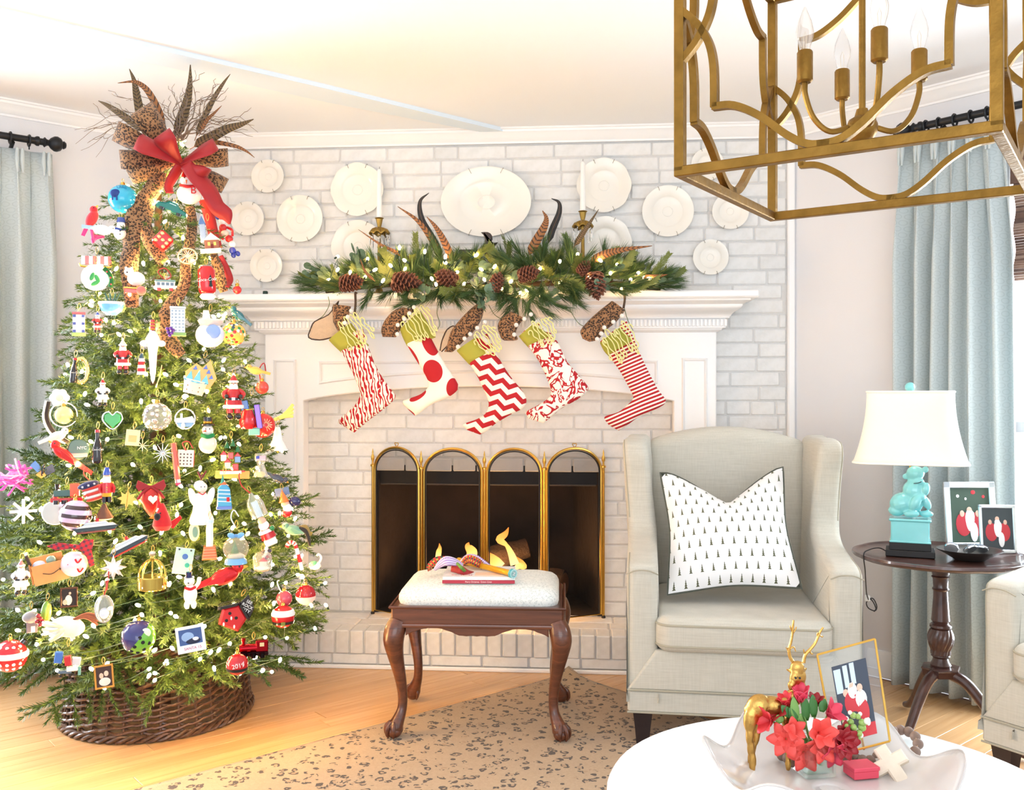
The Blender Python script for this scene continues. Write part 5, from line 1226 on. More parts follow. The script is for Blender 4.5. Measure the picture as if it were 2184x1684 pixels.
def pil_pt(u, v, s):
    p = (c4[0] * (1 - u) + c4[1] * u) * (1 - v) + (c4[2] * (1 - u) + c4[3] * u) * v; c = (c4[0] + c4[1] + c4[2] + c4[3]) / 4
    e = .022 * (sin(pi * u) * (abs(2 * v - 1)) ** 3 * (1 - (v > .5) * .2) + sin(pi * v) * abs(2 * u - 1) ** 3); p = p + (c - p).normalized() * e
    chop = max(0, 1 - abs(u - .52) / .46) ** 1.25 * max(0, (v - .35) / .65) ** 1.8; p = p - (c4[2] - c4[0]).normalized() * .135 * chop
    f = max(0, sin(pi * min(max(u, 0), 1))) ** .55 * max(0, sin(pi * v)) ** .55; cr = .03 * max(0, 1 - abs(u - .52) / .2) * max(0, (v - .45) / .55) ** 1.5
    return p + nrm * s * (.088 * f - cr * f) - po
obj('front', MB().grid([[pil_pt(i / (N - 1), j / (N - 1), 1) for j in range(N)] for i in range(N)]), pillow_mat(), pil, ang=80)
M_OLV = pm('dark_olive_velvet', (64, 68, 54), .7, sheen=.5); obj('back', MB().grid([[pil_pt(i / (N - 1), j / (N - 1), -.75) for j in range(N)] for i in range(N)]), M_OLV, pil, ang=80)
edge = [pil_pt(i / 20, 0, -.25) for i in range(20)] + [pil_pt(1, i / 20, -.25) for i in range(20)] + [pil_pt(1 - i / 20, 1, -.25) for i in range(20)] + [pil_pt(0, 1 - i / 20, -.25) for i in range(20)]
obj('piping', MB().tube(edge, .0036, 8, closed=True), M_OLV, pil)

# ------------------------------------------------------------------ side table with lamp
ST = cam_xy(1.472, 3.22); st = thing('side_table', 'dark wooden pedestal table with a scalloped edge beside the pale blue curtain', 'table', (ST.x, ST.y, 0), TH); ZT_ = .573; q92 = lambda pr: [(r * .92, 1.17 - (1.17 - z) * .92) for r, z in pr]
pc = lambda a, z: 1 + (.022 * abs(sin(4 * a)) ** .7 if True else 0)
obj('top', MB().lathe(q92([(.0, ZT_ - .02), (.20, ZT_ - .02), (.285, ZT_ - .016), (.300, ZT_ - .010), (.306, ZT_ - .002), (.304, ZT_ + .006), (.297, ZT_ + .0075), (.290, ZT_ + .004), (.284, ZT_ - .0), (.2, ZT_), (.0, ZT_)]), 96, mod=lambda a, z: pc(a, z)), M_WALNUT, st, ang=50)
obj('column', MB().lathe(q92([(0, .553), (.05, .553), (.046, .54), (.031, .525), (.031, .505), (.028, .498), (.033, .493), (.028, .486), (.026, .455), (.0305, .447), (.0255, .44), (.026, .42), (.031, .35), (.033, .33), (.028, .322), (.038, .314), (.039, .306), (.032, .298), (0, .298)]), 28), M_WALNUT, st, ang=35)
G = []
for i in range(25):
    u = i / 24; z = .298 - .094 * u; r = .032 + .013 * sin(pi * min(1, u * 1.15 + .05)) * (1 - .25 * u); r *= .92; z = 1.17 - (1.17 - z) * .92; G.append([((r + .0032 * abs(sin(6 * (2 * pi * k / 96) + u * 4.2)) ) * cos(2 * pi * k / 96), (r + .0032 * abs(sin(6 * (2 * pi * k / 96) + u * 4.2))) * sin(2 * pi * k / 96), z) for k in range(96)])
obj('twist_urn', MB().grid(G, cv=True, caps=True), M_WALNUT, st, ang=50)
obj('lower_turning', MB().lathe(q92([(0, .206), (.030, .206), (.034, .198), (.026, .19), (.03, .178), (.038, .166), (.036, .158), (0, .157)]), 24), M_WALNUT, st)
obj('block', MB().lathe(q92([(0, .158), (.070, .158), (.074, .154), (.070, .150), (.066, .126), (0, .122)]), 6), M_WALNUT, st, ang=20)
for a in (-52, -142, 90):
    a = radians(a); e = Vector((cos(a), sin(a), 0)); P_ = [(.035, .222), (.09, .200), (.15, .140), (.20, .075), (.25, .028), (.29, .013)]
    obj('leg', MB().tube(crom([e * r + Vector((0, 0, z)) for r, z in P_], 5), [.021 - .010 * i / 25 for i in range(26)], 10), M_WALNUT, st)
lp = at(1941, 842, 3.21); LZ = .5735; LZN = .6222; lam = thing('table_lamp', 'turquoise ceramic monkey lamp with a white bell shade on the side table', 'lamp', (lp.x, lp.y, LZN), yaw_at(1941)); lam.scale = (.92, .92, .92); lam_c = lam.location.copy(); kk = 3.49 / F
M_TURQ = pm('turquoise_glaze', (128, 206, 208), .18, coat=.6, nz=(14, .06)); lz = lambda py: H - (py - CY) * kk - LZ
obj('plinth', MB().box((0, 0, .012), (.168, .115, .023), ch=.002).box((0, 0, .037), (.143, .095, .028), ch=.002), M_BLACK, lam, smooth=False)
obj('pedestal', MB().box((0, 0, .091), (.132, .088, .082), ch=.004).box((0, 0, .134), (.146, .1, .010), ch=.004).box((0, 0, .054), (.142, .096, .008), ch=.003), M_TURQ, lam, smooth=False)
def blobs(name, lst, k, mat, parent, vox=.0035, off=(0, 0, 0), cc=(0, 0)):
    m = MB()
    for (x, y, dz, rx, ry, rz, rot) in lst: m.ell(Vector(((x - cc[0]) * k, -dz * k, -(y - cc[1]) * k)) + Vector(off), (rx * k, rz * k, ry * k), 14, 10, Euler((0, radians(rot), 0)))
    o = obj(name, m, mat, parent); rm = o.modifiers.new('remesh', 'REMESH'); rm.mode = 'VOXEL'; rm.voxel_size = vox; rm.use_smooth_shade = True
    sm = o.modifiers.new('smooth', 'SMOOTH'); sm.iterations = 3; sm.factor = .5; return o
zk = kk / 2.807
blobs('monkey', [(372, 160, 0, 52, 46, 46, 0), (388, 205, 20, 34, 22, 30, 0), (318, 180, 0, 18, 18, 10, 0), (428, 135, 0, 18, 20, 10, 0), (365, 262, 0, 66, 62, 56, 10), (300, 340, 0, 74, 64, 66, -20), (350, 340, 0, 66, 62, 58, 0), (428, 250, 30, 24, 42, 24, 10), (395, 300, 44, 34, 24, 22, -20), (372, 330, 54, 30, 52, 26, 25), (432, 330, 20, 24, 44, 22, -25), (350, 396, 50, 46, 20, 28, 0), (432, 396, 20, 40, 20, 26, 0), (270, 385, 0, 50, 34, 50, 0), (365, 214, 0, 40, 36, 38, 0), (250, 395, -30, 20, 14, 20, 0)], zk, M_TURQ, lam, .0028, (0, 0, .139 + 8 * zk), (343, 418))
obj('mouth_line', MB().tube(crom([Vector(((x - 343) * zk, -.030, .139 + 8 * zk - (y - 418) * zk)) for x, y in ((362, 217), (385, 213), (406, 204))], 4), .0012, 6), M_BLACK, lam)
obj('harp_rod', MB().tube([(.0, .0, lz(1002)), (0, 0, lz(830))], .003, 8), M_BRASS, lam)
G = []
for i in range(17):
    u = i / 16; z = lz(985) + (lz(836) - lz(985)) * u; hw = .195 - .047 * (1 - (1 - u) ** 2.0); hd = hw * .80; G.append([(x, y, z) for x, y in rrect(2 * hw, 2 * hd, hw * .32, 5)])
ts = NT('white_silk_shade'); ts.col(lin((250, 247, 240))); ts.set('Roughness', .8); tl = ts.n('BsdfTranslucent', {'Color': lin((255, 246, 232))}); mx = ts.n('MixShader', {0: .35, 1: ts.b.outputs[0], 2: tl.outputs[0]}); ts.link(mx.outputs[0], ts.out.inputs[0])
shd = obj('lamp_shade', MB().grid(G, cv=True), ts.mat, lam, ang=60, solid=.0015); M_TRIMF = pm('shade_trim', (250, 244, 232), .7)
for z, hw in ((lz(985), .195), (lz(836), .148)): obj('shade_trim', MB().tube([(x, y, z) for x, y in rrect(2 * hw, 1.6 * hw, hw * .32, 5)], .0042, 6, closed=True), M_TRIMF, shd)
obj('shade_spider', MB().tube([(-.14, 0, lz(838)), (.14, 0, lz(838))], .0018, 6), M_BRASS, lam)
obj('finial', MB().ell((0, 0, lz(826)), .0185, 16, 12).lathe([(0, lz(838)), (.006, lz(838)), (.005, lz(834)), (0, lz(832))], 12), M_TURQ, lam)
l = bpy.data.lights.new('lamp_bulb', 'POINT'); l.energy = .25; l.color = (1, .93, .84); l.shadow_soft_size = .03; o = bpy.data.objects.new('lamp_bulb', l); COL.objects.link(o); o.location = lam_c + Vector((0, 0, lz(930) * .92))
cordp = [lam_c + Vector((-.064, .028, .004)), at(1875, 1168, 3.24), at(1853, 1172, 3.19), at(1842, 1182, 3.17), at(1845, 1215, 3.22), at(1848, 1262, 3.4), at(1852, 1278, 3.5)]
Li = lam.matrix_basis.inverted() if False else (Matrix.Translation(lam_c) @ Matrix.Rotation(yaw_at(1941), 4, 'Z') @ Matrix.Scale(.92, 4)).inverted()
M_CORD = pm('dark_cord', (40, 36, 38), .5); obj('cord', MB().tube([Li @ p for p in crom(cordp, 6)], .0022, 6), M_CORD, lam)
obj('cord_loops', MB().tube([Li @ p for p in crom([at(a, b, 3.55) for a, b in ((1850, 1278), (1862, 1276), (1870, 1292), (1866, 1302), (1852, 1296), (1848, 1284), (1858, 1278), (1868, 1296), (1864, 1304))], 5)], .0024, 6), M_CORD, lam)
obj('plug', MB().box(Li @ at(1850, 1275, 3.55), (.02, .018, .024), ch=.003), pm('white_plug', (238, 236, 232), .4), lam, smooth=False)
# photo frames and dish on the side table
M_SILV = pm('silver_frame', (232, 236, 240), .2, .75)
def standing_frame(label, cat, px0, px1, py0, py1, d, mat, rimpx, pic, lean=.12, name='framed_photo', turn=0.0, zbase=None):
    k = d / F; W_ = (px1 - px0) * k; h = (py1 - py0) * k; b = at((px0 + px1) / 2, py1, d); zb = b.z if zbase is None else zbase
    t = thing(name, label, cat, (b.x, b.y, zb), rot=(-lean, 0, TH + turn)); r = rimpx * k
    m = MB()
    for (x, z, ww, hh) in ((0, r / 2, W_, r), (0, h - r / 2, W_, r), (-W_ / 2 + r / 2, h / 2, r, h), (W_ / 2 - r / 2, h / 2, r, h)): m.box((x, 0, z), (ww, .012, hh), ch=.002)
    obj('frame', m, mat, t, smooth=False); iw, ih = W_ - 2 * r, h - 2 * r
    ph = obj('photo', MB().box((0, .002, h / 2), (iw, .003, ih)), pm(*pic[0]), t, smooth=False)
    for i, (nm, mt, x, y, rx, ry) in enumerate(pic[1]): obj(nm, MB().ell((x * iw, .0002 - .00012 * i, r + y * ih), (rx * iw, .0006, ry * ih), 14, 8), pm(*mt), ph)
    obj('easel', MB().box((0, h * .28 / 2 + .01, h * .3), (.02, .004, h * .62), rot=Euler((.42 + lean * .0, 0, 0))), mat, t, smooth=False); return t
SKIN, RD, WT, DK, GR = ('photo_skin', (226, 186, 164), .5), ('photo_red', (196, 50, 60), .5), ('photo_white', (240, 240, 240), .5), ('photo_dark', (58, 66, 70), .5), ('photo_green', (60, 80, 66), .5)
seated = [('figure', RD, -.2, .42, .2, .22), ('figure', RD, .22, .42, .2, .22), ('figure', WT, .02, .5, .15, .2), ('figure', SKIN, .0, .74, .07, .06), ('figure', WT, .0, .66, .09, .08), ('figure', SKIN, -.24, .66, .06, .06), ('figure', SKIN, .26, .66, .06, .06), ('figure', WT, .12, .24, .1, .18)]
ZT_ = 1.17 - (1.17 - ZT_) * .92; zt = ZT_ + .002
standing_frame('larger silver photo frame at the back of the side table', 'photo frame', 2019, 2128, 1044, 1186, 3.34, M_SILV, 13, (GR, [('light', WT, -.3, .85, .04, .03), ('light', RD, .1, .92, .06, .04), ('light', WT, -.1, .8, .03, .025), ('light', RD, .36, .84, .04, .03)] + [(n, m_, x * .8 - .02, y * .8, rx, ry) for n, m_, x, y, rx, ry in seated]), zbase=zt)
standing_frame('smaller silver photo frame standing in front of the larger one', 'photo frame', 2092, 2168, 1082, 1184, 3.25, M_SILV, 7, (DK, seated), zbase=zt, turn=-.1)
dpt = onz(2068, 1194, ZT_); t = thing('dish', 'shallow dark pewter dish holding silver discs on the side table', 'dish', (dpt.x, dpt.y, ZT_ + .001))
obj('bowl', MB().lathe([(0, 0), (.045, .0), (.05, .004), (.072, .018), (.098, .033), (.1, .036), (.095, .035), (.07, .022), (.045, .008), (0, .007)], 36, mod=lambda a, z: 1 + .03 * cos(2 * a)), pm('pewter', (92, 88, 84), .35, .8), t)
for i, (x, y, z, a) in enumerate(((-.055, .01, .036, .5), (.0, -.005, .036, -.35), (.045, .02, .034, .3))):
    q = Euler((-.9 + .2 * i, a, 0)).to_matrix().to_4x4(); t2 = thing('silver_disc', ['round silver disc leaning at the left side of the pewter dish', 'round silver disc in the middle of the pewter dish', 'round silver disc leaning at the right side of the pewter dish'][i], 'disc', (dpt.x + x, dpt.y + y, ZT_ + .001 + z))
    obj('disc', MB().lathe([(0, -.004), (.021, -.004), (.023, 0), (.021, .004), (0, .005)], 22, M=q), pm('polished_silver', (226, 232, 240), .12, .9), t2); obj('rim', MB().lathe([(.019, .0045), (.021, .0062), (.023, .0045)], 22, M=q), pm('polished_silver', (226, 232, 240)), t2)
# ------------------------------------------------------------------ hanging lantern
hh = .40; ch_c = [(.761, 4.193), (1.4816, 5.263), (2.524, 4.577), (1.78, 3.497)]; CH = [cam_xy(x * hh, d * hh) for x, d in ch_c]; LZ0, LH = H + hh, .487
ctr = (CH[0] + CH[1] + CH[2] + CH[3]) / 4; e1 = ((CH[3] - CH[0]) + (CH[2] - CH[1])) / 2; rzl = atan2(e1.y, e1.x); SL = (e1.length + ((CH[1] - CH[0]) + (CH[2] - CH[3])).length / 2) / 2
M_GOLD = pm('antique_gold_leaf', (140, 106, 50), .48, 1, nz=(26, .45), bump=(60, .2))
lan = thing('hanging_lantern', 'large square antique gold lantern chandelier with curved lattice sides', 'chandelier', (ctr.x, ctr.y, LZ0), rzl); hs = SL / 2; bt = .018
for sx in (-1, 1):
    for sy in (-1, 1): obj('post', MB().box((sx * hs, sy * hs, LH / 2), (bt, bt, LH), ch=.0015), M_GOLD, lan, smooth=False)
for z in (0, LH):
    for s in (-1, 1):
        obj('rail', MB().box((0, s * hs, z), (SL + bt, bt, bt), ch=.0015), M_GOLD, lan, smooth=False); obj('rail', MB().box((s * hs, 0, z), (bt, SL - bt, bt), ch=.0015), M_GOLD, lan, smooth=False)
def flatbar(m, pts, w_, t_, N):
    """rectangular bar along a planar path; N is the face normal"""
    n = len(pts); G = []
    for i in range(n):
        d = (pts[min(i + 1, n - 1)] - pts[max(i - 1, 0)]).normalized(); s = d.cross(N).normalized(); G.append([pts[i] + s * w_ / 2 + N * t_ / 2, pts[i] - s * w_ / 2 + N * t_ / 2, pts[i] - s * w_ / 2 - N * t_ / 2, pts[i] + s * w_ / 2 - N * t_ / 2])
    return m.grid(G, cv=True, caps=True)
crv = [Vector(p) for p in ((0, .098, 0), (.05, .05, 0), (.085, 0, 0), (.112, -.06, 0), (.125, -.13, 0), (.128, -.21, 0), (.128, -.285, 0))]
scv = [Vector(p) for p in ((.122, -.282, 0), (.20, -.292, 0), (.29, -.345, 0), (.38, -.425, 0), (.45, -.468, 0), (.52, -.475, 0))]
for f in range(4):
    M = Matrix.Rotation(f * pi / 2, 4, 'Z'); N = M @ Vector((0, -1, 0))
    for su in (1, -1):
        for sv in (1, -1):
            def W3(p): return M @ Vector((su * (-hs + p.x * SL), -hs, LH / 2 + sv * p.y * LH))
            m = MB(); flatbar(m, [W3(p) for p in crom(crv, 5)], .0125, .014, N); lt = obj('lattice_bar', m, M_GOLD, lan, ang=50)
            m = MB(); flatbar(m, [W3(p) for p in crom(scv, 5)], .0125, .014, N); obj('ogee_bar', m, M_GOLD, lt, ang=50)
obj('stem', MB().tube([(0, 0, .11), (0, 0, LH + .32)], .0062, 10), M_GOLD, lan)
obj('hub', MB().lathe([(0, .074), (.014, .074), (.020, .078), (.027, .09), (.028, .104), (.024, .114), (.014, .12), (.010, .134), (0, .135)], 20), M_GOLD, lan)
obj('canopy', MB().lathe([(0, ZC - LZ0), (.06, ZC - LZ0), (.06, ZC - LZ0 - .012), (.02, ZC - LZ0 - .03), (.006, ZC - LZ0 - .06), (.006, LH), (0, LH)], 20), M_GOLD, lan)
M_GLS = pm('clear_bulb_glass', (250, 252, 255), .02, trans=1, ior=1.12, alpha=.35); M_FIL = pm('filament', (230, 220, 200), .3, .8)
hubpx = Vector((0, 0, .101)); Rinv = Matrix.Rotation(-rzl, 4, 'Z')
for k, (a, zt_) in enumerate(((178, .0), (90, .0), (-1, .0), (-95, .0))):
    e = Rinv @ (RT * cos(radians(a)) + FW * sin(radians(a)))
    arm = obj('arm', MB().tube(crom([hubpx + e * .02, hubpx + e * .06 + Vector((0, 0, -.008)), hubpx + e * .090 + Vector((0, 0, .018)), hubpx + e * .105 + Vector((0, 0, .06)), hubpx + e * .106 + Vector((0, 0, .085))], 6), .0055, 8), M_GOLD, lan)
    c = hubpx + e * .106 + Vector((0, 0, .085))
    obj('candle_socket', MB().lathe([(0, -.002), (.0105, -.002), (.0145, .002), (.0145, .055), (.0125, .058), (0, .058)], 18, c), M_GOLD, arm)
    obj('bulb', MB().lathe([(0, .056), (.009, .056), (.0105, .066), (.0155, .083), (.0165, .095), (.013, .112), (.0065, .128), (.0018, .14), (0, .141)], 16, c), M_GLS, arm)
    obj('filament', MB().tube([c + Vector((-.002, 0, .058)), c + Vector((-.003, 0, .085)), c + Vector((0, .002, .095)), c + Vector((.003, 0, .085)), c + Vector((.002, 0, .058))], .0005, 4), M_FIL, arm)

# ------------------------------------------------------------------ round white table in the foreground
CT = at(1785, 842, 1.70); TZ = .45; ct = thing('coffee_table', 'round glossy white table in the foreground carrying the ruffled bowl', 'table', (CT.x, CT.y, .0065)); M_WTOP = pm('white_lacquer', (246, 247, 248), .18, coat=.3)
tzz = TZ - .0065
obj('top', MB().lathe([(0, tzz - .03), (.39, tzz - .03), (.41, tzz - .022), (.415, tzz - .010), (.41, tzz - .002), (.40, tzz), (0, tzz)], 72), M_WTOP, ct)
obj('pedestal', MB().lathe([(0, 0), (.22, 0), (.22, .015), (.12, .03), (.06, .07), (.045, .2), (.06, .36), (.12, tzz - .03), (0, tzz - .03)], 36), M_WTOP, ct)
# ruffled bowl
bc = at(1772, 842, 1.70); bw = thing('ruffled_bowl', 'large pale ceramic bowl with a wavy ruffled rim on the white table', 'bowl', (bc.x, bc.y, TZ + .0005), TH); G = []
M_CER = pm('pale_ceramic', (212, 207, 203), .15, coat=.5, nz=(5, .03))
NB = 96
for i in range(19):
    u = i / 18; row = []
    for k in range(NB):
        a = 2 * pi * k / NB; wv = cos(6 * a + .9) ; r = .02 + .195 * u ** .85 + .012 * u ** 3 * wv; z = .004 + .055 * max(0, (u - .5) / .5) ** 1.3 + .024 * max(0, (u - .55) / .45) ** 1.6 * wv; row.append((r * cos(a), r * sin(a), z))
    G.append(row)
obj('dish', MB().grid(G, cv=True, caps=False), M_CER, bw, ang=80, solid=.006); obj('foot', MB().lathe([(0, 0), (.09, 0), (.09, .004), (0, .0042)], 32), M_CER, bw)
obj('rim_line', MB().tube([Vector(p) + Vector((0, 0, .002)) for p in G[-1]], .0022, 6, closed=True), pm('grey_rim', (196, 190, 186), .3), bw)
ZB = TZ + .0105
def onb(px, py, z=ZB): return onz(px, py, z)
# gold deer
dp = onb(1605, 1640); dk_ = F * (H - ZB) / (1640 - CY) / F; deer = thing('deer_figurine', 'gold leaf deer figurine with tall antlers standing in the ruffled bowl', 'figurine', (dp.x, dp.y, ZB - .004), TH); M_GLD = pm('gold_leaf_figurine', (196, 154, 84), .36, 1, nz=(30, .3), bump=(70, .2)); s4 = dk_ / 4.168
# zoom frame of the photo: 4.168x from (1540,1280); foot at (270,1470)
blobs('body', [(330, 900, 0, 118, 108, 80, -18), (450, 900, -10, 130, 88, 74, 10), (560, 900, -20, 110, 92, 66, 0), (640, 830, -20, 92, 80, 56, -35), (690, 740, -20, 66, 100, 50, -10), (690, 640, -10, 62, 80, 46, 0), (668, 560, 0, 66, 66, 46, 0), (640, 640, 20, 50, 66, 36, 10), (604, 700, 34, 34, 34, 28, 0), (600, 730, 34, 26, 20, 22, 0), (250, 1000, 30, 70, 130, 50, 8), (238, 1130, 34, 40, 110, 32, 4), (248, 1260, 30, 38, 90, 26, -2), (262, 1380, 30, 36, 110, 26, 0), (330, 1050, -60, 66, 120, 44, 0), (318, 1180, -60, 38, 110, 28, 8), (285, 1300, -60, 34, 100, 24, 8), (270, 1400, -60, 32, 90, 22, 0), (560, 1010, 30, 44, 110, 34, -4), (570, 1150, 30, 28, 120, 22, 0), (574, 1290, 30, 26, 120, 20, 0), (578, 1400, 30, 30, 70, 24, 0), (640, 1000, -60, 40, 110, 32, 0), (650, 1150, -60, 28, 120, 20, 0), (652, 1290, -60, 26, 120, 20, 0), (654, 1400, -60, 30, 70, 22, 0), (740, 585, -26, 34, 16, 12, -30), (595, 590, -26, 26, 14, 12, 30), (215, 920, 0, 22, 40, 22, 20)], s4, M_GLD, deer, .0026, (0, 0, .004), (270, 1462))
for pts, rr_ in (([(640, 520), (610, 470), (600, 400), (618, 330), (632, 250), (636, 190), (640, 140)], 17), ([(610, 450), (590, 410), (574, 385)], 9), ([(606, 400), (640, 380), (660, 420)], 9), ([(628, 240), (612, 205), (612, 190)], 8), ([(634, 260), (660, 220), (664, 200)], 8), ([(730, 520), (745, 450), (790, 400), (830, 350), (858, 290), (880, 240), (905, 205)], 17), ([(750, 440), (735, 430), (730, 400)], 9), ([(780, 410), (800, 440), (815, 440)], 9), ([(855, 290), (852, 265), (856, 250)], 8), ([(866, 270), (895, 290), (902, 280)], 8)):
    P_ = [Vector(((x - 270) * s4, -.0 + .004, -(y - 1462) * s4 + .004)) for x, y in pts]; n = len(crom(P_, 4)); obj('antler', MB().tube(crom(P_, 4), [rr_ * s4 * (1 - .5 * i / n) for i in range(n)], 8), M_GLD, deer)
for x in (632, 668): obj('eye', MB().ell(((x - 270) * s4, -.0155, -(610 - 1462) * s4), .0022, 8, 6), M_BLACK, deer)
# glass photo frame leaning in the bowl
A = onb(1800, 1578); kf = 1.80 / F
fr = thing('glass_photo_frame', 'gold edged glass photo frame leaning in the ruffled bowl behind the flowers', 'photo frame', (0, 0, 0))
cor = [at(1782, 1610, 1.80), at(1898, 1580, 1.775), at(1866, 1362, 1.86), at(1743, 1396, 1.885)]   # bl br tr tl
zs_ = min(c.z for c in cor)
dzf = ZB + .002 - cor[1].z
fo = (cor[0] + cor[1]) / 2; fr.location = fo; cor = [c - fo for c in cor]; nf = (cor[1] - cor[0]).cross(cor[3] - cor[0]).normalized()
def quad(a, b, c, d, off, th): vs = [p + nf * off for p in (a, b, c, d)] + [p + nf * (off - th) for p in (a, b, c, d)]; return MB().add(vs, [(0, 1, 2, 3), (7, 6, 5, 4), (0, 4, 5, 1), (1, 5, 6, 2), (2, 6, 7, 3), (3, 7, 4, 0)])
bil = lambda u, v: (cor[0] * (1 - u) + cor[1] * u) * (1 - v) + (cor[3] * (1 - u) + cor[2] * u) * v
M_PANE = pm('frame_glass', (236, 244, 250), .03, trans=.85, alpha=.45, ior=1.1)
obj('glass', quad(*cor, 0, .003), M_PANE, fr, smooth=False)
ph = obj('photo', quad(bil(.2, .10), bil(.80, .10), bil(.80, .84), bil(.2, .84), .001, .001), pm('photo_navy', (52, 62, 78), .4), fr, smooth=False)
def pq(nm, mt, u0, u1, v0, v1, o): obj(nm, quad(bil(u0, v0), bil(u1, v0), bil(u1, v1), bil(u0, v1), o, .0004), pm(*mt), ph, smooth=False)
def pe(nm, mt, u, v, ru, rv, o): obj(nm, MB().add([bil(u + ru * cos(2 * pi * k / 16), v + rv * sin(2 * pi * k / 16)) + nf * o for k in range(16)], [tuple(range(16))]), pm(*mt), ph, smooth=False, solid=.0003)
pq('window_panel', ('photo_sky', (196, 216, 232), .4), .22, .34, .56, .80, .0013); pq('window_panel', ('photo_sky', (196, 216, 232), .4), .38, .46, .6, .82, .0013); pq('window_panel', ('photo_sky', (196, 216, 232), .4), .5, .58, .62, .83, .0013); pq('carpet', RD, .2, .80, .10, .22, .0013)
for (nm, mt, u, v, ru, rv) in (('figure', RD, .46, .44, .14, .12), ('figure', RD, .64, .34, .09, .12), ('figure', WT, .62, .46, .10, .09), ('figure', WT, .49, .56, .08, .08), ('figure', SKIN, .49, .60, .05, .04), ('figure', SKIN, .37, .55, .05, .04), ('figure', SKIN, .62, .57, .05, .04), ('figure', DK, .46, .26, .12, .10), ('figure', WT, .68, .23, .04, .04)): pe(nm, mt, u, v, ru, rv, .0016 + .0003 * u)
for i in range(4): obj('gold_edge', MB().tube([cor[i], cor[(i + 1) % 4]], .0022, 6), M_BRASS, fr)
obj('back_strut', MB().tube([bil(.5, .7) - nf * .003, bil(.5, .0) - nf * .05 + Vector((0, 0, -.0))], .0025, 6), M_BRASS, fr)
# flowers in a small glass cube
vp = onb(1735, 1645); vk = (vp - CAM).length / F; vs_ = thing('glass_vase', 'small clear glass cube vase with green stems in the ruffled bowl', 'vase', (vp.x, vp.y, ZB), TH + .2); vw = .062; vh = .062
m = MB(); g = []
for (o_, z) in ((vw / 2, 0), (vw / 2, vh), (vw / 2 - .004, vh), (vw / 2 - .004, .006)): g.append([(x, y, z) for x, y in rrect(2 * o_, 2 * o_, .006, 3)])
obj('glass_cube', m.grid(g, cv=True, caps=True), pm('vase_glass', (240, 250, 248), .02, trans=1, ior=1.3, alpha=.6), vs_, ang=50)
obj('water', MB().box((0, 0, .028), (vw - .012, vw - .012, .042)), pm('vase_water', (222, 240, 228), .03, trans=.9, ior=1.2, alpha=.4), vs_, smooth=False)
fl = thing('flower_posy', 'posy of red alstroemeria and tulips with green leaves in the cube vase', 'flowers', (vp.x, vp.y, ZB + .004), TH); M_LF = pm('flower_stem_green', (120, 162, 84), .5); M_LF2 = pm('leaf_dark_green', (58, 112, 52), .45); rr = random.Random(6)
zf = vk / 4.168; fx = lambda x, y, d=0: Vector(((x - 810) * zf, -d * zf, -(y - 1510) * zf))
M_FR = [pm('petal_red', (206, 44, 52), .5, nz=(60, .25)), pm('petal_coral', (226, 74, 66), .5, nz=(60, .2)), pm('petal_crimson', (150, 16, 28), .5, nz=(60, .3)), pm('petal_pinkred', (214, 58, 84), .5, nz=(60, .2))]
def petal(m, c, d, up, L, w_, curl):
    d = d.normalized(); s = d.cross(up).normalized(); n_ = s.cross(d); G = []
    for i in range(7):
        u = i / 6; ww = w_ * sin(pi * min(.97, .12 + u * .84)) ** .8; p = c + d * L * u + n_ * curl * L * u * u; G.append([p - s * ww + n_ * ww * .25, p, p + s * ww + n_ * ww * .25])
    m.grid(G)
def flower(x, y, dpt, R_, mi, face, n=6, open_=1.0):
    c = fx(x, y, dpt); ax = Vector(face).normalized(); a = ax.orthogonal().normalized(); b = ax.cross(a)
    base = c - ax * R_ * .3; st_ = obj('stem', MB().tube(crom([Vector((rr.uniform(-.015, .015), rr.uniform(-.015, .015), .012)), Vector((c.x * .35, c.y * .35, .06)), base], 5), .0022, 6), M_LF, fl)
    for k in range(n):
        t_ = 2 * pi * k / n + .3; dv = (a * cos(t_) + b * sin(t_)) * open_ + ax * .75; m = MB(); petal(m, base, dv, ax, R_, R_ * .34, -.25 * open_); obj('petal', m, M_FR[mi], st_, ang=80, solid=.0006)
for a_ in ((435, 1110, 40, .036, 0, (-.9, -.5, .2), 5, .55), (560, 1240, 90, .036, 1, (-.4, -1, .2), 6, 1.0), (630, 1160, 90, .028, 1, (0, -.9, .4), 5, .7), (710, 1350, 110, .036, 1, (-.1, -1, -.1), 6, 1.0), (830, 1180, 110, .040, 1, (.1, -.9, .3), 6, .6), (850, 1290, 120, .034, 1, (.2, -1, .0), 6, .9), (1010, 1260, 90, .038, 2, (.3, -1, .1), 9, .7), (1030, 1210, 70, .03, 2, (.4, -.9, .3), 7, .8), (940, 1050, 40, .036, 3, (.6, -.5, .6), 5, .55), (705, 930, 20, .036, 3, (-.1, -.25, 1), 6, .32), (520, 1050, 0, .03, 2, (-.5, -.4, .7), 6, .8), (940, 1350, 100, .03, 3, (.2, -1, -.3), 6, .9), (830, 990, -20, .028, 2, (.1, -.2, 1), 6, .4), (600, 980, -10, .028, 0, (-.4, -.2, .9), 6, .4)): flower(*a_)
for (x, y, x2, y2) in ((660, 1110, 640, 960), (740, 1110, 730, 960), (800, 1080, 790, 940), (860, 1040, 880, 960), (540, 1130, 520, 1080), (680, 1170, 620, 1040), (720, 1180, 700, 1080), (620, 1080, 560, 1010)):
    m = MB(); a, b = fx(x, y, 40), fx(x2, y2, 30); petal(m, a, b - a, Vector((0, -1, .2)), (b - a).length * 1.25, .0085, .1); obj('leaf', m, M_LF2 if x % 3 else M_LF, fl, ang=80, solid=.0006)
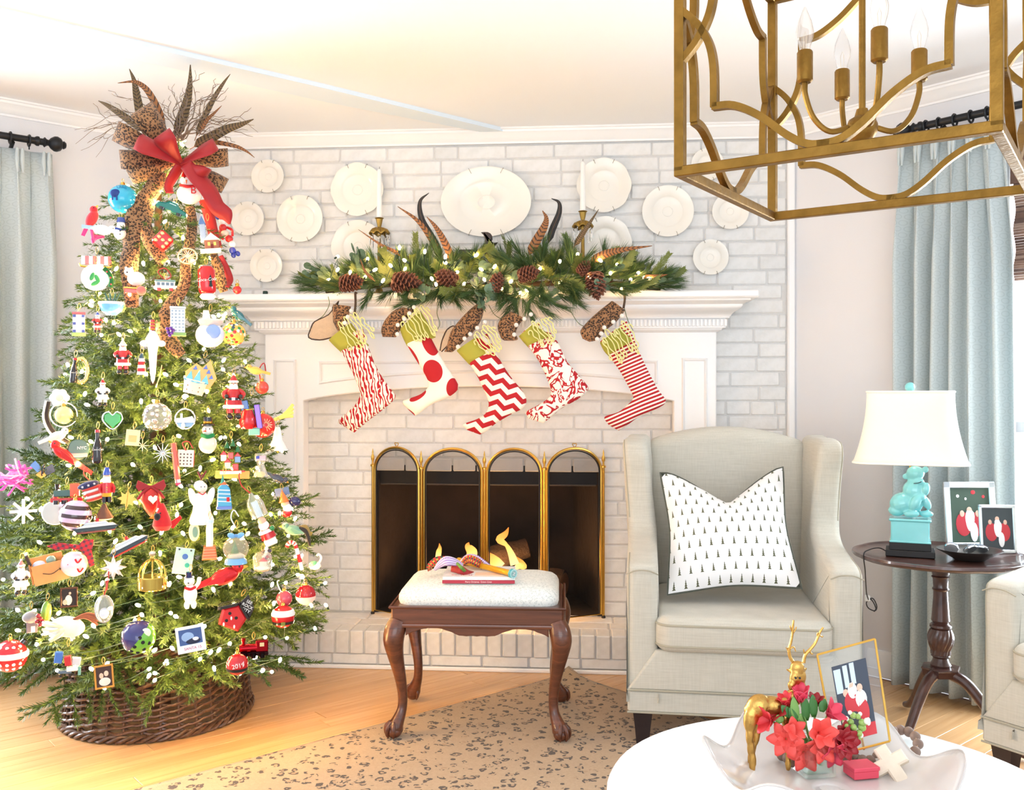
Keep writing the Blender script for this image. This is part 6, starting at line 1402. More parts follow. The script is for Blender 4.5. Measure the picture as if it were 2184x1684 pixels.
for i in range(34):
    c = fx(1130 + rr.uniform(-90, 80), 1160 + rr.uniform(-110, 110), 30 + rr.uniform(-40, 40)); obj('bud', MB().ell(c, rr.uniform(.004, .0065), 8, 6), pm('bud_green', (150, 180, 96), .5) if i % 4 else pm('bud_white', (236, 240, 226), .6), fl)
# wooden bead garland and cross
M_BEAD = pm('grey_brown_bead', (128, 104, 90), .6, nz=(40, .25)); bpts = [(1505, 1170), (1580, 1160), (1650, 1165), (1715, 1195), (1750, 1250), (1740, 1320), (1690, 1360), (1620, 1330)]
bd = thing('bead_garland', 'string of grey brown wooden beads curling through the ruffled bowl', 'beads', (0, 0, 0)); bp0 = onb(1900, 1600, ZB + .012); bd.location = bp0
allp = [(1900 + (a - 1505) / 4.168 + 1, 1280 + b / 4.168) for a, b in []]
seq = [(1905, 1559), (1921, 1556), (1938, 1560), (1952, 1570), (1958, 1586), (1952, 1602), (1938, 1612), (1918, 1596), (1871, 1614), (1856, 1622), (1840, 1621), (1824, 1616), (1806, 1618), (1680, 1616), (1668, 1610), (1690, 1624)]
for (a, b) in seq: obj('bead', MB().ell(onb(a, b, ZB + .0105) - bp0, .0105, 14, 10), M_BEAD, bd)
obj('cord', MB().tube([onb(a, b, ZB + .0105) - bp0 for a, b in seq[:7]], .0012, 5), pm('jute', (170, 140, 110), .8), bd)
cp = onb(1905, 1640, ZB + .012); kx = (cp - CAM).length / F / 4.168; cr_ = thing('wooden_cross', 'chunky whitewashed wooden cross at the end of the bead garland', 'cross', (cp.x, cp.y, ZB + .014), rot=(radians(-42), radians(-28), TH)); hw = .0125
cross = [(-hw, -.042), (hw, -.042), (hw, -.002), (.032, -.002), (.032, .022), (hw, .022), (hw, .042), (-hw, .042), (-hw, .022), (-.032, .022), (-.032, -.002), (-hw, -.002)]
obj('cross_body', MB().prism(cross, -.010, .010, ch=.003), pm('whitewashed_wood', (226, 212, 192), .7, nz=(50, .12)), cr_, smooth=False)
rp = onb(1836, 1652); t = thing('red_box', 'small pinkish red box lying in the ruffled bowl beside the vase', 'box', (rp.x, rp.y, ZB), TH + .2); M_PR = pm('pink_red_card', (222, 74, 96), .5); obj('tray', MB().box((0, 0, .007), (.05, .04, .014), ch=.001), M_PR, t, smooth=False); obj('lid', MB().box((0, 0, .0175), (.053, .043, .007), ch=.001), M_PR, t, smooth=False)
# ------------------------------------------------------------------ ornaments on the tree
def cm(c, fin='g'):
    n = 'ornament_%s_%d_%d_%d' % (fin, *c)
    return {'g': lambda: pm(n, c, .14, coat=.5, nz=(40, .06)), 'm': lambda: pm(n, c, .75, nz=(60, .12)), 'x': lambda: pm(n, c, .16, .85, nz=(30, .08)), 't': lambda: pm(n, c, .35, .4, nz=(900, .5)),
            'c': lambda: pm(n, c, .04, trans=.75, ior=1.3, alpha=.75), 'f': lambda: pm(n, c, .9, sheen=.4, nz=(80, .1))}[fin]()
GOLD, WHT, BLK, REDc, GRN, SKN, SIL = (206, 164, 76), (244, 242, 238), (26, 24, 28), (200, 28, 36), (40, 110, 56), (232, 190, 164), (210, 214, 220)
_t = NT('tartan_cloth'); _s = _t.sep(_t.coord('Object', (70, 70, 70), (0, .4, 0))); _a = _t.m('LESS_THAN', _t.m('FRACT', _s[0]), .45); _b = _t.m('LESS_THAN', _t.m('FRACT', _s[2]), .45)
_t.col(_t.mix(_t.m('MULTIPLY', _t.m('ADD', _a, _b), .45), lin((206, 30, 48)), lin((40, 50, 66)))); _t.set('Roughness', .6); M_TART = _t.mat
M_HOOK = pm('ornament_hook', (196, 160, 90), .35, .9)
class Orn:
    def __init__(s, px, py, name, label, cat='ornament', off=.045, tilt=0, hook=0, ribbon=None, hx=0):
        p = tree_pt(px, py, off); s.k = (p - CAM).dot(FW) / F
        s.t = thing(name, label, cat, p, rot=(0, radians(tilt), yaw_at(px)), group='ornaments hanging on the Christmas tree'); s.last = None
        if hook:
            s.T('hook', M_HOOK, [(hx, -hook), (hx - 2, -hook - 8), (hx + 1, -hook - 16), (hx + 4, -hook - 9), (hx + 1, -hook)], .6, 0)
        if ribbon: s.T('hanging_ribbon', ribbon[0], [(hx, -hook)] + [(x, y) for x, y in ribbon[1]], 1.3, 2)
    def V(s, x, y, dz=0): return Vector((x * s.k, -dz * s.k, -y * s.k))
    def add(s, nm, m, mat, ang=50, sm=True, par=None): s.last = obj(nm, m, mat, par or s.t, smooth=sm, ang=ang); return s.last
    def E(s, nm, mat, x, y, rx, ry, rz=None, dz=0, rot=0, n=16, par=None): return s.add(nm, MB().ell(s.V(x, y, dz), (rx * s.k, (rz or min(rx, ry)) * s.k, ry * s.k), n, max(6, n * 2 // 3), Euler((0, radians(rot), 0)) if rot else None), mat, 60, par=par)
    def B(s, nm, mat, x, y, w, h, d=6, dz=0, rot=0, par=None, ch=None): return s.add(nm, MB().box(s.V(x, y, dz), (w * s.k, d * s.k, h * s.k), Euler((0, radians(rot), 0)), ch=min(w, h, d) * .12 * s.k if ch is None else ch), mat, sm=False, par=par)
    def L(s, nm, mat, x, y, prof, rot=0, dz=0, n=18, mod=None, par=None):
        M = Matrix.Rotation(radians(rot), 4, 'Y') if rot else None
        return s.add(nm, MB().lathe([(r * s.k, -yy * s.k) for r, yy in prof], n, s.V(x, y, dz), M, mod), mat, 40, par=par)
    def P(s, nm, mat, poly, d=4, dz=0, par=None): return s.add(nm, MB().prism([(x * s.k, -y * s.k) for x, y in poly], (-dz - d / 2) * s.k, (-dz + d / 2) * s.k, ch=.12 * d * s.k), mat, sm=False, par=par)
    def T(s, nm, mat, pts, r, dz=0, closed=False, par=None, n=6):
        P_ = [s.V(p[0], p[1], p[2] if len(p) > 2 else dz) for p in pts]; P_ = crom(P_, 4, closed) if len(P_) > 2 else P_
        return s.add(nm, MB().tube(P_, r * s.k, n, closed=closed), mat, par=par)
    def X(s, nm, mat, body, x, y, size, rot=0, dz=6, shear=0, par=None): return text(nm, body, size * s.k, mat, par or s.t, Matrix.Translation(s.V(x, y, dz)) @ Matrix.Rotation(radians(rot), 4, 'Y') @ STAND, ext=.0002, shear=shear)
def ball(px, py, r, mat, label, name='ball_ornament', hook=True, off=.05, **k):
    o = Orn(px, py, name, label, 'bauble', off=off, **k); o.E('globe', mat, 0, 0, r, r, r, n=24); o.L('cap', cm(GOLD, 'x'), 0, -r, [(0, -5), (3.4, -5), (4.2, -4), (4.2, 2), (0, 3)], n=12); o.T('loop', M_HOOK, [(0, -r - 5), (-2.5, -r - 9), (0, -r - 13), (2.5, -r - 9)], .6, closed=True); return o
def bird(px, py, L, mat, label, flip=1, tail=None, tilt=0, beak=(240, 170, 60), off=.06, mask=None, name='bird_ornament'):
    o = Orn(px, py, name, label, 'ornament', off=off, tilt=tilt); f = flip
    o.E('body', mat, 0, 0, L * .33, L * .19, L * .19, rot=-12 * f); o.E('head', mat, f * L * .30, -L * .16, L * .14, L * .14, L * .13); o.L('beak', cm(beak, 'm'), f * L * .42, -L * .15, [(L * .055, 0), (.2, L * .12)], rot=-90 * f, n=8)
    o.P('tail', tail or mat, [(-f * L * .2, -L * .06), (-f * L * .72, L * .10), (-f * L * .68, L * .22), (-f * L * .2, L * .10)], 3); o.P('wing', mat, [(f * L * .1, -L * .1), (-f * L * .3, L * .02), (-f * L * .42, L * .12), (-f * L * .05, L * .13)], 3, L * .17); o.E('eye', cm(BLK), f * L * .34, -L * .19, L * .022, L * .022, L * .02, L * .12, n=8)
    if mask: o.E('mask', cm(BLK, 'm'), f * L * .38, -L * .12, L * .06, L * .07, L * .08, L * .06, n=10)
    return o
def frame_orn(px, py, w, h, mat, label, bgc, figs, tilt=0, off=.06, hook=1):
    o = Orn(px, py, 'photo_frame_ornament', label, 'ornament', off=off, tilt=tilt, hook=h / 2 + 1 if hook else 0); b = max(3, w * .1)
    for (x, y, ww, hh_) in ((0, -h / 2 + b / 2, w, b), (0, h / 2 - b / 2, w, b), (-w / 2 + b / 2, 0, b, h - 2 * b), (w / 2 - b / 2, 0, b, h - 2 * b)): o.B('frame_side', mat, x, y, ww, hh_, 5)
    ph = o.B('photo', cm(bgc, 'm'), 0, 0, w - 2 * b, h - 2 * b, 2, 0)
    for i, (c, x, y, rx, ry) in enumerate(figs): o.E('figure', cm(c, 'm'), x * w, y * h, rx * w, ry * h, .5, 1.0 + .12 * i, n=12, par=ph)
    return o
def figurine(px, py, h, coat, label, hat=None, beard=True, tilt=0, boots=True, off=.055, arms=True):
    """standing bearded figure, h pixels tall, centred"""
    o = Orn(px, py, 'figurine_ornament', label, 'ornament', off=off, tilt=tilt, hook=h / 2); u = h / 100
    o.L('coat', coat, 0, 0, [(0, -22 * u), (10 * u, -22 * u), (15 * u, -14 * u), (17 * u, 2 * u), (20 * u, 20 * u), (0, 21 * u)]); o.L('fur_hem', cm(WHT, 'm'), 0, 0, [(17 * u, 15 * u), (22 * u, 16 * u), (22.5 * u, 22 * u), (18 * u, 24 * u)])
    o.L('belt', cm(BLK), 0, 0, [(16.6 * u, 0), (18 * u, 0), (18.4 * u, 5 * u), (17 * u, 5 * u)]); o.B('buckle', cm(SIL, 'x'), 0, 2.5 * u, 7 * u, 6 * u, 3 * u, 18 * u)
    for s in (-1, 1):
        o.L('leg', coat, s * 8 * u, 0, [(0, 18 * u), (7 * u, 18 * u), (7 * u, 34 * u), (0, 34 * u)], n=12); o.E('boot', cm(BLK), s * 9 * u, 42 * u, 8 * u, 8 * u, 9 * u, 2 * u)
        if arms: o.T('arm', coat, [(s * 12 * u, -17 * u), (s * 21 * u, -9 * u, 5 * u), (s * 17 * u, -2 * u, 12 * u)], 5.2 * u, n=10); o.E('mitten', cm(BLK), s * 15 * u, -3 * u, 5 * u, 5 * u, 5 * u, 15 * u)
    o.E('head', cm(SKN, 'm'), 0, -30 * u, 9 * u, 10 * u, 9 * u); o.E('nose', cm((226, 150, 130), 'm'), 0, -30 * u, 1.8 * u, 1.8 * u, 2 * u, 9 * u, n=8)
    for s in (-1, 1): o.E('eye', cm(BLK), s * 3.4 * u, -32.5 * u, 1.1 * u, 1.1 * u, 1 * u, 8.4 * u, n=8)
    if beard: o.E('beard', cm(WHT, 'm'), 0, -22 * u, 10 * u, 11 * u, 7 * u, 5 * u)
    o.L('hat', hat or coat, 0, 0, [(0, -52 * u), (2 * u, -51 * u), (7 * u, -42 * u), (9.5 * u, -36 * u), (0, -36 * u)]); o.L('hat_brim', cm(WHT, 'm'), 0, 0, [(8.5 * u, -38.5 * u), (11.5 * u, -37 * u), (11 * u, -33.5 * u), (8.5 * u, -33.5 * u)]); o.E('hat_pompom', cm(WHT, 'm'), 0, -52 * u, 3.4 * u, 3.4 * u, n=10)
    return o
# --- upper tree
o = ball(262, 424, 30, cm((34, 168, 206), 'g'), 'big turquoise glass ball at the upper left of the tree'); o.E('painted_mark', cm((30, 60, 130), 'm'), -14, -6, 11, 9, 6, 24); [o.B('painted_mark', cm((30, 60, 130), 'm'), x, 4, 3, 10, 2, 28) for x in (-20, -12)]; o.X('lettering', cm((20, 110, 160), 'm'), 'LAKE', -2, -20, 9, dz=24)
o = bird(196, 466, 58, cm((214, 36, 52), 'f'), 'upright red felt bird with a magenta tail at the far upper left', 1, cm((232, 50, 130), 'f'), tilt=-52)
for i in range(6): o.T('tail_feather', cm((236, 60, 140), 'f'), [(-14, 8), (-24 - 3 * i, 24 + i * 2), (-24 - 4 * i + 10, 42 - 3 * i)], 2.6, -4 + i * 2)
bird(218, 490, 56, cm((206, 226, 238), 'f'), 'pale blue and white bird just right of the upright red bird', 1, cm((150, 190, 220), 'f'), tilt=20)
o = Orn(404, 400, 'snowman_ornament', 'round white frosted snowman with a red hat under the velvet bow', hook=30); o.E('body', cm(WHT), 0, 14, 26, 22, 22); o.E('head', cm(WHT), -4, -14, 15, 14, 14); o.L('hat', cm(REDc), -6, -22, [(0, -16), (5, -12), (11, -2), (13, 2), (0, 3)], rot=-20); o.T('scarf', cm(REDc, 'm'), [(-18, -2, 8), (-4, 2, 20), (12, -2, 12)], 3.4); o.X('lettering', cm(REDc, 'm'), 'B', 8, 10, 22, dz=23); o.L('nose', cm((232, 120, 40), 'm'), -6, -13, [(2, 0), (.2, 9)], dz=13, n=8); [o.E('eye', cm(BLK), x, -18, 1.4, 1.4, 1.4, 13) for x in (-10, -2)]
o = Orn(366, 446, 'car_ornament', 'teal green glass car lying left of the white hoop', tilt=20, hook=9); g_ = cm((18, 120, 110)); o.P('body', g_, [(-32, 4), (-30, -4), (-16, -7), (-8, -14), (8, -14), (16, -6), (30, -3), (33, 4), (30, 8), (-30, 8)], 22); o.P('windscreen', cm((190, 226, 232)), [(-12, -6), (-7, -12), (7, -12), (12, -6)], 23); [o.L('wheel', cm(BLK), x, 8, [(0, -3), (6, -3), (6, 3), (0, 3)], dz=11) for x in (-18, 18)]; [o.E('headlight', cm(WHT), 32, 1, 3, 3, 3, z) for z in (-7, 7)]
o = Orn(446, 505, 'village_ornament', 'little snowy house and church ornament at the right of the red dice', tilt=-6, hook=34); o.B('base', cm(WHT, 'm'), 0, 30, 42, 8, 20, ch=0); o.B('wall', cm((150, 100, 84), 'm'), 4, 16, 30, 20, 16); o.P('roof', cm(WHT, 'm'), [(-14, 8), (4, -8), (22, 8)], 20); o.B('tower', cm((170, 196, 224), 'm'), -12, -8, 12, 40, 12); o.P('steeple', cm((90, 130, 190), 'm'), [(-20, -26), (-12, -46), (-4, -26)], 12); [o.B('window', cm((250, 214, 110), 'm'), x, 16, 5, 7, 1, 8.6) for x in (-2, 10)]; o.B('door', cm((110, 40, 40), 'm'), 4, 22, 6, 10, 1, 8.8)
o = Orn(347, 514, 'dice_ornament', 'red glass die with gold spots standing on its corner', tilt=12, hook=26, off=.07); o.B('cube', cm((200, 24, 30)), 0, 0, 34, 34, 34, 0, 30); ca, sa = cos(radians(30)), sin(radians(30)); [o.E('spot', cm((236, 200, 140), 'x'), x * ca - y * sa, x * sa + y * ca, 4, 4, 1.2, 17, n=10) for x, y in ((0, 0), (-10, -10), (10, -10), (-10, 10), (10, 10), (-10, 0), (10, 0))]
o = Orn(256, 490, 'snowman_ornament', 'small white snowman with a blue striped hat left of the leopard streamer', hook=22); o.E('body', cm(WHT), 0, 8, 13, 13, 12); o.E('head', cm(WHT), 2, -10, 9, 9, 9); o.L('hat', cm((40, 70, 150)), 2, -16, [(0, -12), (7, -10), (9, 0), (0, 1)]); o.T('scarf', cm((40, 70, 150), 'm'), [(-9, -2, 5), (2, 1, 10), (11, -2, 5)], 2.4); [o.E('button', cm(BLK), 0, y, 1.4, 1.4, 1.4, 11.6) for y in (4, 11)]
o = Orn(400, 546, 'hoop_ornament', 'pale gold net hoop hanging over the leopard streamer', hook=20); o.T('hoop', cm((232, 220, 170), 'x'), [(19 * cos(a), 16 * sin(a)) for a in [2 * pi * i / 12 for i in range(12)]], 2.4, closed=True, n=8); [o.T('net', cm((226, 214, 170), 'x'), [(-17, y), (17, -y)], .7) for y in (-8, -3, 3, 8)]; [o.T('net', cm((226, 214, 170), 'x'), [(x, -13), (-x, 13)], .7) for x in (-9, -3, 3, 9)]
o = Orn(483, 500, 'figurine_ornament', 'tall red, white and blue jointed toy soldier at the upper right edge', tilt=-24, hook=48); cs = [(60, 80, 190), WHT, REDc, (244, 220, 200), REDc, WHT, (50, 70, 190)]
for i, c in enumerate(cs): o.E('bead', cm(c), 3 * sin(i * 1.7), -42 + i * 13, 9 - abs(i - 3) * .6, 8, 8)
[o.T('arm', cm(REDc), [(s * 7, -14), (s * 14, -4, 4), (s * 10, 8, 8)], 3) for s in (-1, 1)]; [o.E('boot', cm((30, 50, 160)), s * 5, 46, 5, 6, 6, 3) for s in (-1, 1)]
o = Orn(206, 556, 'sleigh_ornament', 'pink and white candy striped sleigh at the left edge of the upper tree', hook=14)
for i in range(8): o.B('stripe', cm((224, 96, 100) if i % 2 else WHT), -26 + i * 7.4, -1.5 * i * .1, 7.4, 17, 15, 0, 0, ch=.0006)
o.T('runner', cm(GOLD, 'x'), [(-34, 8), (-26, 13), (20, 13), (32, 8), (34, 0)], 1.4, 6); o.T('runner', cm(GOLD, 'x'), [(-34, 8), (-26, 13), (20, 13), (32, 8), (34, 0)], 1.4, -6)
o = Orn(203, 592, 'plate_ornament', 'round white dish ornament painted with green leaves under the striped sleigh', hook=30); o.L('dish', cm(WHT), 0, 0, [(0, 3), (14, 3), (26, -1), (28, -3), (26, -3), (0, -1)], n=30).data.transform(Matrix.Rotation(pi / 2, 4, 'X')); [o.E('painted_leaf', cm((50, 150, 90), 'm'), x, y, 4, 9, 1, 4, r_) for x, y, r_ in ((-6, -2, 20), (4, 2, -25), (0, 12, 60))]
o = Orn(228, 596, 'wreath_ornament', 'small dark green half wreath beside the white leaf dish', off=.06); o.T('wreath', cm((24, 100, 44), 't'), [(-6, -24), (4, -14), (9, 0), (7, 16)], 5, 0, n=8); [o.E('berry', cm(REDc), x, y, 2, 2, 2, 5) for x, y in ((0, -16), (7, -4), (8, 10))]
o = Orn(284, 600, 'bear_ornament', 'white polar bear on a red and gold stand beside the leopard streamer', hook=28, off=.07); o.E('body', cm(WHT, 'm'), 6, -6, 18, 15, 13); o.E('head', cm(WHT, 'm'), -8, -20, 10, 9, 9); [o.E('ear', cm(WHT, 'm'), x, -28, 3, 3, 2) for x in (-14, -3)]; o.E('nose', cm(BLK), -12, -18, 2, 1.6, 1.6, 9); o.B('stand', cm((214, 80, 70)), 4, 20, 42, 12, 16); o.E('pompom', cm((236, 120, 110), 'f'), 16, 20, 10, 10, 9, 10); o.T('trim', cm(GOLD, 'x'), [(-18, 14, 9), (4, 15, 10), (26, 14, 9)], 2)
def can(px, py, label):
    o = Orn(px, py, 'can_ornament', label, hook=32, off=.07, tilt=-3); o.L('can', cm((206, 16, 28)), 0, 0, [(0, -30), (12, -30), (14, -27), (18, -22), (18, 22), (15, 28), (13, 29), (0, 29)], n=26); o.L('lid', cm(SIL, 'x'), 0, 0, [(12, -29), (13.4, -31.5), (12, -32), (11, -30), (0, -30)], n=24); o.L('rim', cm(SIL, 'x'), 0, 0, [(14, 27), (14.6, 29), (13, 30.5), (0, 29)], n=24)
    o.X('lettering', cm(WHT, 'm'), 'Coca-Cola', -1, 0, 9.4, -4, 18.6, .3); o.L('printed_bottle', cm((30, 44, 48), 'm'), 7, 0, [(0, -20), (1.6, -20), (1.8, -10), (4, -2), (3.2, 6), (4.2, 14), (0, 16)], dz=14.6, n=10); o.L('snow', cm(WHT, 'm'), 0, 0, [(0, 30), (14, 30), (17, 34), (12, 40), (0, 41)], n=16); return o
can(441, 598, 'red drinks can ornament with white script at the right of the tree')
ball(506, 618, 9, cm((198, 20, 30)), 'tiny red ball at the right edge of the upper tree')
o = Orn(352, 606, 'train_ornament', 'small white and grey train hanging from red ribbon above the hotel', hook=8, ribbon=(M_REDV, [(-14, -26), (0, -34), (12, -18), (0, -8)])); o.B('carriage', cm((226, 226, 224)), 0, 2, 40, 16, 14); o.B('roof', cm((90, 130, 124)), 0, -7, 42, 4, 16); [o.B('window', cm((70, 90, 110)), x, 0, 6, 6, 1, 7.2) for x in (-13, -4, 5, 14)]; [o.L('wheel', cm((190, 60, 60)), x, 12, [(0, -3), (4, -3), (4, 3), (0, 3)], dz=6) for x in (-12, 12)]
o = Orn(238, 652, 'bowl_ornament', 'sky blue glass bowl ornament with a frosted rim on the left side', hook=22); o.L('bowl', cm((110, 180, 226)), 0, 0, [(0, 20), (10, 20), (20, 12), (25, 0), (24, -6), (21, -6), (21, 0), (0, 8)], n=26); o.L('frosted_rim', cm(WHT), 0, 0, [(22, -2), (27, -3), (26, -8), (21, -8)], n=26); [o.T('sprig', cm((50, 96, 92), 'm'), [(0, 0), (x, -14, 4), (x * 1.6, -26, 8)], 1.6) for x in (-8, -2, 5, 10)]
def building(px, py, label, w, h, body, accent, rows, cols, roofc, tilt=0, top=None, txt=None):
    o = Orn(px, py, 'building_ornament', label, hook=h / 2 + 8, tilt=tilt, off=.06); o.B('block', cm(body), 0, 0, w, h, w * .5)
    for r_ in range(rows):
        for c_ in range(cols): o.B('window', cm(accent, 'm'), -w * .36 + c_ * w * .72 / max(1, cols - 1), -h * .4 + r_ * h * .8 / max(1, rows - 1), w * .5 / cols, h * .4 / rows, 1, w * .25 + .4, ch=0)
    o.B('roof', cm(roofc), 0, -h / 2 - 2, w * 1.08, 5, w * .56); o.B('base', cm((150, 190, 120), 'm'), 0, h / 2 + 3, w * 1.15, 7, w * .6)
    if txt: o.X('lettering', cm(WHT, 'm'), txt, 0, h / 2 + 3, 6, 0, w * .3 + .6)
    return o
building(379, 684, 'tall pale hotel building ornament with a teal side and rows of windows', 30, 52, (232, 232, 236), (150, 170, 190), 7, 4, (200, 210, 220)); o = Orn(362, 706, 'grape_ornament', 'tiny bunch of purple grapes beside the hotel ornament', off=.07); [o.E('grape', cm((90, 40, 150)), x, y, 4, 4, 4, 2 * (x % 3), n=10) for x, y in ((-5, -5), (2, -6), (7, -2), (-3, 2), (4, 4), (0, 9))]
o = Orn(326, 752, 'icicle_ornament', 'long white pointed glass instrument with a red striped neck in the upper middle', hook=72, off=.075); o.L('body', cm(WHT), 0, 0, [(0, -48), (6, -46), (13, -34), (16, -26), (12, -18), (9, 0), (7, 30), (4, 58), (0, 66)], n=22); o.L('neck', cm((196, 40, 40)), -1, 0, [(0, -70), (5, -70), (5, -48), (0, -47)], n=14); [o.L('neck_band', cm(GOLD, 'x'), -1, y, [(4.8, -1.4), (5.8, 0), (4.8, 1.4)]) for y in (-64, -57, -50)]; [o.E('shoulder', cm(WHT), s * 17, -20, 9, 7, 8) for s in (-1, 1)]; o.T('bow_stick', cm((214, 190, 120), 'x'), [(18, 26, 6), (14, 48, 6), (6, 74, 6)], 1.2)
o = Orn(448, 704, 'jug_ornament', 'round white jug ornament with a frosty blue scene and a pink collar', hook=40, off=.075); o.E('jug', cm((224, 230, 246)), 0, 10, 30, 27, 24, n=24); o.L('collar', cm((244, 224, 214), 'm'), 0, 0, [(0, -24), (22, -24), (26, -20), (20, -10), (16, -8), (0, -8)], n=24, mod=lambda a, z: 1 + .08 * cos(7 * a)); o.L('spout', cm(WHT), -8, -24, [(0, -18), (6, -18), (8, 0), (0, 0)]); o.E('frost_scene', cm((150, 176, 232), 'm'), 6, 4, 15, 15, 4, 21); o.T('handle', cm(WHT), [(18, -20), (28, -26), (24, -34)], 3)
o = ball(499, 712, 25, cm((232, 190, 90)), 'multicoloured mosaic ball at the right edge of the upper tree'); rr = random.Random(3)
for i in range(46):
    a, b_ = rr.uniform(-1.3, 1.3), rr.uniform(-1.2, 1.2); n_ = Vector((sin(a) * cos(b_), -cos(a) * cos(b_), sin(b_))); o.add('mosaic_tile', MB().ell(n_ * 24.6 * o.k, (4.2 * o.k, 4.2 * o.k, 1.2 * o.k), 6, 5, Vector((0, 0, 1)).rotation_difference(n_).to_matrix()), cm(rr.choice([(206, 40, 36), (226, 110, 50), (40, 130, 60), (30, 70, 90), (250, 240, 220), (220, 70, 60)])), 20)
bird(508, 672, 48, cm((20, 104, 116)), 'teal bird perched above the mosaic ball', -1, cm((16, 90, 110)), tilt=25)
figurine(262, 762, 74, cm((204, 40, 44)), 'seated bearded figure in red and green at the left of the white instrument', hat=cm((236, 220, 200)))
o = Orn(302, 778, 'lighthouse_ornament', 'small red and white striped lighthouse right of the seated red figure', hook=24); [o.L('band', cm(REDc if i % 2 else WHT), 0, 0, [(0, -14 + 7 * i), (6 + i * .8, -14 + 7 * i), (6.8 + i * .8, -7 + 7 * i), (0, -7 + 7 * i)], n=14) for i in range(5)]; o.L('lantern', cm((40, 80, 100)), 0, 0, [(0, -26), (3, -24), (5, -18), (5, -14), (0, -14)], n=12)
o = Orn(424, 806, 'crown_cup_ornament', 'tilted cup ornament with stained glass blue and gold kites', tilt=14, hook=44, off=.07); o.P('back_panel', cm((236, 176, 50)), [(-30, -8), (-12, -30), (2, -24), (14, -44), (36, -8), (26, 20), (-24, 14)], 5, -4); o.L('cup', cm((240, 234, 214)), -4, 0, [(0, 36), (20, 36), (24, 10), (26, 6), (22, 6), (0, 8)], n=22); [o.P('glass_peak', cm((90, 190, 220)), [(x - 8, 8), (x, y), (x + 8, 8)], 3, 14 + i) for i, (x, y) in enumerate(((-18, -12), (-2, -18), (14, -10)))]; [o.P('glass_pane', cm((60, 90, 190)), [(x - 4, y + 5), (x, y - 5), (x + 5, y + 3)], 2, 0) for x, y in ((8, -26), (16, -18), (24, -8), (-12, -20))]; o.T('rim', cm((120, 190, 220), 'x'), [(-28, 8, 10), (-4, 10, 24), (20, 8, 10)], 2); [o.E('dot', cm((150, 120, 90), 'm'), x, y, 1.5, 1.5, 1, 20) for x in (-18, -6, 6) for y in (20, 29)]
figurine(498, 848, 96, cm(REDc), 'large bearded figure in a red coat with black mittens at the right of the tree', off=.085)
o = Orn(536, 884, 'bag_ornament', 'red gift sack with blue and purple parcels beside the large red coated figure', hook=40, off=.07); o.L('sack', cm(REDc), -8, 10, [(0, -22), (10, -22), (15, -8), (17, 10), (13, 20), (0, 21)], mod=lambda a, z: 1 + .05 * sin(6 * a)); o.B('parcel', cm((60, 110, 190)), -14, -20, 16, 20, 12, 4, -10); o.B('parcel', cm((120, 90, 190), 'x'), 14, 4, 12, 52, 10, 0, -8); o.B('parcel', cm((90, 160, 150)), 6, 36, 24, 16, 14); o.T('sack_tie', cm(GOLD, 'x'), [(-18, -12, 8), (-8, -11, 11), (2, -12, 8)], 1.6)
o = Orn(395, 893, 'scene_disc_ornament', 'silver ring ornament with a cut-out town scene', hook=22); o.T('ring', cm(SIL, 'x'), [(20 * cos(a), 21 * sin(a)) for a in [2 * pi * i / 14 for i in range(14)]], 1.8, closed=True, n=8); o.P('water', cm((96, 140, 190)), [(-17, 8), (17, 8), (12, 17), (-12, 17)], 3); o.P('skyline', cm((206, 220, 226)), [(-18, 8), (-18, -2), (-10, -2), (-10, -12), (-5, -12), (-5, -2), (6, -4), (14, -6), (18, 0), (18, 8)], 3); o.E('figure', cm(WHT), -4, 14, 4, 7, 3, 3)
o = Orn(335, 880, 'crystal_ornament', 'large clear faceted crystal ball at the middle of the tree', hook=34, off=.08); o.E('crystal', cm((236, 234, 238), 'c'), 0, 8, 30, 30, 28, n=14); o.L('cap', cm(GOLD, 'x'), 0, -22, [(0, -6), (5, -6), (6, 2), (0, 3)], n=12); rr = random.Random(9)
for i in range(40):
    a, b_ = rr.uniform(-1.4, 1.4), rr.uniform(-1.3, 1.2); n_ = Vector((sin(a) * cos(b_), -cos(a) * cos(b_), sin(b_))); o.add('facet', MB().ell(n_ * 29 * o.k + o.V(0, 8), (5 * o.k, 5 * o.k, 2 * o.k), 6, 4, Vector((0, 0, 1)).rotation_difference(n_).to_matrix()), cm(rr.choice([(244, 244, 248), (226, 216, 200), (196, 200, 226), (250, 240, 220)]), 'x'), 15)
o = Orn(240, 893, 'drop_ornament', 'emerald green heart shaped glass drop on the left side', hook=20); o.P('heart', cm((20, 150, 60)), [(0, 20), (-16, 4), (-16, -8), (-8, -13), (0, -7), (8, -13), (16, -8), (16, 4)], 9); o.T('edge', cm(SIL, 'x'), [(0, 22), (-18, 4), (-17, -10), (-8, -15), (0, -8), (8, -15), (17, -10), (18, 4)], 1.6, closed=True)
o = ball(561, 907, 26, cm((214, 40, 40)), 'red ball with a gold firework burst at the right side of the tree'); [o.T('burst', cm((246, 220, 170), 'm'), [(6 + 4 * cos(a), -2 + 4 * sin(a), 25), (6 + 13 * cos(a), -2 + 13 * sin(a), 21.5)], .6) for a in [2 * pi * i / 14 for i in range(14)]]
o = Orn(605, 884, 'feather_ornament', 'soft pale yellow plume sticking out over the mantel pilaster', 'feather', off=.05); [o.T('plume', cm((240, 224, 120), 'f'), [(-22, 12), (0, 2 + i), (20, -14 + i * 4 + (i % 2) * 5)], 3.2, i) for i in range(-2, 4)]
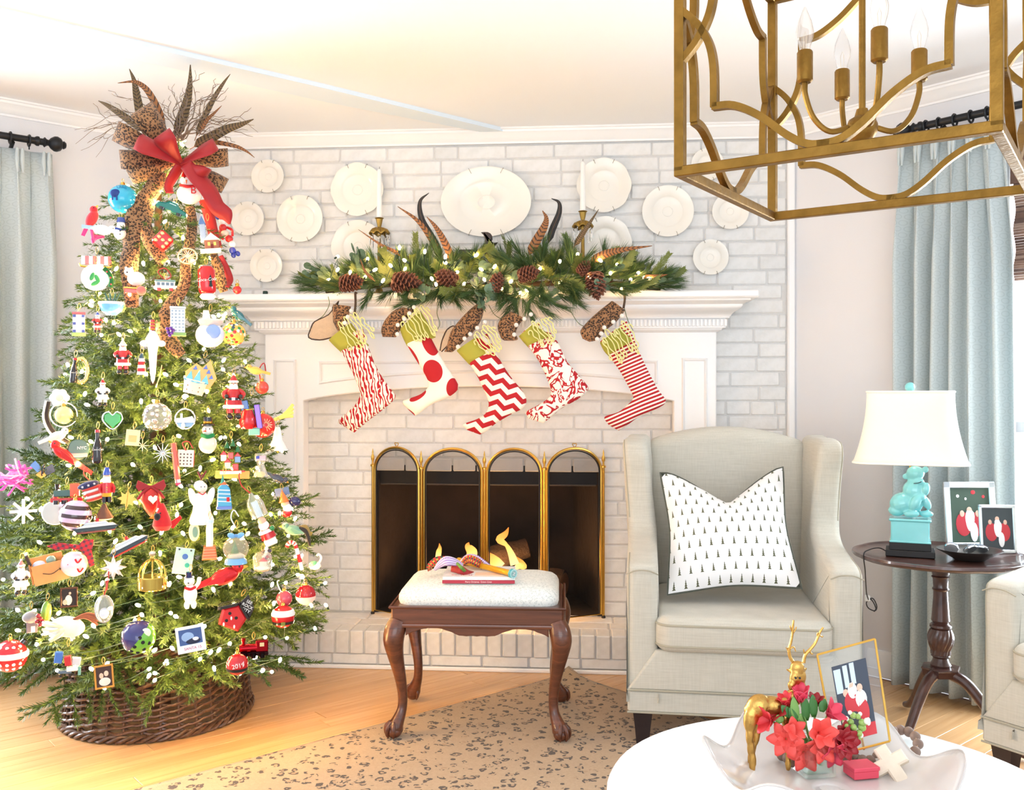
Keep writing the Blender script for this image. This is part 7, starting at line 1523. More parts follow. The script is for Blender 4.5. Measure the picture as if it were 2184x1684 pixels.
o = Orn(592, 936, 'bell_ornament', 'white porcelain bell at the right edge beside the pilaster', hook=30); o.L('bell', cm(WHT), 0, 0, [(0, -26), (5, -26), (8, -16), (11, 2), (20, 18), (24, 24), (20, 24), (0, 14)], n=24); o.E('clapper', cm(GOLD, 'x'), 0, 26, 3.5, 3.5, n=10)
o = Orn(443, 925, 'snowman_ornament', 'round snow globe man in a black top hat with a green scarf', hook=44, off=.065); o.E('globe', cm((240, 224, 206)), 0, 22, 19, 20, 18); o.E('head', cm((250, 244, 236)), 0, -8, 12, 12, 11); o.L('hat', cm(BLK), 0, -18, [(0, -18), (9, -18), (9, -4), (14, -3), (14, 0), (0, 0)], n=20); o.L('hat_band', cm((206, 150, 50), 'x'), 0, -18, [(9, -9), (9.8, -8), (9.8, -5), (9, -4)]); o.T('scarf', cm((20, 130, 70), 'm'), [(-12, 2, 6), (0, 6, 13), (12, 2, 6)], 4.4); o.L('nose', cm((226, 80, 40), 'm'), -3, -7, [(2.2, 0), (.2, 9)], rot=80, dz=10, n=8); [o.E('eye', cm(BLK), x, -11, 1.3, 1.3, 1.2, 10.5) for x in (-4, 4)]
def bottle(px, py, label, h=60, tilt=0, script=True):
    o = Orn(px, py, 'bottle_ornament', label, hook=h * .5 + 2, tilt=tilt, off=.065); u = h / 60; o.L('bottle', cm((30, 22, 22)), 0, 0, [(0, -26 * u), (3.6 * u, -26 * u), (3.8 * u, -14 * u), (7 * u, -4 * u), (9 * u, 4 * u), (8 * u, 14 * u), (9.4 * u, 24 * u), (8 * u, 30 * u), (0, 30 * u)], n=20); o.L('bottle_cap', cm(REDc), 0, 0, [(0, -31 * u), (4.4 * u, -31 * u), (4.8 * u, -26 * u), (0, -26 * u)], n=14)
    if script: o.X('lettering', cm(WHT, 'm'), 'Coca-Cola', 0, 5 * u, 4.6 * u, 0, 9.2 * u, .3)
    return o
bottle(208, 952, 'dark cola bottle ornament with white script at the left of the tree', 70)
bottle(158, 790, 'dark cola bottle ornament in front of a gold ring near the left edge', 52, 4); o = Orn(172, 790, 'arch_ornament', 'gold ring ornament behind the upper cola bottle', off=.03); o.T('ring', cm((236, 206, 130), 'x'), [(14 * cos(a), 26 * sin(a)) for a in [2 * pi * i / 12 for i in range(12)]], 4, closed=True, n=8)
# --- middle tree
o = Orn(142, 972, 'cardinal_ornament', 'long red glittered bird swooping down at the left edge', tilt=38, off=.06); o.E('body', cm((214, 44, 48), 't'), -8, 0, 26, 11, 11); o.E('head', cm((214, 44, 48), 't'), -32, -6, 10, 10, 9); o.P('tail', cm((214, 44, 48), 'f'), [(10, -6), (62, -4), (64, 4), (10, 8)], 4); o.L('beak', cm((240, 180, 70), 'm'), -40, -5, [(3.4, 0), (.3, 8)], rot=90, n=8); o.E('eye', cm(BLK), -35, -8, 1.6, 1.6, 1.6, 8.6, n=8); o.P('wing', cm((190, 36, 42), 'f'), [(-18, -4), (14, -2), (24, 6), (-6, 8)], 3, 11)
o = Orn(168, 958, 'dome_ornament', 'flat dark green and pink disc with pale lettering near the left edge', hook=16); o.L('disc', cm((60, 88, 70)), 0, 0, [(0, 2), (20, 2), (22, 0), (20, -2), (0, -2)], n=26).data.transform(Matrix.Rotation(pi / 2, 4, 'X')); o.B('strip', cm((226, 170, 170), 'm'), 0, 12, 34, 8, 5); o.X('lettering', cm(WHT, 'm'), 'NYC', 6, -3, 9, 0, 3)
o = Orn(283, 933, 'tag_ornament', 'small cream square tag ornament left of the silver starburst', hook=18, tilt=6); o.B('tag', cm((240, 226, 180), 'm'), 0, 0, 28, 34, 4); o.B('print', cm((206, 190, 130), 'm'), 0, 2, 16, 14, 1, 2.3)
def starburst(px, py, r, mat, label, n=12, off=.06, name='star_ornament'):
    o = Orn(px, py, name, label, off=off, hook=r); [o.L('ray', mat, 0, 0, [(.2, -r), (1.4, -2), (.2, 2)], rot=360 * i / n, n=6) for i in range(n)]; o.E('core', mat, 0, 0, r * .16, r * .16, r * .16); return o
starburst(347, 966, 22, cm(SIL, 'x'), 'silver starburst ornament left of the long red pencil'); starburst(304, 950, 15, cm((222, 206, 150), 'x'), 'small gold starburst beside the cream square tag', 8)
o = Orn(375, 988, 'pencil_ornament', 'long reddish glitter pencil with a pink tip hanging beside the calendar', tilt=-6, hook=44); o.L('barrel', cm((196, 96, 84), 't'), 0, 0, [(0, -44), (6, -44), (6, 34), (0, 34)], n=6); o.L('ferrule', cm(SIL, 'x'), 0, 0, [(6.2, 34), (6.2, 41), (0, 41)], n=14); o.L('tip', cm((224, 60, 110)), 0, 0, [(5.4, 41), (5, 46), (0, 48)], n=12)
o = Orn(396, 977, 'calendar_ornament', 'little white calendar tile on a red ribbon', tilt=3, hook=17, ribbon=(M_REDV, [(-8, -32), (4, -36), (14, -22)])); o.B('tile', cm((242, 236, 222), 'm'), 0, 0, 32, 36, 4); [o.B('day', cm((90, 76, 70), 'm'), -10.5 + c * 7, -9 + r_ * 7, 3, 3, .6, 2.2, ch=0) for c in range(4) for r_ in range(4)]; o.T('edge', cm(REDc), [(16, -17), (16.5, 0), (16, 18)], 1.2)
o = Orn(492, 975, 'village_ornament', 'cluster of red roofed toy houses with green trees on the right of the tree', hook=40, off=.065); [o.L('tree', cm((30, 110, 60)), x, y, [(0, -14), (7, 2), (0, 2)], n=10) for x, y in ((-8, -22), (4, -26), (14, -14))]; [o.B('house', cm(c), x, y, 12, 14, 10, z) for x, y, c, z in ((-14, 0, (232, 226, 214), 4), (0, -4, (206, 60, 50), 6), (14, 4, (120, 160, 200), 4), (-6, 16, (240, 226, 190), 8), (10, 20, (196, 50, 46), 8))]; [o.P('house_roof', cm(REDc), [(x - 8, y - 6), (x, y - 15), (x + 8, y - 6)], 11, z) for x, y, z in ((-14, 0, 4), (14, 4, 4), (-6, 16, 8))]; o.B('base', cm(WHT, 'm'), 0, 32, 44, 6, 18)
o = Orn(496, 1012, 'plaque_ornament', 'flat gold topped wooden plaque beneath the cluster of toy houses', tilt=2); o.B('plaque', cm((214, 160, 90), 'm'), 0, 0, 70, 16, 5); o.B('edge', cm(REDc), 0, -8, 50, 3, 6)
o = Orn(556, 992, 'jar_ornament', 'clear waisted jar ornament with a small flag on the right of the tree', hook=30, off=.065); o.L('jar', cm((232, 240, 244), 'c'), 0, 0, [(0, -26), (12, -26), (13, -14), (7, -2), (12, 12), (16, 24), (0, 26)], n=22); o.B('flag', cm((226, 180, 200), 'm'), 0, -16, 20, 10, 2, 12); o.B('flag_corner', cm((60, 80, 180), 'm'), -6, -18, 7, 6, 2, 12.6); o.E('sand', cm((226, 206, 140), 'm'), 0, 18, 11, 6, 9, 4)
o = Orn(197, 1046, 'flag_ornament', 'puffy stars and stripes heart at the left of the nutcracker', hook=24, tilt=-16, off=.065, ribbon=(cm((214, 80, 50), 'f'), [(-6, -40), (2, -52), (8, -40)]))
for i in range(5): o.E('stripe', cm((214, 70, 60) if i % 2 == 0 else WHT, 'f'), 2, -6 + i * 6, 25 - abs(i - 1.5) * 2, 4.2, 9)
o.E('blue_field', cm((36, 44, 90), 'f'), -4, -14, 22, 8, 10); [o.P('star', cm(WHT, 'm'), [(x + (3.2 if j % 2 == 0 else 1.4) * sin(pi * j / 5), -14 - (3.2 if j % 2 == 0 else 1.4) * cos(pi * j / 5)) for j in range(10)], 1, 10) for x in (-16, -4, 8)]
o = Orn(228, 1038, 'nutcracker_ornament', 'nutcracker soldier with a white beard and blue hat', hook=40, off=.075); o.L('coat', cm(REDc), 0, 0, [(0, -10), (10, -10), (12, 12), (0, 12)]); o.E('head', cm(SKN, 'm'), 0, -20, 8, 9, 8); o.E('beard', cm(WHT, 'm'), 0, -12, 8, 12, 5, 5); o.L('hat', cm((50, 80, 180)), 0, 0, [(0, -42), (4, -42), (8, -30), (8, -26), (0, -26)]); [o.T('arm', cm(REDc), [(s * 9, -8), (s * 14, 2, 3), (s * 12, 12, 5)], 3.4) for s in (-1, 1)]; [o.E('epaulette', cm(GOLD, 'x'), s * 10, -9, 4, 2.6, 4) for s in (-1, 1)]; o.L('trousers', cm((226, 170, 50)), 0, 0, [(0, 12), (11, 12), (10, 20), (0, 20)]); [o.L('boot', cm(BLK), s * 5, 0, [(0, 20), (5, 20), (5, 32), (0, 34)], n=12) for s in (-1, 1)]; [o.E('button', cm(GOLD, 'x'), 0, y, 1.4, 1.4, 1, 12) for y in (0, 6)]
o = Orn(271, 1062, 'leaf_ornament', 'gold maple leaf hanging right of the nutcracker', tilt=8, hook=20); o.P('leaf', cm((222, 186, 96), 'x'), [(0, -18), (5, -8), (16, -12), (12, -3), (22, 2), (12, 6), (14, 14), (5, 12), (1, 26), (-3, 12), (-12, 14), (-10, 6), (-20, 2), (-11, -3), (-14, -12), (-5, -8)], 2); o.T('vein', cm(GOLD, 'x'), [(0, -20, 1), (1, 20, 1)], .8)
o = Orn(322, 1062, 'teardrop_ornament', 'red glittery teardrop with a silver heart and a red bow', hook=32, off=.075); o.L('drop', cm((196, 56, 50), 't'), 0, 0, [(0, -26), (8, -24), (18, -12), (21, 2), (15, 20), (6, 34), (0, 40)], n=22); o.P('heart', cm((226, 214, 190), 'x'), [(4, 10), (-6, 0), (-5, -6), (0, -8), (4, -4), (8, -8), (13, -6), (14, 0)], 2, 21); [o.P('bow_loop', M_REDV, [(0, -26), (s * 26, -40), (s * 30, -26), (s * 24, -16)], 4, 8) for s in (-1, 1)]; [o.T('bow_tail', M_REDV, [(0, -26, 8), (s * 16, -14, 12), (s * 26, 0, 12)], 3) for s in (-1, 1)]
o = Orn(346, 1106, 'cardinal_ornament', 'red felt cardinal with a black face at the centre of the tree', off=.09); o.L('body', cm((206, 30, 34), 'f'), 0, 0, [(0, -34), (4, -32), (10, -18), (17, 0), (20, 14), (14, 24), (0, 27)], n=20); o.P('tail', cm((206, 30, 34), 'f'), [(8, 12), (36, -6), (40, 0), (22, 22)], 5); o.L('crest', cm((206, 30, 34), 'f'), -6, -30, [(0, -18), (4, -4), (7, 6), (0, 6)], rot=-12); o.E('mask', cm(BLK, 'f'), -10, -6, 7, 8, 7, 12); o.L('beak', cm((240, 130, 40), 'm'), -16, -6, [(4, 0), (.3, 10)], rot=80, dz=12, n=10); o.E('eye', cm(BLK), -4, -14, 1.8, 1.8, 1.6, 14, n=8)
ms = NT('purple_white_bands'); s_ = ms.sep(ms.coord('Object', (1, 1, 1), (0, radians(-8), 0))); ms.col(ms.mix(ms.m('LESS_THAN', ms.m('FRACT', ms.m('ADD', ms.m('MULTIPLY', s_[2], 38.0), .2)), .45), lin((206, 188, 220)), lin((62, 40, 46)))); ms.set('Roughness', .15); ms.set('Coat Weight', .5)
ball(161, 1099, 33, ms.mat, 'large ball with dark and lilac bands at the lower left', off=.085)
o = Orn(118, 1093, 'disc_ornament', 'round grey mirror disc with a pale rim behind the banded ball', hook=26); o.L('disc', cm((190, 186, 180), 'x'), 0, 0, [(0, 2), (24, 2), (24, -2), (0, -2)], n=30).data.transform(Matrix.Rotation(pi / 2, 4, 'X')); o.T('rim', cm((226, 222, 214), 'x'), [(25 * cos(a), 25 * sin(a)) for a in [2 * pi * i / 14 for i in range(14)]], 1.8, closed=True); o.T('ribbon', M_PINKV, [(0, -26, 2), (-3, -36, 2), (3, -40, 2), (2, -28, 2)], 2.4)
def ship(px, py, label, tilt, stripe):
    o = Orn(px, py, 'ship_ornament', label, tilt=tilt, hook=10, off=.075); o.P('hull', cm((36, 52, 60)), [(-46, 2), (46, 2), (38, 10), (-38, 10)], 12); o.P('waterline', cm(stripe), [(-40, 9), (40, 9), (36, 13), (-36, 13)], 11); o.P('deck', cm((226, 232, 236)), [(-38, 2), (-32, -4), (34, -4), (42, 2)], 11); o.P('upper_deck', cm((210, 220, 226)), [(-26, -4), (-22, -9), (20, -9), (26, -4)], 9); o.L('funnel', cm(REDc), 4, -9, [(0, -7), (3.4, -7), (3.4, 0), (0, 0)], n=12); return o
ship(204, 1121, 'grey and white cruise ship below the banded ball', -4, (120, 60, 60)); ship(272, 1160, 'red hulled cruise ship tilted upward to the right', -26, (214, 50, 40))
o = Orn(222, 1092, 'broom_ornament', 'small brown feather skirted bell below the nutcracker', hook=20); o.L('skirt', cm((112, 76, 60), 'm'), 0, 0, [(0, -20), (3, -18), (8, -6), (18, 12), (0, 12)], n=20, mod=lambda a, z: 1 + .08 * cos(11 * a)); o.L('handle', cm((70, 120, 70)), 0, 0, [(0, -34), (2, -34), (2, -18), (0, -18)], n=10); o.E('fringe', cm((226, 210, 180), 'm'), 0, 13, 17, 4, 15)
o = Orn(142, 1055, 'train_ornament', 'red toy train engine behind the grey mirror disc', hook=22, off=.06); o.B('boiler', cm((60, 96, 90)), -8, -4, 34, 14, 13); o.B('cab', cm((224, 90, 50)), 16, -10, 20, 28, 16); o.B('chassis', cm(REDc), 0, 10, 62, 8, 16); [o.L('wheel', cm(BLK), x, 0, [(0, -4), (6, -4), (6, 4), (0, 4)], dz=9).data.transform(Matrix.Translation((0, 0, -14 * o.k))) for x in (-20, -4, 14)]; o.L('chimney', cm((40, 40, 44)), -18, -10, [(0, -14), (5, -14), (3, -2), (0, 0)], n=12)
o = Orn(430, 1075, 'angel_ornament', 'tall white porcelain figure in a flowing robe at the right centre', hook=52, off=.08, ribbon=(cm((120, 30, 44), 'f'), [(-8, -70), (0, -60), (10, -72), (1, -56)])); o.L('robe', cm(WHT), 0, 0, [(0, -26), (9, -24), (14, -10), (18, 16), (24, 34), (22, 42), (0, 42)], n=22, mod=lambda a, z: 1 + .06 * cos(8 * a)); o.E('head', cm((246, 234, 222)), 2, -36, 10, 11, 10); o.E('hair', cm((250, 246, 236)), -4, -40, 12, 11, 9, -2); [o.E('wing', cm(WHT), s * 17, -14, 8, 22, 4, -4, s * 18) for s in (-1, 1)]; o.T('necklace', cm(REDc), [(-6, -26, 7), (2, -22, 11), (8, -26, 7)], 1.2); [o.E('eye', cm(BLK), x, -38, 1.2, 1.2, 1, 9.4, n=8) for x in (-1, 6)]
o = Orn(447, 1150, 'column_ornament', 'white column monument on an orange brick base', hook=44, off=.07); o.L('shaft', cm((226, 236, 232)), 0, 0, [(0, -36), (7, -36), (7.5, 14), (0, 14)], n=16); o.L('capital', cm((206, 226, 232)), 0, 0, [(0, -44), (9, -42), (9, -36), (0, -36)], n=16); o.P('pedestal', cm((222, 120, 70)), [(-12, 14), (12, 14), (16, 42), (-16, 42)], 24); [o.B('brick_line', cm((240, 190, 150), 'm'), 0, 20 + i * 6, 24 + i * 2, 1, .6, 12.4, ch=0) for i in range(4)]
o = Orn(414, 1134, 'oval_ornament', 'pale oval medallion left of the column monument', hook=16); o.E('medallion', cm((236, 226, 196)), 0, 0, 11, 20, 4); o.E('painted_scene', cm((120, 160, 150), 'm'), 2, 0, 6, 12, 1.5, 3.6)
o = Orn(478, 1050, 'building_ornament', 'turquoise tower building with an orange roof and blue base', hook=40, off=.07); o.P('tower', cm((70, 160, 206)), [(-15, 30), (-13, -10), (-6, -18), (6, -18), (12, -8), (16, 30)], 16); [o.B('stripe', cm((220, 236, 244), 'm'), 0, -6 + 8 * i, 24 + i * 1.4, 2.2, .8, 8.3, 4, ch=0) for i in range(4)]; o.P('roof', cm((226, 110, 50)), [(-10, -16), (0, -24), (10, -14)], 14); o.L('spire', cm((50, 140, 130)), -3, -20, [(0, -20), (5, 0), (0, 0)], n=12); o.B('base', cm((90, 120, 200)), 0, 32, 32, 7, 18); o.B('sign', cm(REDc, 'm'), 8, 14, 6, 9, 1, 8.6)
o = Orn(558, 1108, 'glass_bottle_ornament', 'clear glass bottle with a figure in a red coat inside it, right of the tree', tilt=-22, hook=62, off=.085, ribbon=(M_REDV, [(-10, -84), (-8, -104), (-4, -110)])); o.L('glass', cm((226, 236, 236), 'c'), 0, -22, [(0, -40), (4, -40), (5, -34), (14, -26), (18, -14), (18, 14), (0, 14)], n=22); o.B('paper', cm((206, 222, 240), 'm'), 0, -26, 15, 36, 2, 8); o.L('coat', cm(REDc), 0, 20, [(0, -12), (10, -10), (14, 6), (16, 22), (0, 22)]); o.E('head', cm(SKN, 'm'), 0, 2, 9, 9, 9, 8); o.E('beard', cm(WHT, 'm'), 0, 12, 11, 11, 8, 9); o.L('trim', cm(WHT, 'm'), 0, 20, [(13, 2), (17, 4), (17, 9), (13, 9)]); o.B('white_base', cm(WHT), 0, 50, 26, 16, 22); o.E('parcel', cm((40, 130, 70)), 13, 24, 6, 6, 6, 10)
o = Orn(503, 1165, 'snow_globe_ornament', 'clear snow globe with a blue bow and a blue base', hook=40, off=.085, ribbon=(cm((226, 234, 246), 'f'), [(-10, -62), (-4, -78), (6, -64)])); o.E('globe', cm((236, 232, 216), 'c'), 0, 4, 27, 26, 25, n=22); o.L('base', cm((120, 180, 226)), 0, 0, [(18, 24), (22, 28), (24, 36), (0, 37)], n=24); o.E('snow', cm(WHT, 'm'), 0, 20, 17, 8, 16); o.L('fir', cm((60, 120, 70)), -2, 6, [(0, -16), (9, 8), (0, 8)], n=10); [o.E('bow_loop', cm((120, 180, 230), 'f'), x, -24, 9, 6, 5, 6, r_) for x, r_ in ((-9, 25), (9, -25))]; o.E('bow_knot', cm((90, 150, 210), 'f'), 0, -24, 4, 4, 4, 9)
o = Orn(391, 1196, 'ticket_ornament', 'tilted mint green ticket with blue print in the lower middle', tilt=10, hook=28); o.B('card', cm((190, 226, 212), 'm'), 0, 0, 38, 56, 3); o.E('seal', cm((80, 120, 190), 'm'), 2, -10, 6, 6, .8, 2); o.E('seal', cm((60, 170, 150), 'm'), 9, 8, 5, 5, .8, 2); [o.E('hole', cm((60, 60, 64), 'm'), x, -24, 2, 2, .8, 1.6) for x in (-12, 12)]
o = Orn(325, 1222, 'crown_ornament', 'openwork gold crown with coloured jewels at the lower middle', hook=44, off=.075); cg = cm((200, 176, 90), 'x'); o.L('band', cg, 0, 20, [(28, -14), (30, -12), (30, 12), (28, 14), (27, 12), (27, -12)], n=28); [o.T('arch', cg, [(27 * cos(a), 8, -27 * sin(a)), (24 * cos(a), -10, -24 * sin(a)), (12 * cos(a), -26, -12 * sin(a)), (0, -28)], 2) for a in [2 * pi * i / 8 for i in range(8)]]; o.E('orb', cg, 0, -33, 5, 5); o.E('cross_jewel', cm((226, 214, 190), 'x'), 0, -42, 7, 6, 3); [o.E('jewel', cm(c), x, 26, 3.2, 3.2, 2, 28 - abs(x) * .35) for x, c in ((-18, WHT), (-6, (30, 120, 110)), (8, (190, 40, 50)), (19, WHT))]
# --- lower tree
o = Orn(98, 1208, 'box_ornament', 'open cardboard delivery box with a curved arrow printed on it, lower left', tilt=-11, off=.075); cb = cm((214, 152, 92), 'm'); o.B('front', cb, 6, 12, 66, 42, 3, 16); o.B('back', cb, 2, 2, 66, 50, 3, -14); [o.B('side', cm((190, 130, 80), 'm'), x, 8, 3, 44, 30, 0) for x in (-30, 38)]; o.T('printed_arrow', cm((60, 44, 40), 'm'), [(-8, 10, 18), (8, 15, 18), (24, 9, 18)], .8); o.P('arrow_head', cm((60, 44, 40), 'm'), [(24, 6), (28, 8), (25, 13)], 1, 17.6); o.E('contents', cm((206, 212, 230)), -12, -8, 13, 9, 8, 6); o.E('contents', cm((130, 160, 146)), 12, -12, 10, 9, 8, 2); o.B('flap', cm((60, 48, 44), 'm'), -30, -22, 6, 24, 18, 4, -10)
o = ball(158, 1202, 27, cm((226, 214, 226), 'g'), 'white and red painted ball under the tartan bow, lower left'); [o.T('painted_swirl', cm(REDc, 'm'), [(x, y, 26 - .3 * abs(x)), (x + 5, y + 8, 26 - .3 * abs(x)), (x + 12, y, 24 - .2 * abs(x))], 1.8) for x, y in ((-12, -4), (2, -14), (6, 6))]
tb = Orn(158, 1166, 'tartan_bow', 'red tartan ribbon bow above the white and red ball', 'bow', off=.075); [tb.P('bow_loop', M_TART, p_, 4, 4) for p_ in ([(0, 2), (-36, 4), (-52, -6), (-30, -12), (0, -6)], [(0, 2), (20, -16), (38, -14), (36, 6), (12, 8)], [(10, 4), (34, 8), (40, 40), (30, 44), (24, 22)])]; tb.E('knot', M_TART, 2, -1, 6, 6, 6, 6)
o = Orn(242, 1210, 'star_ornament', 'chunky white and silver eight pointed star with a red tail, lower left', hook=26, off=.075); o.P('star', cm((232, 226, 218), 'x'), [((27 if i % 2 == 0 else 13) * sin(pi * i / 8), -(27 if i % 2 == 0 else 13) * cos(pi * i / 8)) for i in range(16)], 9); o.P('inner_star', cm(WHT), [((18 if i % 2 == 0 else 8) * sin(pi * i / 8 + .2), -(18 if i % 2 == 0 else 8) * cos(pi * i / 8 + .2)) for i in range(16)], 5, 6); o.T('tail', M_REDV, [(-14, 26, 3), (-13, 36, 3), (-14, 46, 3)], 2.4)
frame_orn(147, 1273, 34, 42, cm((120, 84, 70), 'x'), 'bronze photo frame with a bride in white, lower left', (34, 30, 34), [((236, 224, 206), -.02, .14, .2, .26), ((230, 190, 166), .06, -.2, .07, .07), ((222, 190, 160), -.22, .24, .14, .14)])
o = Orn(222, 1298, 'pendant_ornament', 'clear oval glass pendant on a red ribbon, lower left', hook=30, off=.07, ribbon=(M_REDV, [(4, -44), (8, -60), (9, -80)])); o.E('glass', cm((226, 230, 236), 'c'), 0, 0, 17, 28, 10); o.T('edge', cm(SIL, 'x'), [(18 * cos(a), 29 * sin(a)) for a in [2 * pi * i / 14 for i in range(14)]], 1.4, closed=True); o.E('stone', cm((214, 226, 240)), 0, 8, 10, 12, 6, 6)
o = Orn(145, 1334, 'feather_bird_ornament', 'fluffy white and cream feather bird with a rust tail, lower left', off=.085); rr = random.Random(4); o.E('body', cm((240, 238, 220), 'f'), 0, 2, 34, 22, 20, 0, 14)
for i in range(26): a = rr.uniform(2.2, 5.0); o.T('plume', cm(rr.choice([(244, 246, 244), (232, 240, 238), (240, 232, 190)]), 'f'), [(10 * cos(a), -8 * sin(a) * .6, rr.uniform(4, 18)), (30 * cos(a), -20 * sin(a), rr.uniform(6, 20)), (46 * cos(a) + rr.uniform(-6, 6), -32 * sin(a) + rr.uniform(-6, 8), rr.uniform(0, 12))], 2.6)
[o.T('tail_plume', cm((168, 92, 56), 'f'), [(10, -14, 8), (34, -24 + i * 3, 8), (58, -18 + i * 7, 4)], 2.4) for i in range(4)]
o = Orn(97, 1304, 'pickle_ornament', 'green and yellow glass pickle at the lower left', tilt=6, hook=24); o.E('pickle', cm((120, 160, 60)), 0, 0, 9, 23, 9); o.E('yellow_side', cm((226, 196, 70)), 6, 2, 6, 20, 7, 2); o = Orn(86, 1318, 'berry_ornament', 'dark red berry cluster just left of the glass pickle', off=.065); [o.E('berry', cm((150, 16, 34)), x, y, 5, 5, 5, z, n=10) for x, y, z in ((0, 0, 4), (-6, 6, 0), (5, 7, 3), (0, 12, 5), (-4, -6, 2))]
o = Orn(66, 1322, 'house_ornament', 'grey feathery topped house ornament at the lower left edge', hook=24); o.B('wall', cm((120, 110, 120), 'm'), 2, 14, 22, 24, 14); o.E('thatch', cm((150, 146, 150), 'f'), 0, -6, 17, 13, 13); o.B('door', cm((240, 236, 226), 'm'), 4, 18, 8, 13, 1, 7.6)
o = bird(480, 1228, 92, cm((206, 36, 44), 't'), 'red glittered bird with a long tail lying at the lower right', 1, cm((206, 36, 44), 't'), tilt=-6)
o = Orn(406, 1255, 'bear_ornament', 'white dancing bear with a red scarf and navy hat at the lower middle', hook=36, off=.075); o.E('body', cm(WHT), 0, 12, 14, 22, 12); o.E('head', cm(WHT), -2, -16, 11, 11, 10); [o.E('ear', cm(WHT), x, -24, 3.4, 3.4, 2.4) for x in (-9, 5)]; o.T('arm', cm(WHT), [(9, -2), (16, -12, 4), (19, -24, 6)], 4.4, n=10); o.T('scarf', cm(REDc, 'm'), [(-11, -4, 6), (0, -1, 11), (10, -4, 6)], 3); o.L('hat', cm((30, 40, 90)), -3, -26, [(0, -10), (6, -10), (6, 0), (9, 1), (0, 2)], n=14); o.E('nose', cm(BLK), -4, -14, 1.8, 1.4, 1.4, 10, n=8); [o.E('leg', cm(WHT), x, 34, 6, 9, 6) for x in (-7, 7)]
o = Orn(560, 1198, 'jar_ornament', 'small glass jar with a red roofed scene inside at the lower right', hook=22); o.L('jar', cm((232, 236, 234), 'c'), 0, 0, [(0, -20), (14, -20), (20, -12), (20, 14), (16, 18), (0, 18)], n=22); o.B('house', cm((226, 220, 208), 'm'), 2, 4, 18, 12, 10); o.P('house_roof', cm(REDc), [(-10, -2), (2, -11), (14, -2)], 11); o.E('snow', cm(WHT, 'm'), 0, 13, 17, 5, 14)
o = Orn(568, 1178, 'bead_cluster_ornament', 'dark and white beaded ball hanging under the glass bottle', hook=12); [o.E('bead', cm(c), x, y, 5, 5, 5, z, n=10) for x, y, z, c in ((0, 0, 7, WHT), (-7, -3, 3, (60, 50, 70)), (7, -4, 3, (60, 50, 70)), (-5, 7, 4, WHT), (6, 6, 4, (190, 60, 70)), (0, -9, 4, WHT), (0, 10, 2, (60, 50, 70)))]
o = Orn(497, 1308, 'birdhouse_ornament', 'red barn birdhouse with a black roof lettered SEE ROCK CITY', tilt=25, hook=40, off=.085); o.P('barn', cm((206, 36, 44)), [(-26, -6), (2, -26), (30, -6), (24, 28), (-20, 28)], 40); [o.P('roof', cm(BLK), p_, 46) for p_ in ([(0, -32), (36, -6), (34, 0), (0, -25)], [(4, -32), (-36, -4), (-34, 2), (4, -25)])]; o.P('roof_panel', cm((34, 32, 36)), [(2, -30), (34, -8), (34, -30), (10, -52)], 8, 16); [o.E('hole', cm(BLK, 'm'), x, y, 3.4, 3.4, 1, 20) for x, y in ((-8, -2), (8, 2), (-8, 14))]; [o.E('perch', cm(WHT), x, y, 2, 4, 1.6, 20.6, -25) for x, y in ((-1, 6), (-10, 23), (12, 20))]
[o.X('lettering', cm(WHT, 'm'), s_, 19, y, 9, 6, 20.6) for s_, y in (('SEE', -38), ('ROCK', -29), ('CITY', -20))]
o = ball(652, 1268, 21, cm((206, 30, 40)), 'ribbed red ball with a frosted pink lower half at the lower right edge'); [o.T('rib', cm((176, 20, 34)), [(21.4 * sin(a) * cos(b_), -21.4 * sin(b_), 21.4 * cos(a) * cos(b_)) for b_ in (1.3, .8, .3, 0)], .8) for a in [-1.2 + .24 * i for i in range(11)]]; o.L('frosted_half', cm((244, 214, 210), 'm'), 0, 0, [(21.6, 2), (20, 9), (14, 16.5), (6, 20.8), (0, 21.6)], n=24)
o = ball(606, 1276, 17, cm((204, 70, 90)), 'small plain rose red ball just above the red coat shaped ball', ribbon=(cm(WHT, 'f'), [(-14, -34), (-10, -40)]), hx=0)
o = ball(604, 1314, 24, cm((206, 22, 32)), 'shiny red ball with a white fur band and black belt at the lower right'); o.L('fur_band', cm((240, 238, 234), 'm'), 0, 0, [(18.5, -15), (22, -14), (25, -7), (24.6, -3), (22, -3)], n=26); o.L('belt', cm(BLK), 0, 0, [(23.6, 8), (24.4, 8), (22.6, 14), (21.6, 14)], n=26); o.B('buckle', cm((150, 160, 90), 'x'), 0, 11, 9, 8, 3, 23.5)
o = ball(506, 1416, 23, cm((196, 28, 38)), 'red ball dated 2019 with a black band hanging over the wicker collar', off=.11); o.X('date', cm(WHT, 'm'), '2019', 2, -2, 13, -8, 23.4); o.L('band', cm(BLK, 'm'), 0, 0, [(22.8, 6), (23.5, 6), (21.6, 12), (20.8, 12)], n=26)
o = frame_orn(407, 1362, 58, 56, cm((236, 244, 250), 'm'), 'white instant photo with a blue winter picture and red lettering', (70, 96, 150), [((150, 180, 220), -.1, -.1, .22, .18), ((36, 44, 70), .08, .08, .26, .12), ((220, 226, 236), .16, .02, .12, .08)], tilt=-7, off=.10, hook=0); o.B('caption_strip', cm((230, 242, 248), 'm'), 0, 19, 56, 16, 1.4, 2.2); o.X('caption', cm((200, 90, 130), 'm'), 'SANTA 15', 2, 19, 8, 0, 3.4)
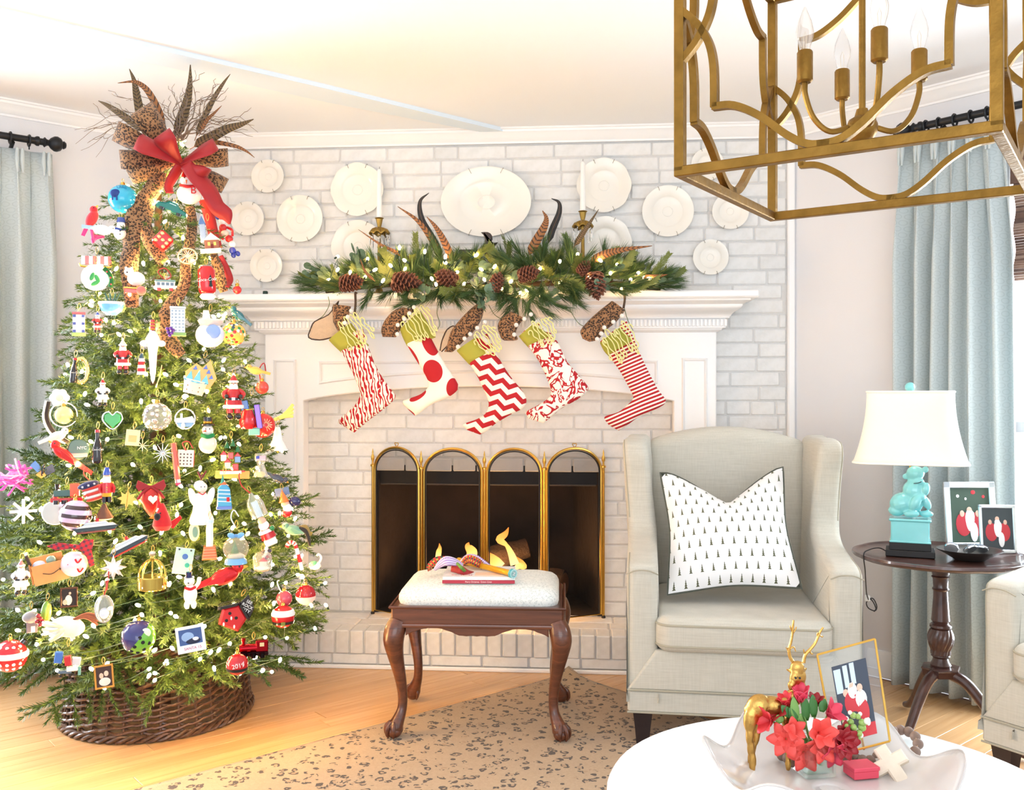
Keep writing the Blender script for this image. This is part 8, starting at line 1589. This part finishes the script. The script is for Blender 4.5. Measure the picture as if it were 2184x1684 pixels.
o = Orn(540, 1381, 'train_ornament', 'shiny dark red train engine at the bottom right of the tree', hook=18, off=.07); rx_ = cm((150, 16, 30), 'x'); o.B('cab', rx_, 18, -4, 26, 24, 16); o.L('boiler', rx_, -10, 0, [(0, -18), (9, -18), (9, 18), (0, 18)], rot=90); o.B('chassis', cm((40, 20, 26), 'x'), 2, 12, 58, 8, 16); [o.L('wheel', cm((30, 24, 30), 'x'), x, 14, [(0, -5), (6, -5), (6, 5), (0, 5)], dz=9) for x in (-18, 0, 18)]; o.L('chimney', rx_, -20, -8, [(0, -14), (5, -14), (3, 0), (0, 0)]); o.B('window', cm((226, 200, 150), 'm'), 18, -8, 9, 8, 1, 8.4)
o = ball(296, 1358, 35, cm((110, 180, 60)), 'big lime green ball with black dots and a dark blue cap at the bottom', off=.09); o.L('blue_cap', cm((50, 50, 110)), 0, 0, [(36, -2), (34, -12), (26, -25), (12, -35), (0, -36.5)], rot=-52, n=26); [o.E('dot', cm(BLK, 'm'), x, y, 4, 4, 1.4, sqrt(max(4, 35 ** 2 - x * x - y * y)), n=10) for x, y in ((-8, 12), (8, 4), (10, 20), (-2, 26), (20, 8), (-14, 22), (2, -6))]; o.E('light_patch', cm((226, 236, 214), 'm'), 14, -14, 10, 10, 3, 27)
frame_orn(222, 1442, 38, 50, cm((232, 176, 96), 'x'), 'gold photo frame with a couple hanging low over the wicker collar', (70, 50, 46), [((236, 196, 170), -.14, -.05, .11, .12), ((240, 206, 180), .12, -.12, .12, .12), ((240, 226, 210), .02, .22, .3, .18)], tilt=-4, off=.09)
o = Orn(145, 1408, 'trinket_ornament', 'cluster of blue and silver metal toy vehicles at the bottom left', hook=30, off=.06); [o.B('block', cm(c), x, y, w_, h_, 12, z, r_) for x, y, w_, h_, z, r_, c in ((-18, -10, 16, 24, 4, 8, (70, 120, 200)), (0, -2, 14, 20, 8, -6, (200, 40, 50)), (16, 2, 18, 16, 4, 10, SIL), (8, 16, 22, 9, 8, 0, WHT), (-6, 22, 26, 6, 4, 4, (90, 110, 130)), (22, 22, 6, 18, 6, 0, (110, 170, 160)))]; [o.L('wheel', cm(BLK), x, 28, [(0, -3), (4, -3), (4, 3), (0, 3)], dz=8) for x in (-14, 4)]
o = ball(22, 1398, 34, cm((206, 26, 38)), 'big red ball with white polka dots and a white band at the far bottom left', off=.05); o.L('white_band', cm(WHT, 'm'), 0, 0, [(34.4, -10), (36, -8), (36, 0), (34.4, 2)], n=28); [o.E('dot', cm(WHT, 'm'), x, y, 3.6, 3.6, 1.2, sqrt(max(4, 34 ** 2 - x * x - y * y)), n=10) for x in (-18, -6, 6, 18) for y in (-22, 12, 22) if x * x + y * y < 1000]; o.L('black_cap', cm(BLK), 24, -24, [(0, -10), (7, -8), (8, 0), (0, 2)], rot=40)
o = bird(626, 1130, 56, cm((110, 160, 140), 'f'), 'green and gold feathered bird at the right edge with a dark plume tail', -1, cm((150, 130, 60), 'f'), off=.06); [o.T('plume', cm((54, 42, 36) if i > 1 else (150, 126, 70), 'f'), [(12, -6, i), (26, -8 + i * 4, i), (34, 6 + i * 7, i)], 2.6) for i in range(5)]
o = Orn(606, 1072, 'star_person_ornament', 'orange star hatted gnome beside a navy cap at the right edge', tilt=-10, hook=26, off=.06); o.L('hat', cm((236, 120, 50)), 0, 0, [(0, -28), (4, -20), (11, -2), (0, -1)], n=16); o.E('face', cm(SKN, 'm'), 2, 3, 9, 8, 8); o.E('beard', cm(WHT, 'm'), 5, 12, 9, 10, 7, 3); o.E('coat', cm(REDc), 2, 22, 11, 10, 9); o.E('navy_cap', cm((40, 40, 90)), 22, 2, 13, 11, 9, -4, 25); o.B('banner', cm((110, 130, 170), 'm'), 0, -24, 30, 16, 4, -6)
o = Orn(636, 1182, 'candy_cane_ornament', 'red and white candy cane at the right edge of the lower tree', tilt=-14, off=.06); pts = [(0, 34), (0, -14), (-3, -26), (-12, -30), (-19, -22)]
cp_ = crom([Vector((x, y, 0)) for x, y in pts], 6)
for i in range(len(cp_) - 1): o.T('stripe', cm(REDc if (i // 2) % 2 else WHT), [tuple(cp_[i])[:2], tuple(cp_[i + 1])[:2]], 4.4, n=10)
o = Orn(672, 1200, 'swan_ornament', 'small white and green glass swan on the tip of a right hand branch', off=.04); o.E('body', cm(WHT), 0, 6, 13, 9, 9); o.T('neck', cm(WHT), [(8, 2), (13, -10), (8, -18), (3, -15)], 2.6, n=8); o.E('wing', cm((90, 170, 130)), -4, 2, 10, 6, 10, 0, -15)
# far left edge pieces
o = Orn(40, 1022, 'feather_ornament', 'shaggy bright pink feather boa tuft at the far left edge', 'feather', off=.03); rr = random.Random(12)
for i in range(30): a = rr.uniform(1.2, 4.6); o.T('plume', cm(rr.choice([(232, 60, 170), (240, 120, 210), (246, 170, 226)]), 'f'), [(14 + rr.uniform(-10, 14), rr.uniform(-30, 30), 0), (6 + 22 * cos(a), -18 * sin(a) + rr.uniform(-14, 14), rr.uniform(0, 8)), (36 * cos(a), -30 * sin(a) + rr.uniform(-16, 16), rr.uniform(0, 10))], 2)
o = Orn(92, 1000, 'moth_ornament', 'blue, orange and black winged ornament at the left edge', tilt=10); [o.P('wing', cm(c), p_, 3) for c, p_ in (((60, 110, 190), [(0, 0), (-18, -16), (-26, -4), (-10, 8)]), ((40, 40, 60), [(0, 0), (16, -14), (24, 2), (10, 12)]), ((230, 150, 60), [(-2, 2), (-12, 14), (0, 20), (8, 12)]))]; o.E('body', cm(BLK), 0, 2, 3, 13, 3, 3)
o = Orn(115, 900, 'bugle_ornament', 'black and white curved feather hanging down the left edge', off=.04); o.T('vane', cm((44, 36, 36), 'f'), [(-10, -44), (-14, -10), (0, 22), (28, 44)], 4.4, n=8); o.T('white_edge', cm(WHT, 'f'), [(-15, -46), (-20, -8), (-5, 26), (22, 46)], 2.4, 2)
ball(136, 885, 19, cm((236, 214, 150)), 'pale gold frosted ball in a silver ring near the left edge'); o = Orn(136, 868, 'ring_ornament', 'silver wire ring around the pale gold ball', off=.055); o.T('ring', cm(SIL, 'x'), [(26 * cos(a), 26 * sin(a) + 16) for a in [2 * pi * i / 12 for i in range(12)]], 1.6, closed=True)
o = Orn(127, 848, 'flower_ornament', 'white fluffy flower ornament near the left edge', off=.05); [o.E('petal', cm(WHT, 'f'), 11 * cos(a), 11 * sin(a), 9, 9, 6, 2) for a in [pi * i / 3 for i in range(6)]]; o.E('centre', cm((246, 236, 200), 'f'), 0, 0, 7, 7, 5, 6)
bird(122, 930, 54, cm((238, 232, 220), 'f'), 'cream white dove above the long red bird at the left edge', 1, tilt=-8)
building(168, 690, 'narrow blue and white lighthouse keeper house at the left edge of the upper tree', 24, 40, (236, 236, 240), (70, 90, 170), 3, 2, (180, 60, 60)); figurine(208, 688, 44, cm((206, 60, 50)), 'tiny bearded figure in red right of the lighthouse keeper house', hat=cm((60, 80, 170)))
figurine(219, 838, 58, cm((246, 240, 232)), 'white robed bearded figure with a red cap at the left of the crystal ball', hat=cm(REDc))
bird(545, 790, 44, cm((236, 180, 90), 'f'), 'golden and white bird at the right edge above the red striped ball', -1); ball(559, 826, 14, cm((216, 70, 60)), 'small red and gold patterned ball on a red loop at the right edge', ribbon=(M_REDV, [(-6, -36), (4, -52), (8, -30)]))
figurine(45, 1232, 74, cm((240, 236, 236)), 'pale robed figure with a pink sash at the far left edge', hat=cm((214, 120, 130))); o = Orn(50, 1090, 'candle_ornament', 'white fluffy snowflake ornament at the far left edge', off=.05); [o.T('arm', cm(WHT, 'f'), [(0, 0), (26 * cos(a), 26 * sin(a))], 3) for a in [pi * i / 4 for i in range(8)]]; o.E('centre', cm(WHT, 'f'), 0, 0, 8, 8, 6)
bird(592, 1020, 46, cm((60, 66, 84)), 'dark glass bird with a white wing at the right edge', 1, tilt=40)
